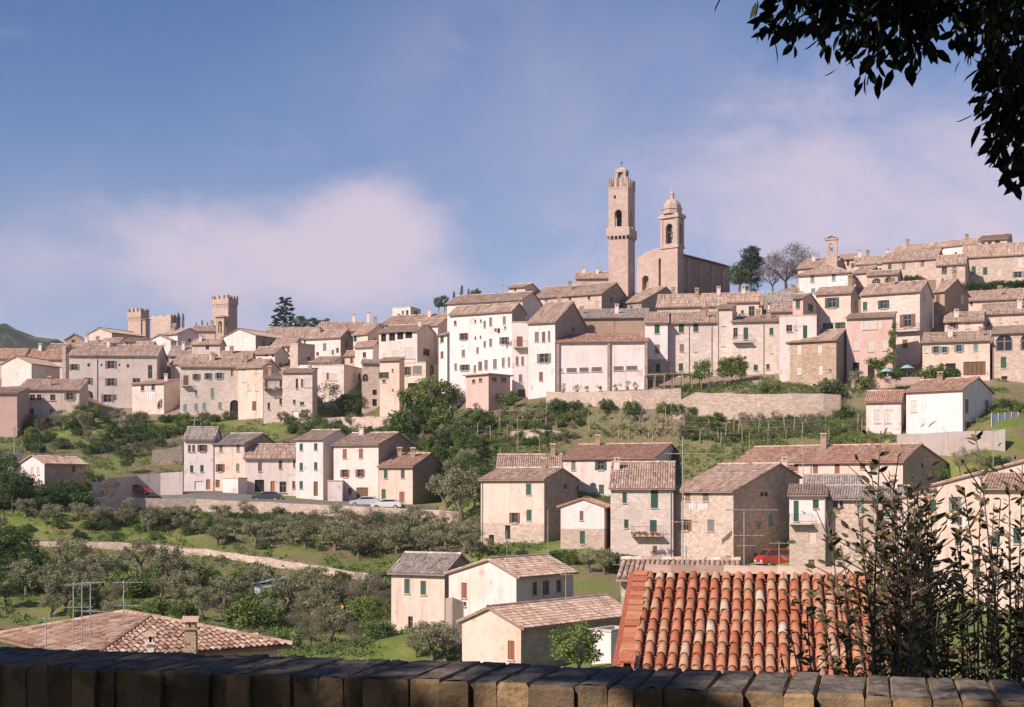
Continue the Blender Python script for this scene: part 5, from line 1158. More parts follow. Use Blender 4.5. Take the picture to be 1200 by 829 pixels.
def quads(name, mat, v, f, t):
    me = bpy.data.meshes.new(name); me.vertices.add(len(v)); me.vertices.foreach_set('co', np.ascontiguousarray(v, np.float32).ravel())
    n = len(f); me.loops.add(4 * n); me.loops.foreach_set('vertex_index', np.ascontiguousarray(f, np.int32).ravel())
    me.polygons.add(n); me.polygons.foreach_set('loop_start', np.arange(0, 4 * n, 4, dtype=np.int32)); me.polygons.foreach_set('loop_total', np.full(n, 4, np.int32))
    me.materials.append(M[mat]); at = me.attributes.new('tint', 'FLOAT', 'FACE'); at.data.foreach_set('value', np.asarray(t, np.float32))
    me.update(calc_edges=True); return me
def clumps(g, n, rx, ry, rz_, z, rmin, rmax, shell=.5):
    d = g.normal(size=(n, 3)); d /= np.linalg.norm(d, axis=1)[:, None]; r = g.uniform(shell, 1, n) ** .6
    c = d * r[:, None] * np.array([rx, ry, rz_]) + np.array([0, 0, z]); return c, g.uniform(rmin, rmax, n)
def trunk_mesh(name, seed, hgt, r, spread, limbs, mat='bark'):
    g = random.Random(seed); mb = MB(); f = Vector((g.uniform(-.2, .2), g.uniform(-.2, .2), hgt))
    mb.tube([(0, 0, -.4), (g.uniform(-.1, .1), g.uniform(-.1, .1), hgt * .5), f], [r * 1.25, r, r * .8], 7)
    for i in range(limbs):
        a = 2 * math.pi * i / limbs + g.uniform(-.4, .4); s = spread * g.uniform(.6, 1)
        m = f + Vector((math.cos(a) * s * .5, math.sin(a) * s * .5, spread * g.uniform(.3, .6))); t = f + Vector((math.cos(a) * s, math.sin(a) * s, spread * g.uniform(.7, 1.2)))
        mb.tube([f - Vector((0, 0, .1)), m, t], [r * .6, r * .38, r * .12], 5)
    return mb.mesh(name, [M[mat]], True)
PROT = {}                                               # kind -> list of (trunk mesh, crown mesh, height)
def proto(kind, crown, trunk, h): PROT.setdefault(kind, []).append((trunk, crown, h))
for s in range(4):
    g = np.random.default_rng(100 + s); c, r = clumps(g, 30, 1.75, 1.75, 1.25, 2.75, .38, .72)
    proto('olive', leaf_cloud('olive_crown', 'olive', c, r, 85, .27, .085, .85, 10 + s, .2), trunk_mesh('olive_trunk', s, 1.3, .2, 1.3, 4), 4.2)
    g = np.random.default_rng(140 + s); c, r = clumps(g, 22, 1.35, 1.35, 1.0, 1.05, .4, .7, .3); c[:, 2] = np.maximum(c[:, 2], .3)
    proto('bush', leaf_cloud('bush_crown', 'leafdark', c, r, 80, .24, .13, .9, 20 + s), trunk_mesh('bush_stem', 10 + s, .4, .07, .9, 5), 2.3)
    proto('shrub', leaf_cloud('shrub_crown', 'leaf', c[::-1], r, 80, .24, .13, .9, 30 + s), trunk_mesh('shrub_stem', 20 + s, .4, .06, .9, 5), 2.3)
    g = np.random.default_rng(180 + s); c, r = clumps(g, 34, 2.0, 2.0, 1.9, 3.9, .5, .9)
    proto('tree', leaf_cloud('tree_crown', 'leaf', c, r, 90, .30, .17, .9, 40 + s), trunk_mesh('tree_trunk', 30 + s, 1.9, .17, 1.7, 5), 6.0)
    proto('darktree', leaf_cloud('dark_tree_crown', 'leafdark', c, r, 90, .30, .15, .9, 50 + s), trunk_mesh('dark_tree_trunk', 40 + s, 1.9, .17, 1.7, 5), 6.0)
    g = np.random.default_rng(220 + s); c, r = clumps(g, 40, 1.9, 1.9, 2.0, 3.4, .45, .8, .35)
    proto('bare', leaf_cloud('twig_crown', 'twig', c, r, 55, .55, .03, .95, 60 + s, .7), trunk_mesh('bare_trunk', 50 + s, 1.5, .13, 1.9, 7), 5.6)
    # cypress and cedar
    z = np.linspace(.4, 7.6, 30); g = np.random.default_rng(260 + s); rr = .85 * np.sin(np.clip((z + .6) / 8.6, 0, 1) * math.pi) ** .6
    c = np.stack([g.normal(0, .12, 30), g.normal(0, .12, 30), z], 1)
    proto('cypress', leaf_cloud('cypress_crown', 'conifer', c, rr, 70, .3, .09, 1.1, 70 + s, 1.5), trunk_mesh('cypress_trunk', 60 + s, 1.2, .12, .3, 3), 8.2)
    c, r = [], []
    for lay in range(11):
        zz = 1.2 + lay * 1.06; R_ = 4.6 * (1 - (lay / 11.5)) ** .6 + .4
        for q in range(max(4, int(R_ * 4.2))):
            an = g.uniform(0, 6.28); ra = R_ * g.uniform(.35, 1.0); c.append((ra * math.cos(an), ra * math.sin(an), zz + g.normal(0, .18) - ra * .05)); r.append(g.uniform(.5, .85))
    proto('cedar', leaf_cloud('cedar_crown', 'conifer', c, r, 110, .42, .15, .45, 80 + s), trunk_mesh('cedar_trunk', 70 + s, 10.5, .3, .6, 4), 13.3)
g = np.random.default_rng(99); c, r = clumps(g, 90, 3.3, 3.3, 5.0, 6.4, .7, 1.3, .15); c[:, :2] *= np.clip(1.25 - (c[:, 2:3] - 1.4) / 13, .4, 1.15)
proto('broadcedar', leaf_cloud('broad_cedar_crown', 'conifer', c, r, 120, .42, .15, .55, 98), trunk_mesh('broad_cedar_trunk', 91, 9.5, .3, .8, 5), 12.3)
NAMES = {'broadcedar': ('cedar', 'tree'), 'olive': ('olive_tree', 'tree'), 'bush': ('bush', 'bush'), 'shrub': ('shrub', 'bush'), 'tree': ('leafy_tree', 'tree'), 'darktree': ('evergreen_tree', 'tree'), 'bare': ('bare_tree', 'tree'), 'cypress': ('cypress', 'tree'), 'cedar': ('cedar', 'tree')}
def plant(kind, p, hgt, label, group=None, wide=1.0):
    tr, cr, h = random.choice(PROT[kind]); s = hgt / h; nm, cat = NAMES[kind]
    o = empty(nm, p, label, cat, group, random.uniform(0, 6.28)); o.scale = (s * wide, s * wide, s)
    link('trunk' if kind not in ('bush', 'shrub') else 'stem', tr, o); link('crown' if kind not in ('bush', 'shrub') else 'foliage', cr, o); return o
def plant_px(kind, px, row, hpx, label, group=None, wide=1.0, lo=40, D=None):
    if D: p = P(px, row, D)
    else: p = hit(px, row, lo)
    if p is None: return
    return plant(kind, p - Vector((0, 0, .1)), hpx * p.y / F, label, group, wide)
rnd = random.Random(5)
FOOT = [(h.c, h.eL, h.eR, h.LL, h.LR) for h in HOUSES]
def in_house(x, y, pad=.8):
    for c, eL, eR, LL, LR in FOOT:
        dx, dy = x - c.x, y - c.y; a = dx * eL.x + dy * eL.y; b = dx * eR.x + dy * eR.y
        if -pad < a < LL + pad and -pad < b < LR + pad: return True
    return False
# olive grove
def scatter(kinds, quad, n, hlo, hhi, label, group, mind=14, lo=70):
    """plants inside a pixel quad (tl, tr, br, bl); label by kind"""
    pts = []
    for _ in range(n * 12):
        if len(pts) >= n: break
        s, t = rnd.random(), rnd.random(); top = Vector(quad[0]).lerp(Vector(quad[1]), s); bot = Vector(quad[3]).lerp(Vector(quad[2]), s); q = top.lerp(bot, t)
        if any((q.x - a) ** 2 + ((q.y - b) * 1.6) ** 2 < mind ** 2 for a, b in pts): continue
        p = hit(q.x, q.y, lo)
        if p is None or in_house(p.x, p.y): continue
        pts.append((q.x, q.y)); k = rnd.choice(kinds); plant(k, p - Vector((0, 0, .15)), rnd.uniform(hlo, hhi) * (.72 if k in ('bush', 'shrub') else 1) * p.y / F, label[k], group + ': ' + {'bush': 'bushes'}.get(k, NAMES[k][0].replace('_', ' ') + 's'), rnd.uniform(.9, 1.25))
G1 = {'olive': 'grey-green olive tree on the slope just below the road wall', 'bush': 'dark green bush on the slope just below the road wall', 'shrub': 'bright green shrub on the slope just below the road wall', 'bare': 'brown bare-twigged tree on the slope just below the road wall', 'darktree': 'dark evergreen tree on the slope just below the road wall'}
scatter(['olive', 'olive', 'bush', 'bush', 'shrub'], [(110, 610), (330, 616), (330, 632), (110, 622)], 26, 18, 28, G1, 'slope below the road wall', 13)
scatter(['bush', 'shrub', 'olive', 'bare', 'bush'], [(150, 601), (530, 612), (530, 620), (150, 608)], 30, 14, 22, G1, 'slope below the road wall', 11)
scatter(['bush', 'shrub', 'olive'], [(0, 612), (480, 640), (480, 655), (0, 628)], 22, 14, 24, {k_: v_.replace('just below the road wall', 'of open grass above the path wall') for k_, v_ in G1.items()}, 'open grass above the path wall', 16)
scatter(['olive', 'olive', 'olive', 'bare'], [(330, 622), (560, 628), (560, 655), (330, 645)], 28, 26, 38, G1, 'slope below the road wall', 17)
G2 = {'olive': 'grey-green olive tree in the grove below the path wall', 'bush': 'dark bush in the grove below the path wall', 'shrub': 'bright green shrub in the grove below the path wall', 'bare': 'brown bare-twigged tree in the grove below the path wall', 'darktree': 'dark evergreen tree in the grove below the path wall', 'tree': 'leafy green tree in the grove below the path wall'}
scatter(['olive', 'olive', 'bare', 'bush', 'shrub', 'shrub', 'olive'], [(40, 662), (300, 684), (330, 735), (40, 735)], 40, 30, 52, G2, 'grove below the path wall', 19)
scatter(['olive', 'bush', 'shrub', 'bare', 'olive'], [(290, 688), (455, 690), (450, 762), (330, 762)], 24, 30, 50, G2, 'grove below the path wall', 19)
scatter(['darktree', 'darktree', 'olive'], [(-20, 660), (45, 660), (45, 715), (-20, 715)], 7, 42, 58, G2, 'grove below the path wall', 18)
for px, row, hp in ((120, 616, 24), (178, 622, 30), (205, 620, 28), (62, 612, 22), (92, 610, 22), (30, 608, 24), (148, 616, 22), (255, 640, 26), (300, 640, 30), (420, 655, 34), (465, 650, 36), (500, 655, 40), (545, 650, 38)):
    plant_px('olive', px, row, hp, 'grey-green olive tree on the open grass between the road wall and the path', 'olives on the open grass', 1.2)
G3 = {'bush': 'dark bush crowding the small whitewashed house', 'darktree': 'dark evergreen tree crowding the small whitewashed house', 'shrub': 'green shrub crowding the small whitewashed house'}
scatter(['darktree', 'bush', 'bush'], [(-20, 578), (115, 580), (112, 600), (-20, 600)], 20, 24, 38, G3, 'greenery round the whitewashed house', 12)
for px, row, hp in ((3, 590, 60), (-8, 575, 48), (14, 600, 50)): plant_px('darktree', px, row, hp, 'tall dark tree left of the small whitewashed house', 'tall dark trees at the left')
plant_px('bare', 128, 592, 34, 'brown bare tree in front of the grey garage wall'); plant_px('darktree', 148, 556, 26, 'dark pointed evergreen above the red car')
G4 = {'bush': 'dark bush on the bank under the grey palazzo', 'darktree': 'dark evergreen on the bank under the grey palazzo', 'shrub': 'bright green shrub on the bank under the grey palazzo', 'tree': 'leafy green tree on the bank under the grey palazzo', 'olive': 'grey-green tree on the bank under the grey palazzo', 'bare': 'brown twiggy bush on the bank under the grey palazzo'}
scatter(['bush', 'bush', 'shrub', 'olive', 'bare', 'bush'], [(25, 500), (160, 492), (215, 540), (30, 532)], 46, 15, 26, G4, 'bank under the grey palazzo', 9)
scatter(['bush', 'shrub', 'shrub'], [(150, 492), (270, 492), (262, 505), (150, 520)], 26, 13, 20, G4, 'bank under the grey palazzo', 9)
for px, row, hp in ((95, 500, 28), (110, 498, 24), (82, 508, 24)): plant_px('tree', px, row, hp, 'leafy green tree against the low end of the grey palazzo', 'leafy trees by the grey palazzo')
G5 = {'bush': 'dark bush on the bank between the upper town and the road row', 'shrub': 'green shrub on the bank between the upper town and the road row', 'olive': 'grey-green tree on the bank between the upper town and the road row', 'bare': 'twiggy bush on the bank between the upper town and the road row', 'tree': 'leafy tree on the bank between the upper town and the road row'}
scatter(['bush', 'shrub', 'olive', 'bush'], [(330, 498), (470, 500), (520, 530), (340, 512)], 30, 14, 24, G5, 'bank behind the road row', 9)
for px, row, hp, k in ((404, 490, 28, 'darktree'), (416, 489, 32, 'darktree'), (410, 491, 18, 'bush')): plant_px(k, px, row, hp, 'tree at the foot of the creeper-covered block' if k != 'bush' else 'bush at the foot of the creeper-covered block', 'trees below the creeper-covered block')
for px, row, hp, k in ((485, 500, 50, 'tree'), (505, 498, 56, 'tree'), (522, 492, 46, 'tree'), (495, 515, 44, 'darktree'), (478, 510, 34, 'bush'), (515, 508, 36, 'shrub')): plant_px(k, px, row, hp, 'big leafy green tree in the gap right of the loggia house' if k == 'tree' else 'dark undergrowth tree below the big leafy trees', 'trees right of the loggia house' if k == 'tree' else 'lower growth right of the loggia house')
for px, row, hp, k in ((540, 612, 66, 'olive'), (522, 600, 50, 'olive'), (556, 596, 48, 'darktree'), (535, 572, 40, 'olive'), (512, 555, 34, 'darktree'), (548, 560, 34, 'olive'), (560, 575, 30, 'bush')): plant_px(k, px, row, hp, {'olive': 'tall grey-green tree between the cream cottage and the stone basement terrace', 'darktree': 'dark tree between the cream cottage and the stone basement terrace', 'bush': 'dark bush beside the stone basement terrace'}[k], 'trees right of the cream cottage: ' + k, .9)
G55 = {'olive': 'grey-green tree on the steep bank right of the cream cottage', 'darktree': 'dark tree on the steep bank right of the cream cottage', 'tree': 'leafy tree on the steep bank right of the cream cottage', 'bush': 'bush on the steep bank right of the cream cottage'}
scatter(['olive', 'tree', 'darktree', 'bush'], [(495, 520), (560, 500), (562, 590), (524, 575)], 26, 24, 38, G55, 'steep bank right of the cream cottage', 11)
# vineyard slope
G6 = {'bush': 'dark bush on the vineyard slope', 'shrub': 'green shrub on the vineyard slope', 'olive': 'grey-green bush on the vineyard slope', 'bare': 'bare twiggy bush on the vineyard slope'}
scatter(['bush', 'shrub', 'bare', 'olive', 'shrub'], [(550, 482), (760, 486), (780, 515), (545, 530)], 66, 10, 18, G6, 'vineyard slope', 10)
scatter(['bush', 'shrub', 'bare', 'bare'], [(780, 498), (1005, 488), (1010, 512), (780, 520)], 46, 10, 20, G6, 'vineyard slope', 10)
for px, row, hp, k in ((655, 486, 20, 'bush'), (672, 486, 18, 'bush'), (712, 484, 17, 'bush'), (740, 485, 18, 'shrub'), (602, 480, 22, 'tree'), (588, 478, 18, 'shrub'), (778, 488, 16, 'shrub'), (792, 490, 18, 'shrub'), (808, 490, 16, 'shrub'), (915, 486, 20, 'bare'), (940, 486, 22, 'bare'), (960, 486, 22, 'bare'), (898, 460, 16, 'shrub'), (910, 459, 14, 'olive'), (975, 468, 26, 'bush'), (1003, 456, 22, 'olive'), (1014, 456, 18, 'shrub')):
    plant_px(k, px, row, hp, {'bush': 'dark bush under the upper terrace walls', 'shrub': 'green shrub under the upper terrace walls', 'tree': 'small leafy tree beside the brick shed', 'bare': 'bare twiggy bush against the rubble terrace wall', 'olive': 'grey bush against the upper terrace walls'}[k], 'plants along the upper terrace walls: ' + k)
# upper town and skyline
plant_px('cedar', 334, 390, 46, 'big dark cedar on the skyline right of the battlemented tower', D=335, wide=1.15)
for px, row, hp in ((352, 390, 20), (366, 389, 17), (380, 388, 16)): plant_px('darktree', px, row, hp, 'round dark tree on the skyline beside the big cedar', 'round trees beside the cedar', 1.3, D=330)
for px, row, hp in ((204.5, 389, 22), (209, 389, 24), (214.5, 389, 23)): plant_px('cypress', px, row, hp, 'dark cypress beside the ruined keep', 'cypresses by the keep', .8, D=372)
for px, row, hp in ((230, 389, 12), (237, 389, 15), (243, 390, 13)): plant_px('cypress', px, row, hp, 'small cypress left of the battlemented tower', 'small cypresses by the battlemented tower', .9, D=350)
for px, row, hp in ((514, 366, 18), (521, 366, 20), (532, 362, 22), (541, 360, 27), (549, 359, 22), (558, 358, 20)): plant_px('darktree' if hp < 21 else 'cypress', px, row, hp, 'dark evergreen on the skyline above the big white house', 'skyline evergreens', .9, D=285)
plant_px('broadcedar', 880, 350, 72, 'large blue-green cedar right of the church', D=290, wide=.95)
plant_px('darktree', 866, 345, 34, 'dark tree at the foot of the large blue-green cedar', D=284, wide=1.1)
for px, row, hp, w in ((922, 345, 62, 1.3), (942, 342, 50, 1.2), (906, 346, 46, 1.1)): plant_px('bare', px, row, hp, 'brown bare tree right of the large blue-green cedar', 'bare trees by the cedar', w, D=276)
for px, row, hp in ((1066, 333, 12), (1074, 332, 11), (1081, 331, 9)): plant_px('bush', px, row, hp, 'dark bush beside the two-arched loggia', 'bushes by the loggia', D=250)
for i in range(9): plant_px('bush', 1134 + i * 9, 341 - i * .6, 11, 'dark hedge bush in the row on the hilltop terrace', 'hilltop hedge', 1.5, D=252)
for px, row, hp, k in ((1092, 447, 22, 'shrub'), (1106, 446, 24, 'shrub'), (1116, 447, 18, 'bush'), (1050, 444, 16, 'bush'), (1032, 443, 12, 'shrub')): plant_px(k, px, row, hp, 'green shrub in the garden of the pink house' if k == 'shrub' else 'dark bush in the garden of the pink house', 'garden of the pink house: ' + k, D=203)
for px, row, hp, k in ((1186, 498, 18, 'bush'), (1198, 496, 22, 'shrub'), (1172, 484, 14, 'bush'), (1206, 490, 20, 'bush'), (1190, 482, 15, 'shrub'), (1180, 478, 13, 'bush')): plant_px(k, px, row, hp, 'overgrown bush on the bank right of the white gabled house', 'bank right of the white gabled house', D=190)
for px, row, hp, k in ((1090, 556, 24, 'bare'), (1125, 556, 34, 'bare'), (1150, 556, 36, 'bare'), (1105, 560, 14, 'shrub'), (1140, 560, 14, 'shrub'), (1168, 556, 26, 'bush')): plant_px(k, px, row, hp, {'bare': 'bare garden tree below the grey retaining wall', 'shrub': 'green garden plant below the grey retaining wall', 'bush': 'dark garden bush below the grey retaining wall'}[k], 'garden below the grey retaining wall: ' + k, D=150)
# middle gardens
for px, row, hp, k in ((690, 672, 30, 'olive'), (708, 674, 32, 'olive'), (722, 672, 26, 'bush'), (672, 662, 20, 'shrub'), (735, 668, 20, 'bush'), (655, 660, 18, 'bush'), (612, 655, 14, 'bush'), (590, 650, 14, 'shrub'), (570, 652, 22, 'olive'), (552, 655, 30, 'olive'), (742, 680, 24, 'shrub'), (765, 674, 16, 'bush')): plant_px(k, px, row, hp, 'garden %s below the little white gabled house' % {'olive': 'tree with grey leaves', 'bush': 'bush with dark leaves', 'shrub': 'shrub with bright leaves'}[k], 'garden below the little white house: ' + k)
plant_px('tree', 676, 800, 72, 'bright green fig tree in front of the long barn wall', wide=1.15, D=84)
for px, row, hp, w in ((506, 776, 50, 1.2), (522, 778, 44, 1.0), (488, 772, 30, 1.0)): plant_px('olive', px, row, hp, 'grey olive tree between the beige house and the cream barn', 'olives by the cream barn', w)
plant_px('tree', 440, 742, 44, 'leafy tree left of the beige two-storey house'); plant_px('bare', 427, 722, 60, 'tall bare tree left of the beige two-storey house')
plant_px('tree', 400, 700, 34, 'bright leafy tree above the yellow tarp')
# creepers and hedges: leaves over a block
def leafy_block(name, label, corners, mat, cat, per=60, ll=.22, lw=.14, r=.45, n=60, seed=3, flat=.9):
    """corners: list of (px,row,D) quads the growth covers"""
    g = np.random.default_rng(seed); a, b, c, d = [P(*q) for q in corners]; cen = []
    for _ in range(n):
        s, t = g.random(), g.random(); q = a.lerp(b, s).lerp(d.lerp(c, s), t); cen.append((q - a)[:])
    me = leaf_cloud(name, mat, np.array(cen), g.uniform(.6, 1.2, n) * r, per, ll, lw, flat, seed)
    o = link(name, me, None, a); tag(o, label, cat); return o
leafy_block('creeper', 'yellow-green creeper spreading over the creeper-covered block', [(372, 446, 247), (399, 450, 248.5), (396, 484, 248), (360, 484, 245.5)], 'leafy', 'climbing plant', 44, .25, .16, .8, 46)
leafy_block('ivy', 'thick bright ivy over a garden building beside the narrow house', [(845, 420, 211), (873, 418, 211.5), (874, 440, 211), (840, 440, 210)], 'leafy', 'climbing plant', 70, .22, .16, .6, 90, 4)
leafy_block('ivy', 'dark ivy bush at the left end of the bright ivy', [(815, 426, 211), (832, 424, 211), (834, 442, 210), (812, 442, 210)], 'leaf', 'climbing plant', 70, .22, .14, .7, 40, 5)
leafy_block('creeper', 'narrow green creeper climbing the corner of the pink house', [(1044, 380, 206.2), (1049, 376, 206.2), (1048, 425, 205.8), (1040, 425, 205.8)], 'leaf', 'climbing plant', 60, .2, .13, .42, 46, 6)
leafy_block('hedge', 'clipped green hedge sloping beside the ramp above the vineyard', [(775, 468, 210), (806, 450, 211.5), (809, 456, 211), (778, 474, 209.6)], 'leaf', 'hedge', 80, .2, .12, .5, 60, 7)
leafy_block('hedge', 'green creeper curtain over the arches of the pink house', [(1012, 421, 205.5), (1040, 420, 205.5), (1038, 438, 205), (1030, 436, 205)], 'leaf', 'climbing plant', 70, .2, .13, .55, 34, 8)
# vines in rows
def vine_row(px0, row0, px1, row1, hgt=1.5):
    a, b = hit(px0, row0), hit(px1, row1)
    if a is None or b is None: return
    L = (b - a).length; root = empty('vine_row', a, 'row of young vines trained between pale posts on the vineyard slope', 'vines', 'vine rows on the vineyard slope')
    n = int(L * 2.2); g = np.random.default_rng(int(px0 * 7 + row0)); cen = []
    for i in range(n):
        q = a.lerp(b, g.random()); cen.append((q.x - a.x, q.y - a.y + g.normal(0, .15), gz(q.x, q.y) - a.z + g.uniform(.3, hgt)))
    link('foliage', leaf_cloud('vine_leaves', 'leaf' if g.random() < .6 else 'leafdark', np.array(cen), g.uniform(.28, .5, n), 26, .2, .14, .9, int(px0)), root)
    k = max(2, int(L / 3.2)); me = U.get('post')
    if me is None:
        mb = MB(); mb.tube([(0, 0, -.3), (.02, 0, 1.2), (0, .02, 2.4)], [.07, .065, .055], 6); me = U['post'] = mb.mesh('vine_post', [M['wood']])
    for i in range(k + 1):
        q = a.lerp(b, i / k); o = link('post', me, root, (q.x - a.x, q.y - a.y, gz(q.x, q.y) - a.z), (random.uniform(-.08, .08), random.uniform(-.08, .08), random.random() * 6), (1, 1, random.uniform(.7, 1.15)))
    wb = MB(); pts = [Vector((a.lerp(b, i / k).x - a.x, a.lerp(b, i / k).y - a.y, gz(*a.lerp(b, i / k).xy) - a.z + 1.5)) for i in range(k + 1)]
    wb.tube(pts, .012, 4); wb.build('wire', M['metal'], root)
for r_ in ((560, 506, 640, 504), (690, 505, 780, 510), (700, 497, 780, 499), (560, 518, 590, 520), (690, 516, 760, 519), (770, 514, 850, 516), (775, 505, 860, 508), (860, 506, 950, 505), (865, 516, 940, 514), (930, 510, 1005, 507), (560, 495, 640, 493), (820, 522, 870, 521)): vine_row(*r_)
# tall stakes and poles
def stake(px, row, top, label, group, r=.06):
    p = hit(px, row); 
    if p is None: return
    hz = (row - top) * p.y / F; mb = MB(); mb.tube([(0, 0, -.3), (random.uniform(-.05, .05), 0, hz * .5), (random.uniform(-.12, .12), 0, hz)], [r, r * .9, r * .8], 6)
    o = mb.build('stake', M['wood'], None, p); tag(o, label, 'stake', group)
for px, row, top in ((570, 505, 490), (594, 512, 497), (607, 534, 490), (632, 535, 510), (587, 540, 524), (715, 508, 494), (737, 511, 495), (763, 512, 500), (765, 518, 503), (842, 520, 504), (833, 518, 505), (878, 532, 506), (889, 514, 500), (921, 516, 504), (945, 506, 492), (972, 516, 500), (1010, 510, 492), (790, 514, 498), (795, 514, 502), (652, 508, 495)):
    stake(px, row, top, 'pale wooden stake standing in the vineyard slope', 'vineyard stakes')
# ground cover that nobody could count
def cover(name, mat, n, region, ll, lw, per, seed, keep, hh=.35):
    g = np.random.default_rng(seed); px = g.uniform(region[0], region[1], n); D = g.uniform(region[2], region[3], n)
    X = (px - 600) / F * D; Y = D; nz = np.sin(X * .31 + seed) * np.sin(Y * .23 + 1.7 * seed) + .5 * np.sin(X * .9 + Y * .7)
    ok = (nz > keep)
    for c, eL, eR, LL, LR in FOOT:
        a = (X - c.x) * eL.x + (Y - c.y) * eL.y; b = (X - c.x) * eR.x + (Y - c.y) * eR.y
        ok &= ~((a > -.4) & (a < LL + .4) & (b > -.4) & (b < LR + .4))
    X, Y = X[ok], Y[ok]; Z = ground(X, Y); c = np.stack([X, Y, Z + hh * .5], 1); o = c.mean(0)
    me = leaf_cloud(name, mat, c - o, g.uniform(.25, .7, len(c)), per, ll, lw, .7, seed, .6)
    ob = link(name, me, None, o); tag(ob, kind='stuff')
cover('meadow_grass', 'leafy', 9000, (-60, 640, 110, 190), .30, .05, 9, 1, -.1, .2)
cover('undergrowth', 'leafdark', 4200, (-60, 640, 92, 190), .28, .14, 14, 2, .1)
cover('weeds', 'leaf', 6500, (-60, 640, 92, 190), .28, .13, 13, 3, .0)
cover('dry_scrub', 'twig', 2600, (-60, 640, 92, 190), .5, .04, 10, 4, .3)
cover('vineyard_weeds', 'leaf', 13000, (530, 1180, 184, 213), .28, .13, 12, 5, -.55)
cover('vineyard_shade_growth', 'leafdark', 5200, (530, 1010, 184, 212), .26, .13, 13, 15, .1)  # dark-leaved ground cover, scattered by a wave mask
cover('vineyard_scrub', 'twig', 2600, (530, 1050, 182, 216), .40, .035, 10, 6, .0)
cover('bank_scrub', 'leafdark', 5500, (-40, 540, 207, 250), .24, .12, 12, 7, .0)
cover('bank_grass', 'olive', 5000, (-40, 540, 207, 250), .3, .06, 10, 17, -.3, .2)
cover('garden_weeds', 'leaf', 1300, (540, 1210, 92, 180), .22, .1, 10, 8, .1)
# ------------------------------------------------------------------ foreground plants
def leaf_var(mat, seed):
    out = []
    for t in (.1, .25, .4, .55, .7, .85, .97):
        mb = MB(); w = .26; f = .05
        L = [(0, 0, 0), (-w * .7, .3, f), (0, .35, 0), (w * .7, .3, f), (-w * .62, .68, f * .8), (0, .7, -.01), (w * .62, .68, f * .8), (0, 1, -.05)]
        mb.v = L
        for q in ((0, 2, 1), (0, 3, 2), (1, 2, 5, 4), (2, 3, 6, 5), (4, 5, 7), (5, 6, 7)): mb.f.append(q); mb.m.append(0); mb.t.append(t)
        out.append(mb.mesh('leaf', [M[mat]], True))
    return out
def merge_leaves(mats_list, me_list, name, mat):         # many leaves into one mesh
    v, f, t = [], [], []
    b = 0
    for mt, me in zip(mats_list, me_list):
        co = np.array([x.co for x in me.vertices]); m = np.array(mt)
        v.append(co @ m[:3, :3].T + m[:3, 3]); 
        for p in me.polygons: f.append(tuple(b + i for i in p.vertices))
        tv = me.attributes['tint'].data[0].value; t += [tv] * len(me.polygons); b += len(co)
    me = bpy.data.meshes.new(name); me.from_pydata(np.concatenate(v).tolist(), [], f); me.materials.append(M[mat])
    me.polygons.foreach_set('use_smooth', [True] * len(f)); at = me.attributes.new('tint', 'FLOAT', 'FACE'); at.data.foreach_set('value', t); me.update(); return me
def leaf_matrix(p, d, size, roll):
    d = d.normalized(); s = d.orthogonal().normalized(); s = Matrix.Rotation(roll, 3, d) @ s; n = d.cross(s)
    m = Matrix((s, d, -n)).transposed().to_4x4(); return Matrix.Translation(p) @ m @ Matrix.Diagonal((size, size, size, 1))
def finish_leaves(root, mats, mes, nobj, mat, key):
    order = sorted(range(len(mats)), key=lambda i: key(mats[i].translation + root.location))
    for i in order[:nobj]:
        o = link('leaf', mes[i], root); o.matrix_basis = mats[i]
    rest = order[nobj:]
    if rest: tag(link('foliage', merge_leaves([mats[i] for i in rest], [mes[i] for i in rest], 'foliage', mat), root), kind='stuff')
def laurel(X, Y, tips, label, seed, dense):
    g = random.Random(seed); lv = leaf_var('bushleaf', seed); z0 = gz(X, Y)
    root = empty('laurel_bush', (X, Y, z0), label, 'bush', 'laurel bushes behind the parapet'); o = Vector((X, Y, z0)); mb = MB(); mats, mes = [], []
    for (px, row) in tips:
        D = Y + g.uniform(-.55, .55); tip = P(px, row, D) - o; b = Vector((g.uniform(-.25, .25), g.uniform(-.2, .2), -.2))
        mid = b.lerp(tip, .55) + Vector((g.uniform(-.2, .2), g.uniform(-.2, .2), .25)); pts = []
        for i in range(15): s = i / 14; pts.append(b * (1 - s) ** 2 + mid * 2 * s * (1 - s) + tip * s * s)
        mb.tube(pts, [.016 * (1 - i / 14.5) + .0025 for i in range(15)], 5)
        Ls = sum((pts[i + 1] - pts[i]).length for i in range(14)); nl = int(Ls * dense)
        for i in range(nl):
            s = g.uniform(.35, 1) ** .8; k = min(13, int(s * 14)); p = pts[k].lerp(pts[k + 1], s * 14 - k); ax = (pts[k + 1] - pts[k]).normalized()
            side = Matrix.Rotation(g.uniform(0, 6.28), 3, ax) @ ax.orthogonal().normalized(); off = 0
            if g.random() < .55 * (1 - s) + .15:                             # short side twig
                off = g.uniform(.08, .32); 
                if g.random() < .3: mb.tube([p, p + (side + ax * .7) * off], [.006, .003], 3, cap=False)
                p = p + (side + ax * .7) * off
            d = (ax * g.uniform(.1, 1.0) + side).normalized(); mats.append(leaf_matrix(p, d, g.uniform(.05, .08), g.uniform(0, 6.28))); mes.append(lv[min(6, max(0, int(g.gauss(3.7, 1.9))))])
    mb.build('stems', M['bark'], root, smooth=True)
    finish_leaves(root, mats, mes, 300, 'bushleaf', lambda p: (p.z < -1.1, p.y))
g_ = random.Random(3)
t1 = [(1032, 505), (1020, 548), (1042, 552), (1003, 580), (968, 600), (985, 640), (1062, 566), (1078, 600), (1090, 640), (1104, 672), (1050, 590), (1010, 620), (1035, 610), (1066, 640), (960, 690), (925, 735), (945, 712), (915, 765), (1115, 705), (990, 690), (1120, 650)]
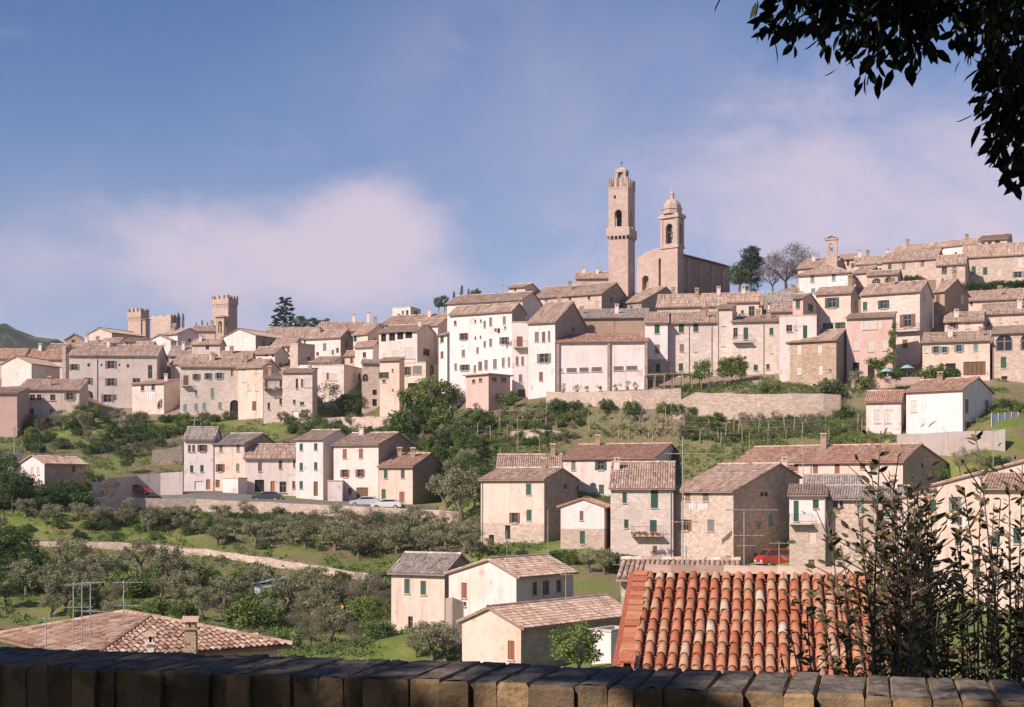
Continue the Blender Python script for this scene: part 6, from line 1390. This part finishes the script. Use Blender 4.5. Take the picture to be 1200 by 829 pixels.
t1 += [(g_.uniform(985, 1110), g_.uniform(600, 760)) for _ in range(18)] + [(g_.uniform(1025, 1100), g_.uniform(560, 700)) for _ in range(24)]
laurel(2.42, 8.6, t1, 'tall laurel bush with upright leafy shoots in front of the terracotta roof', 4, 23)
t2 = [(1143, 505), (1130, 575), (1150, 560), (1165, 590), (1182, 560), (1198, 545), (1210, 570), (1120, 625), (1140, 640), (1172, 650), (1225, 620), (1128, 700), (1155, 700), (1190, 690)]
t2 += [(g_.uniform(1120, 1290), g_.uniform(570, 760)) for _ in range(26)]
laurel(3.15, 8.9, t2, 'second laurel bush with a thick leaning stem at the right end of the parapet', 9, 17)

def oak():
    g = random.Random(21); root_p = Vector((-3.4, -2.6, gz(-3.4, -2.6))); lv = leaf_var('oakleaf', 1)
    root = empty('evergreen_oak', root_p, 'dark evergreen oak branch hanging into the top right of the sky', 'tree'); mb = MB()
    W = lambda p: Vector(p) - root_p
    fork = W((-3.0, -2.1, 2.6)); mb.tube([W((-3.4, -2.6, root_p.z - .3)), W((-3.3, -2.4, .6)), fork], [.34, .28, .24], 10)
    main = [fork, W((-1.8, -.6, 3.6)), W((-.2, 1.6, 3.9)), W((1.0, 3.6, 3.3)), W((1.5, 4.8, 2.4)), W((1.75, 5.2, 1.95))]
    mb.tube(main, [.2, .16, .12, .085, .05, .025], 8)
    for q in ((-5.5, -3.5, 4.2), (-4.8, .2, 4.2), (-2.2, -3.8, 4.4), (-6.2, -1.0, 4.4), (-2.6, 1.9, 4.4)): mb.tube([fork, fork.lerp(W(q), .5) + Zv * .4, W(q)], [.17, .11, .04], 7)
    mats, mes = [], []
    def twig(a, b, n, r=.1):
        a, b = W(a), W(b); m = a.lerp(b, .5) + Vector((g.uniform(-.05, .05), g.uniform(-.05, .05), .05)); mb.tube([a, m, b], [.008, .006, .003], 4, cap=False)
        for i in range(n):
            s = g.random() ** .7; lim = lambda q: max(-1.5, min(1.5, g.gauss(0, 1))) * q; p = a.lerp(b, s) + Vector((lim(r * .85), lim(r * .85), lim(r * .7))); d = (b - a).normalized() * .9 + Vector((g.gauss(0, .7), g.gauss(0, .7), g.gauss(-.15, .7)))
            mats.append(leaf_matrix(p, d, g.uniform(.055, .09), g.uniform(0, 6.28))); mes.append(g.choice(lv))
    # hanging sprays, from out of frame down to the points where the photograph shows their tips
    for (x0, y0, x1, y1, n, r) in ((960, -60, 893, 18, 26, .03), (960, -50, 905, 40, 30, .035), (980, -60, 925, 28, 40, .05), (1000, -70, 950, 30, 46, .055), (1010, -60, 962, 40, 40, .045), (1020, -60, 985, 62, 46, .045), (1030, -70, 1000, 58, 50, .05),
                                (1035, -50, 1016, 100, 36, .03), (1050, -60, 1035, 70, 54, .05), (1060, -60, 1055, 78, 56, .05), (1075, -60, 1072, 72, 50, .045), (1070, -50, 1088, 52, 34, .03), (1085, -60, 1082, 40, 46, .05), (1100, -60, 1105, 12, 40, .05),
                                (1130, -60, 1122, 15, 40, .045), (1150, -60, 1126, 42, 34, .03), (1165, -60, 1150, 60, 56, .05), (1180, -60, 1165, 95, 60, .05), (1190, -40, 1150, 122, 44, .035), (1195, 0, 1168, 130, 56, .045), (1205, 40, 1160, 148, 46, .035), (1215, 60, 1185, 165, 60, .045),
                                (1215, 100, 1158, 182, 30, .03), (1225, 110, 1178, 200, 40, .035), (1235, 120, 1195, 215, 46, .035), (1200, -60, 1195, 120, 70, .06), (1220, -40, 1205, 180, 70, .06), (1010, -80, 1040, 20, 60, .07), (920, -70, 900, 5, 30, .04), (1150, -80, 1180, 20, 60, .07)):
        D = g.uniform(4.7, 5.4); twig(P(x0, y0, D), P(x1, y1, D + g.uniform(-.1, .1)), n, r)
    for _ in range(40): a = P(g.uniform(880, 1260), g.uniform(-160, -50), g.uniform(4.6, 5.4)); twig(a, a + Vector((g.uniform(-.2, .2), g.uniform(-.2, .2), -.15)), 24, .08)
    nvis = len(mats)
    mb.build('trunk', M['bark'], root, smooth=True)
    finish_leaves(root, mats, mes, 300, 'oakleaf', lambda p: -(600 + 0 * p.x) if False else (0 if (H0 - p.z / p.y * F) > 0 and 600 + p.x / p.y * F < 1200 else 1, p.y))
    # the crown overhead, which shades the parapet; a gap lets one patch of sun through
    gg = np.random.default_rng(5); N_ = 420; cen = []
    ax = Vector((-.25, -.97, 0))
    while len(cen) < N_:
        p = Vector((gg.uniform(-9, 4.5), gg.uniform(-6, 3.3), gg.uniform(3.0, 5.4)))
        t = (p.z + .5) / sv.z; x = p.x - sv.x * t; y = p.y - sv.y * t                  # where its shadow falls on the parapet's level
        ux, uy = x - .72, y - 3.75; al, pe = ux * .788 + uy * .616, -ux * .616 + uy * .788
        if any(((al - (-.44 + .42 * s_)) / 1.0) ** 2 + ((pe - (.14 - .62 * s_)) / .58) ** 2 < 1 for s_ in (.1, .3, .5, .7, .9)): continue
        if p.z < .55 * p.y + 1.2: continue
        cen.append((p - root_p)[:])
    me = leaf_cloud('crown', 'oakleaf', np.array(cen), gg.uniform(.45, .75, N_), 330, .16, .09, .8, 77)
    tag(link('crown', me, root), kind='stuff')
oak()
def park_hedge():
    # unseen evergreen hedge, added behind the viewer to keep light off the parapet
    g = np.random.default_rng(9); n = 420; c = np.stack([g.uniform(-12, 12, n), g.uniform(-6.0, -4.6, n), g.uniform(0, 4.2, n)], 1)
    root = empty('hedge', (0, -5.2, gz(0, -5.2)), 'tall dark evergreen hedge added behind the viewer to block light on the parapet', 'hedge'); c[:, 1] += 5.2
    link('foliage', leaf_cloud('hedge_foliage', 'oakleaf', c, g.uniform(.5, .8, n), 70, .2, .12, 1, 33), root)
    mb = MB()
    for i in range(13): mb.tube([(-12 + 2 * i, 0, -.3), (-12 + 2 * i + .1, .1, 3.4)], [.08, .03], 6)
    mb.build('stems', M['bark'], root)
park_hedge()

# ------------------------------------------------------------------ cars, antennas, washing and other small things
def car(px, row, D, heading, col, label, van=False):
    p = hit(px, row) if D is None else P(px, row, D)
    m = plain(label.split()[0] + '_car_paint', col, .3, .1, .5); root = empty('van' if van else 'car', p, label, 'van' if van else 'car', None, heading)
    hw = .82; top = 1.9 if van else 1.42
    low = [(-2.0, .32), (2.0, .32), (2.05, .62), (1.95, .82), (1.05, .95), (-1.9, 1.0), (-2.05, .8)] if not van else [(-2.1, .32), (2.1, .32), (2.15, .8), (2.05, 1.0), (1.75, 1.15), (-2.1, 1.2), (-2.15, .7)]
    cab = [(1.0, .95), (.35, top), (-1.1, top), (-1.75, 1.0)] if not van else [(1.72, 1.15), (1.15, top), (-1.95, top), (-2.1, 1.2)]
    def prism(mb, prof, w0, w1=None, m_=0, t0=None):
        w1 = w1 or [w0] * len(prof); n = len(prof)
        for s in (-1, 1): mb.face([(x, s * w, z) for (x, z), w in zip(prof, w1)], m_)
        for i in range(n): j = (i + 1) % n; mb.face([(prof[i][0], -w1[i], prof[i][1]), (prof[j][0], -w1[j], prof[j][1]), (prof[j][0], w1[j], prof[j][1]), (prof[i][0], w1[i], prof[i][1])], m_)
    mb = MB(); prism(mb, low, hw); prism(mb, cab, hw, [hw - .04, hw - .16, hw - .16, hw - .04]); b = mb.build('body', m, root)
    k = [(x * .93 if abs(x) > .5 else x, z) for x, z in cab]
    gl = MB(); zc = [(cab[0][0] - .16, cab[0][1] + .08), (cab[1][0] - .05, cab[1][1] - .1), (cab[2][0] + .08, cab[2][1] - .1), (cab[3][0] + .2, cab[3][1] + .08)]
    for s in (-1, 1): gl.face([(x, s * w, z) for (x, z), w in zip(zc, (hw - .03, hw - .125, hw - .125, hw - .03))])
    for a_, b_, sx in ((cab[0], cab[1], 1), (cab[3], cab[2], -1)):
        q = lambda t: (a_[0] + (b_[0] - a_[0]) * t + sx * .015, a_[1] + (b_[1] - a_[1]) * t)
        (xa, za), (xb, zb) = q(.12), q(.88); gl.face([(xa, -hw + .12, za), (xa, hw - .12, za), (xb, hw - .24, zb), (xb, -hw + .24, zb)])
    gl.build('glazing', M['glass'], root)
    for x in (-1.3, 1.3):
        for s in (-1, 1):
            w = MB(); w.tube([(x, s * (hw - .2), .31), (x, s * (hw + .02), .31)], .31, 14); wo = w.build('wheel', M['iron'], root)
            w = MB(); w.tube([(x, s * (hw + .0), .31), (x, s * (hw + .035), .31)], .17, 10); w.build('rim', M['metal'], wo)
    for s in (-1, 1):
        hb = MB(); hb.box(2.0 if not van else 2.1, 2.07 if not van else 2.17, s * .55 - .14, s * .55 + .14, .58, .74); hb.build('headlight', M['whitepaint'], root)
    mb = MB(); mb.box(2.02, 2.14, -.8, .8, .34, .5); mb.box(-2.14, -2.02, -.8, .8, .34, .5); mb.build('bumper', M['metal'], root)
car(908, 664, 151, R(205), (.38, .035, .02), 'red van parked in the passage beside the tall dark gable', True)
car(160, 580, 195.5, R(5), (.36, .03, .03), 'red car parked in front of the grey garage wall')
car(313, 588, 196.5, R(178), (.05, .05, .06), 'dark car parked in front of the open garages')
car(428, 594, 191.5, R(176), (.45, .45, .46), 'silver car parked by the brown garage door')
car(453, 597, 190.5, R(178), (.66, .66, .65), 'white car parked by the cream cottage')
def antenna(px, rb_, rt, D, bars, label, rz_=.4, r=.022, mat='metal'):
    p = P(px, rb_, D); hz = (rb_ - rt) * D / F; root = empty('tv_antenna', p, label, 'antenna', 'rooftop antennas', rz_)
    mb = MB(); mb.tube([(0, 0, -.4), (0, 0, hz)], r, 6); mb.build('mast', M[mat], root)
    for (row, ln, els) in bars:
        z = (rb_ - row) * D / F; mb = MB(); mb.tube([(-ln * .35, 0, z), (ln * .65, 0, z)], r * .7, 5); bo = mb.build('boom', M[mat], root)
        mb = MB()
        for i in range(els): x = -ln * .35 + ln * (i + .5) / els; w = .5 - .3 * i / els; mb.tube([(x, -w, z + .02), (x, w, z + .02)], r * .42, 4)
        mb.build('elements', M[mat], bo)
antenna(800, 676, 512, 68, ((532, 2.6, 6), (612, 1.2, 4)), 'very tall white antenna mast rising from the low stone shed', .15, .03)
antenna(872, 672, 600, 68, ((598, 2.6, 7), (628, 1.6, 5), (640, .9, 3)), 'antenna with long crossbars in front of the tall dark gable', .1, .028)
antenna(804, 676, 640, 67, (), 'short plain pole on the low stone shed', 0, .035)
antenna(913, 672, 634, 68, ((637, 1.4, 5),), 'small antenna in front of the red van', .1, .022)
antenna(941, 581, 520, 148, (), 'thin bare mast on the house with the white upper floor', 0, .04)
antenna(86, 742, 684, 50, ((686, .9, 5), (712, 1.0, 5)), 'left one of the cluster of antennas on the hipped roof', .2, .022)
antenna(96, 742, 682, 50.5, ((684, 1.0, 6), (716, .9, 4)), 'middle one of the cluster of antennas on the hipped roof', .35, .022)
antenna(106, 740, 683, 50, ((717, .8, 4), (683, .8, 4)), 'right one of the cluster of antennas on the hipped roof', .1, .022)
antenna(145, 732, 680, 53, ((683, 1.1, 6), (710, 1.0, 5)), 'separate antenna over the ridge of the hipped roof', .1, .022)
antenna(54, 748, 724, 50, ((725, .7, 4),), 'little antenna at the low end of the hipped roof', .1, .022)
antenna(663, 706, 668, 92, ((674, 1.0, 4),), 'thin antenna on the long barn roof', .3, .03, 'wood')
antenna(594, 655, 622, 128, ((632, 1.6, 6),), 'antenna in front of the stone basement terrace', .1, .03)
antenna(642, 668, 598, 120, ((640, 1.2, 5),), 'slim mast between the cream house and the little white gabled house', .2, .03)
antenna(727, 690, 652, 100, ((662, 1.6, 5),), 'antenna above the chimneys of the barn end', .1, .03)
antenna(640, 381, 350, 228, ((352, 1.0, 4),), 'thin antenna over the white house with paired shutters', .2, .035)
antenna(1105, 346, 318, 236, ((320, 1.0, 4),), 'antenna over the brick house with the shaded gable', .2, .035)
antenna(1148, 318, 282, 262, ((284, 1.2, 5),), 'antenna in front of the very long pale roof', .2, .04)
antenna(1164, 556, 503, 148, ((505, .9, 4),), 'thin mast below the grey retaining wall', .2, .04)
def utility_pole(px, rb_, rt, label):
    p = hit(px, rb_); hz = (rb_ - rt) * p.y / F; root = empty('utility_pole', p, label, 'pole'); mb = MB(); mb.tube([(0, 0, -.5), (0, 0, hz)], [.13, .09], 8); mb.build('post', M['wood'], root)
    mb = MB(); mb.box(-.7, .7, -.05, .05, hz - .5, hz - .38); mb.build('crossarm', M['wood'], root)
utility_pole(17, 548, 500, 'pale pole beside the blank pink house'); utility_pole(228, 506, 490, 'short pole above the left end of the road row')
utility_pole(345, 757, 742, 'short pale post right of the hipped roof')
# washing
def washing(px, row, w, h, D, mat, label, n=3):
    p = P(px, row, D); wm, hm = w * D / F, h * D / F; root = empty('laundry', p, label, 'laundry'); mb = MB(); mb.tube([(-wm / 2 - .2, 0, .02), (wm / 2 + .2, 0, .02)], .012, 4); mb.build('line', M['wood'], root)
    for i in range(n):
        x0 = -wm / 2 + wm * i / n; cw = wm / n * .86; cl = MB(); hh = hm * random.uniform(.7, 1); K = 5
        for k in range(K):
            a, b = x0 + cw * k / K, x0 + cw * (k + 1) / K; ya, yb = .05 * math.sin(k * 1.9), .05 * math.sin((k + 1) * 1.9)
            cl.face([(a, ya * .2, 0), (b, yb * .2, 0), (b, yb, -hh), (a, ya, -hh)])
        cl.build('cloth', M[mat[i % len(mat)]], root)
washing(176, 459, 9, 10, 259, ('cloth_w', 'cloth_w'), 'white washing on the small stone house below the grey palazzo', 2)
washing(818, 590, 22, 8, 147.5, ('cloth_w', 'cloth_w', 'offwhite', 'cloth_w'), 'white washing under the top windows of the brown stone house', 6)
washing(975, 603, 7, 12, 143.5, ('cloth_d',), 'dark washing on the stone house behind the laurel bush', 2)
washing(1122, 606, 24, 12, 117, ('cloth_w', 'cloth_b', 'cloth_d'), 'white and blue washing below the teal shutters', 4)
washing(581, 385, 11, 6, 220.4, ('cloth_w', 'cloth_r', 'cloth_d'), 'red and white washing on the big white four-storey house', 3)
washing(360, 428, 17, 6, 246.5, ('cloth_w',), 'white washing above the flat-topped house', 4)
# turquoise parasols, satellite dish, shed, hut
def parasol(px, row, D, label):
    p = P(px, row, D); root = empty('parasol', p - Zv * 2.2, label, 'parasol', 'turquoise parasols'); mb = MB(); mb.tube([(0, 0, 0), (0, 0, 2.4)], .03, 6); mb.build('pole', M['metal'], root)
    mb = MB(); mb.lathe([(1.05, 1.95), (.55, 2.3), (.02, 2.5)], 8); mb.build('canopy', M['turq'], root)
parasol(1039, 434, 201.5, 'turquoise parasol under the creeper of the pink house'); parasol(1063, 430, 201.5, 'turquoise parasol at the right end of the pink brick garden wall')
def dish():
    p = hit(531, 487); root = empty('satellite_dish', p, 'white satellite dish on a post beside the brick shed', 'satellite dish'); mb = MB(); mb.tube([(0, 0, -.2), (0, 0, 1.3)], .05, 6); mb.build('post', M['metal'], root)
    mb = MB(); pr = [(.02, 0), (.25, .02), (.45, .07), (.6, .14)]; mb.lathe(pr, 18); d = mb.build('dish', M['whitepaint'], root, (0, 0, 1.45), True, (R(65), 0, R(-15)))
    mb = MB(); mb.tube([(0, -.5, 1.2), (-.05, -.75, 1.75)], .02, 5); mb.build('arm', M['metal'], root)
dish()
def brick_shed():
    h = Hs(); h.name = 'shed'; h.label = 'square pink brick shed with small square windows below the big white house'; h.xl, h.xc, h.xr, h.ye, h.yb, h.D, h.yaw, h.roof, h.yr, h.wall, h.rmat = 546, 572.5, 598, 440, 476, 214, 42, 'F', None, 'pink', 'roof'
    h.win = "555 447 4 4 d;563 445.5 4 4 d"; h.k = {'rwin': "579 445 6 5 d;590 445 6 5 d"}; th = R(h.yaw); h.c = P(h.xc, h.yb, h.D); h.eL = Vector((-math.cos(th), math.sin(th), 0)); h.eR = Vector((math.sin(th), math.cos(th), 0))
    h.LL = solve(h.c.x, h.c.y, h.eL.x, h.eL.y, h.xl); h.LR = solve(h.c.x, h.c.y, h.eR.x, h.eR.y, h.xr); h.ze = rz(h.ye, h.D); house(h)
    mb = MB(); q = h.eL * -.4 - h.eR * .4 + Zv * (h.ze - h.root.location.z + .142); mb.obox(q, h.eL * (h.LL + .8), h.eR * (h.LR + .8), Zv * .18); mb.build('roof_slab', M['brick'], h.root)
brick_shed()
def pergola():
    a, b = P(757, 448, 211.5), P(822, 446, 210.5); root = empty('pergola', a, 'vine pergola along the terrace below the green-shuttered stone house', 'pergola'); d = b - a; n = 7
    for i in range(n):
        for s in (0, 2.2):
            q = d * (i / (n - 1)); z = gz(a.x + q.x, a.y + q.y + s) - a.z - .3; mb = MB(); mb.tube([(q.x, q.y + s, z), (q.x, q.y + s, 1.1)], .07, 6); mb.build('post', M['wood'], root)
    for s in (0, 2.2): mb = MB(); mb.tube([(0, s, 1.1), (d.x, d.y + s, 1.1 + d.z)], .07, 6); mb.build('beam', M['wood'], root)
    g = np.random.default_rng(4); m = 80; u = g.random(m); c = np.stack([u * d.x, u * d.y + g.uniform(0, 2.2, m), 1.15 + g.normal(0, .1, m)], 1)
    link('vine', leaf_cloud('pergola_vine', 'olive', c, g.uniform(.3, .5, m), 40, .2, .12, .5, 8), root)
pergola()
def hut():
    p = hit(312, 704); root = empty('garden_hut', p, 'small garden hut with a pale blue sheet roof in the olive grove', 'hut', None, .3); mb = MB(); mb.box(-1.2, 1.0, -.9, .9, -.4, 1.7); mb.build('wall', M['whitepaint'], root)
    m = M['bluesheet'] = plain('pale_blue_sheet', (.36, .45, .52), .5, .2)
    mb = MB(); mb.hexa([(-1.5, -1.1, 1.72), (1.9, -1.1, 2.3), (1.9, 1.1, 2.3), (-1.5, 1.1, 1.72), (-1.5, -1.1, 1.78), (1.9, -1.1, 2.36), (1.9, 1.1, 2.36), (-1.5, 1.1, 1.78)]); mb.build('roof', m, root)
    mb = MB(); mb.box(-.4, .3, -.93, -.9, -.3, 1.4); mb.build('door', M['door'], root)
    for s in (-.95, .95): mb = MB(); mb.tube([(1.7, s, -.4), (1.7, s, 2.28)], .05, 6); mb.build('post', M['wood'], root)
hut()
def lump(name, px, row, size, mat, label, cat, seed):
    p = hit(px, row); g = random.Random(seed); mb = MB(); n = 10; m_ = 5
    for j in range(m_ + 1):
        ph = math.pi / 2 * j / m_
        for i in range(n): a = 2 * math.pi * i / n; r = math.cos(ph) * g.uniform(.8, 1.15); mb.v.append((r * math.cos(a) * size[0], r * math.sin(a) * size[1], math.sin(ph) * size[2] * g.uniform(.85, 1.1) - .1))
    for j in range(m_):
        for i in range(n): mb.f.append((j * n + i, j * n + (i + 1) % n, (j + 1) * n + (i + 1) % n, (j + 1) * n + i)); mb.m.append(0); mb.t.append(.5)
    tag(mb.build(name, M[mat], None, p), label, cat)
M['yellow'] = plain('yellow_tarp', (.62, .36, .05), .6, .2)
lump('tarp_heap', 404, 712, (1.1, .8, .6), 'yellow', 'yellow tarp heap between the olives', 'tarp', 2)
lump('rubble_heap', 296, 752, (1.3, .9, .8), 'sill', 'pale rounded heap of rubble right of the hipped roof', 'rubble', 3)
lump('boulder', 622, 516, (1.6, 1.0, .9), 'stone2', 'pale boulder in the rough field wall of the vineyard', 'rock', 5)
lump('boulder', 560, 502, (1.2, .8, .7), 'sill', 'pale rock on the vineyard slope below the satellite dish', 'rock', 6)
def fence():
    a, b = P(1162, 499, 181), P(1193, 497, 184); root = empty('fence', a, 'pale blue panel fence right of the white gabled house', 'fence'); d = b - a; hz = 1.6; m = M['bluefence'] = plain('pale_blue_fence', (.42, .48, .56), .5, .15)
    for i in range(5):
        q = d * (i / 4); mb = MB(); mb.tube([q - Zv * 1.0, q + Zv * hz], .04, 6); mb.build('post', M['whitepaint'], root)
        if i < 4: e = d / 4; mb = MB(); mb.obox(q + e * .06 + Zv * .1, e * .88, Vector((0, .03, 0)), Zv * (hz - .2)); mb.build('panel', m, root)
fence()
M['flower'] = leafmat('geranium_petals_and_leaves', [(0, (.04, .07, .02)), (.5, (.10, .15, .04)), (.62, (.45, .06, .05)), (1, (.6, .12, .12))], .2)
leafy_block('flower_boxes', 'red and green flower boxes on the balcony of the ochre stone house', [(742, 624, 152.2), (776, 624, 152.2), (776, 627, 152.2), (742, 627, 152.2)], 'flower', 'flowers', 40, .14, .09, .28, 16, 12)
leafy_block('flower_boxes', 'row of flower boxes on the ledge of the top-floor windows', [(311, 455, 244.6), (334, 455, 244.6), (334, 457, 244.6), (311, 457, 244.6)], 'flower', 'flowers', 40, .16, .1, .3, 14, 13)
for i, (px, row, D) in enumerate(((98, 408, 268), (150, 400, 292), (300, 412, 276), (394, 388, 270), (470, 380, 262), (555, 352, 246), (590, 346, 245), (700, 366, 226), (838, 366, 218), (868, 350, 228), (1025, 333, 222), (1070, 297, 276), (1180, 350, 222), (235, 505, 209), (330, 523, 206), (420, 510, 202), (735, 545, 160), (900, 520, 172), (600, 548, 168))):
    antenna(px, row, row - 14 * 230 / D, D, ((row - 12 * 230 / D, .9, 4),), 'small television antenna on one of the town roofs', .3 * i, .03, 'wood')
# flower pots on the terrace of the warehouse
for i, (px, row) in enumerate(((676, 457), (688, 458), (704, 458), (722, 455), (735, 454), (745, 454), (660, 457))):
    p = P(px, row, 211.2); o = empty('potted_plant', p - Zv * .4, 'potted plant on the terrace in front of the white warehouse', 'potted plant', 'potted plants on the terrace'); mb = MB(); mb.lathe([(.02, 0), (.22, 0), (.3, .42), (.26, .42)], 10); mb.build('pot', M['orange'], o)
    g = np.random.default_rng(i); link('foliage', leaf_cloud('pot_foliage', 'leaf', g.normal(0, .2, (6, 3)) + np.array([0, 0, .85]), np.full(6, .3), 30, .16, .08, 1, i), o)
for h in HOUSES:
    if h.name == 'villa':
        ro = [c for c in h.root.children if c.name.startswith('roof')][0]
        for px, row, hg, w in ((224, 752, .45, .42), (177, 760, .15, .24)):
            n_ = Vector((-h.eL.x, -h.eL.y, 0)); pt = P(px, row, h.D - (1.2 if px > 200 else 2.2) + 2.6)
            q = pt - h.root.location; chimney(ro, q.x, q.y, q.z, hg, w)
# ------------------------------------------------------------------ the air: thin morning haze over the valley
def haze():
    mb = MB(); mb.box(-3200, 3200, -300, 2600, -70, 240); o = mb.build('haze', []); o.data.materials.clear()
    m = bpy.data.materials.new('thin_haze'); m.use_nodes = True; n = N(m.node_tree); out = n('ShaderNodeOutputMaterial')
    pv = n('ShaderNodeVolumePrincipled', {'Color': (.86, .84, .90, 1), 'Density': 0.00010, 'Anisotropy': 0.0})
    n.t.links.new(pv.outputs[0], out.inputs['Volume']); o.data.materials.append(m); tag(o, kind='stuff')
haze()
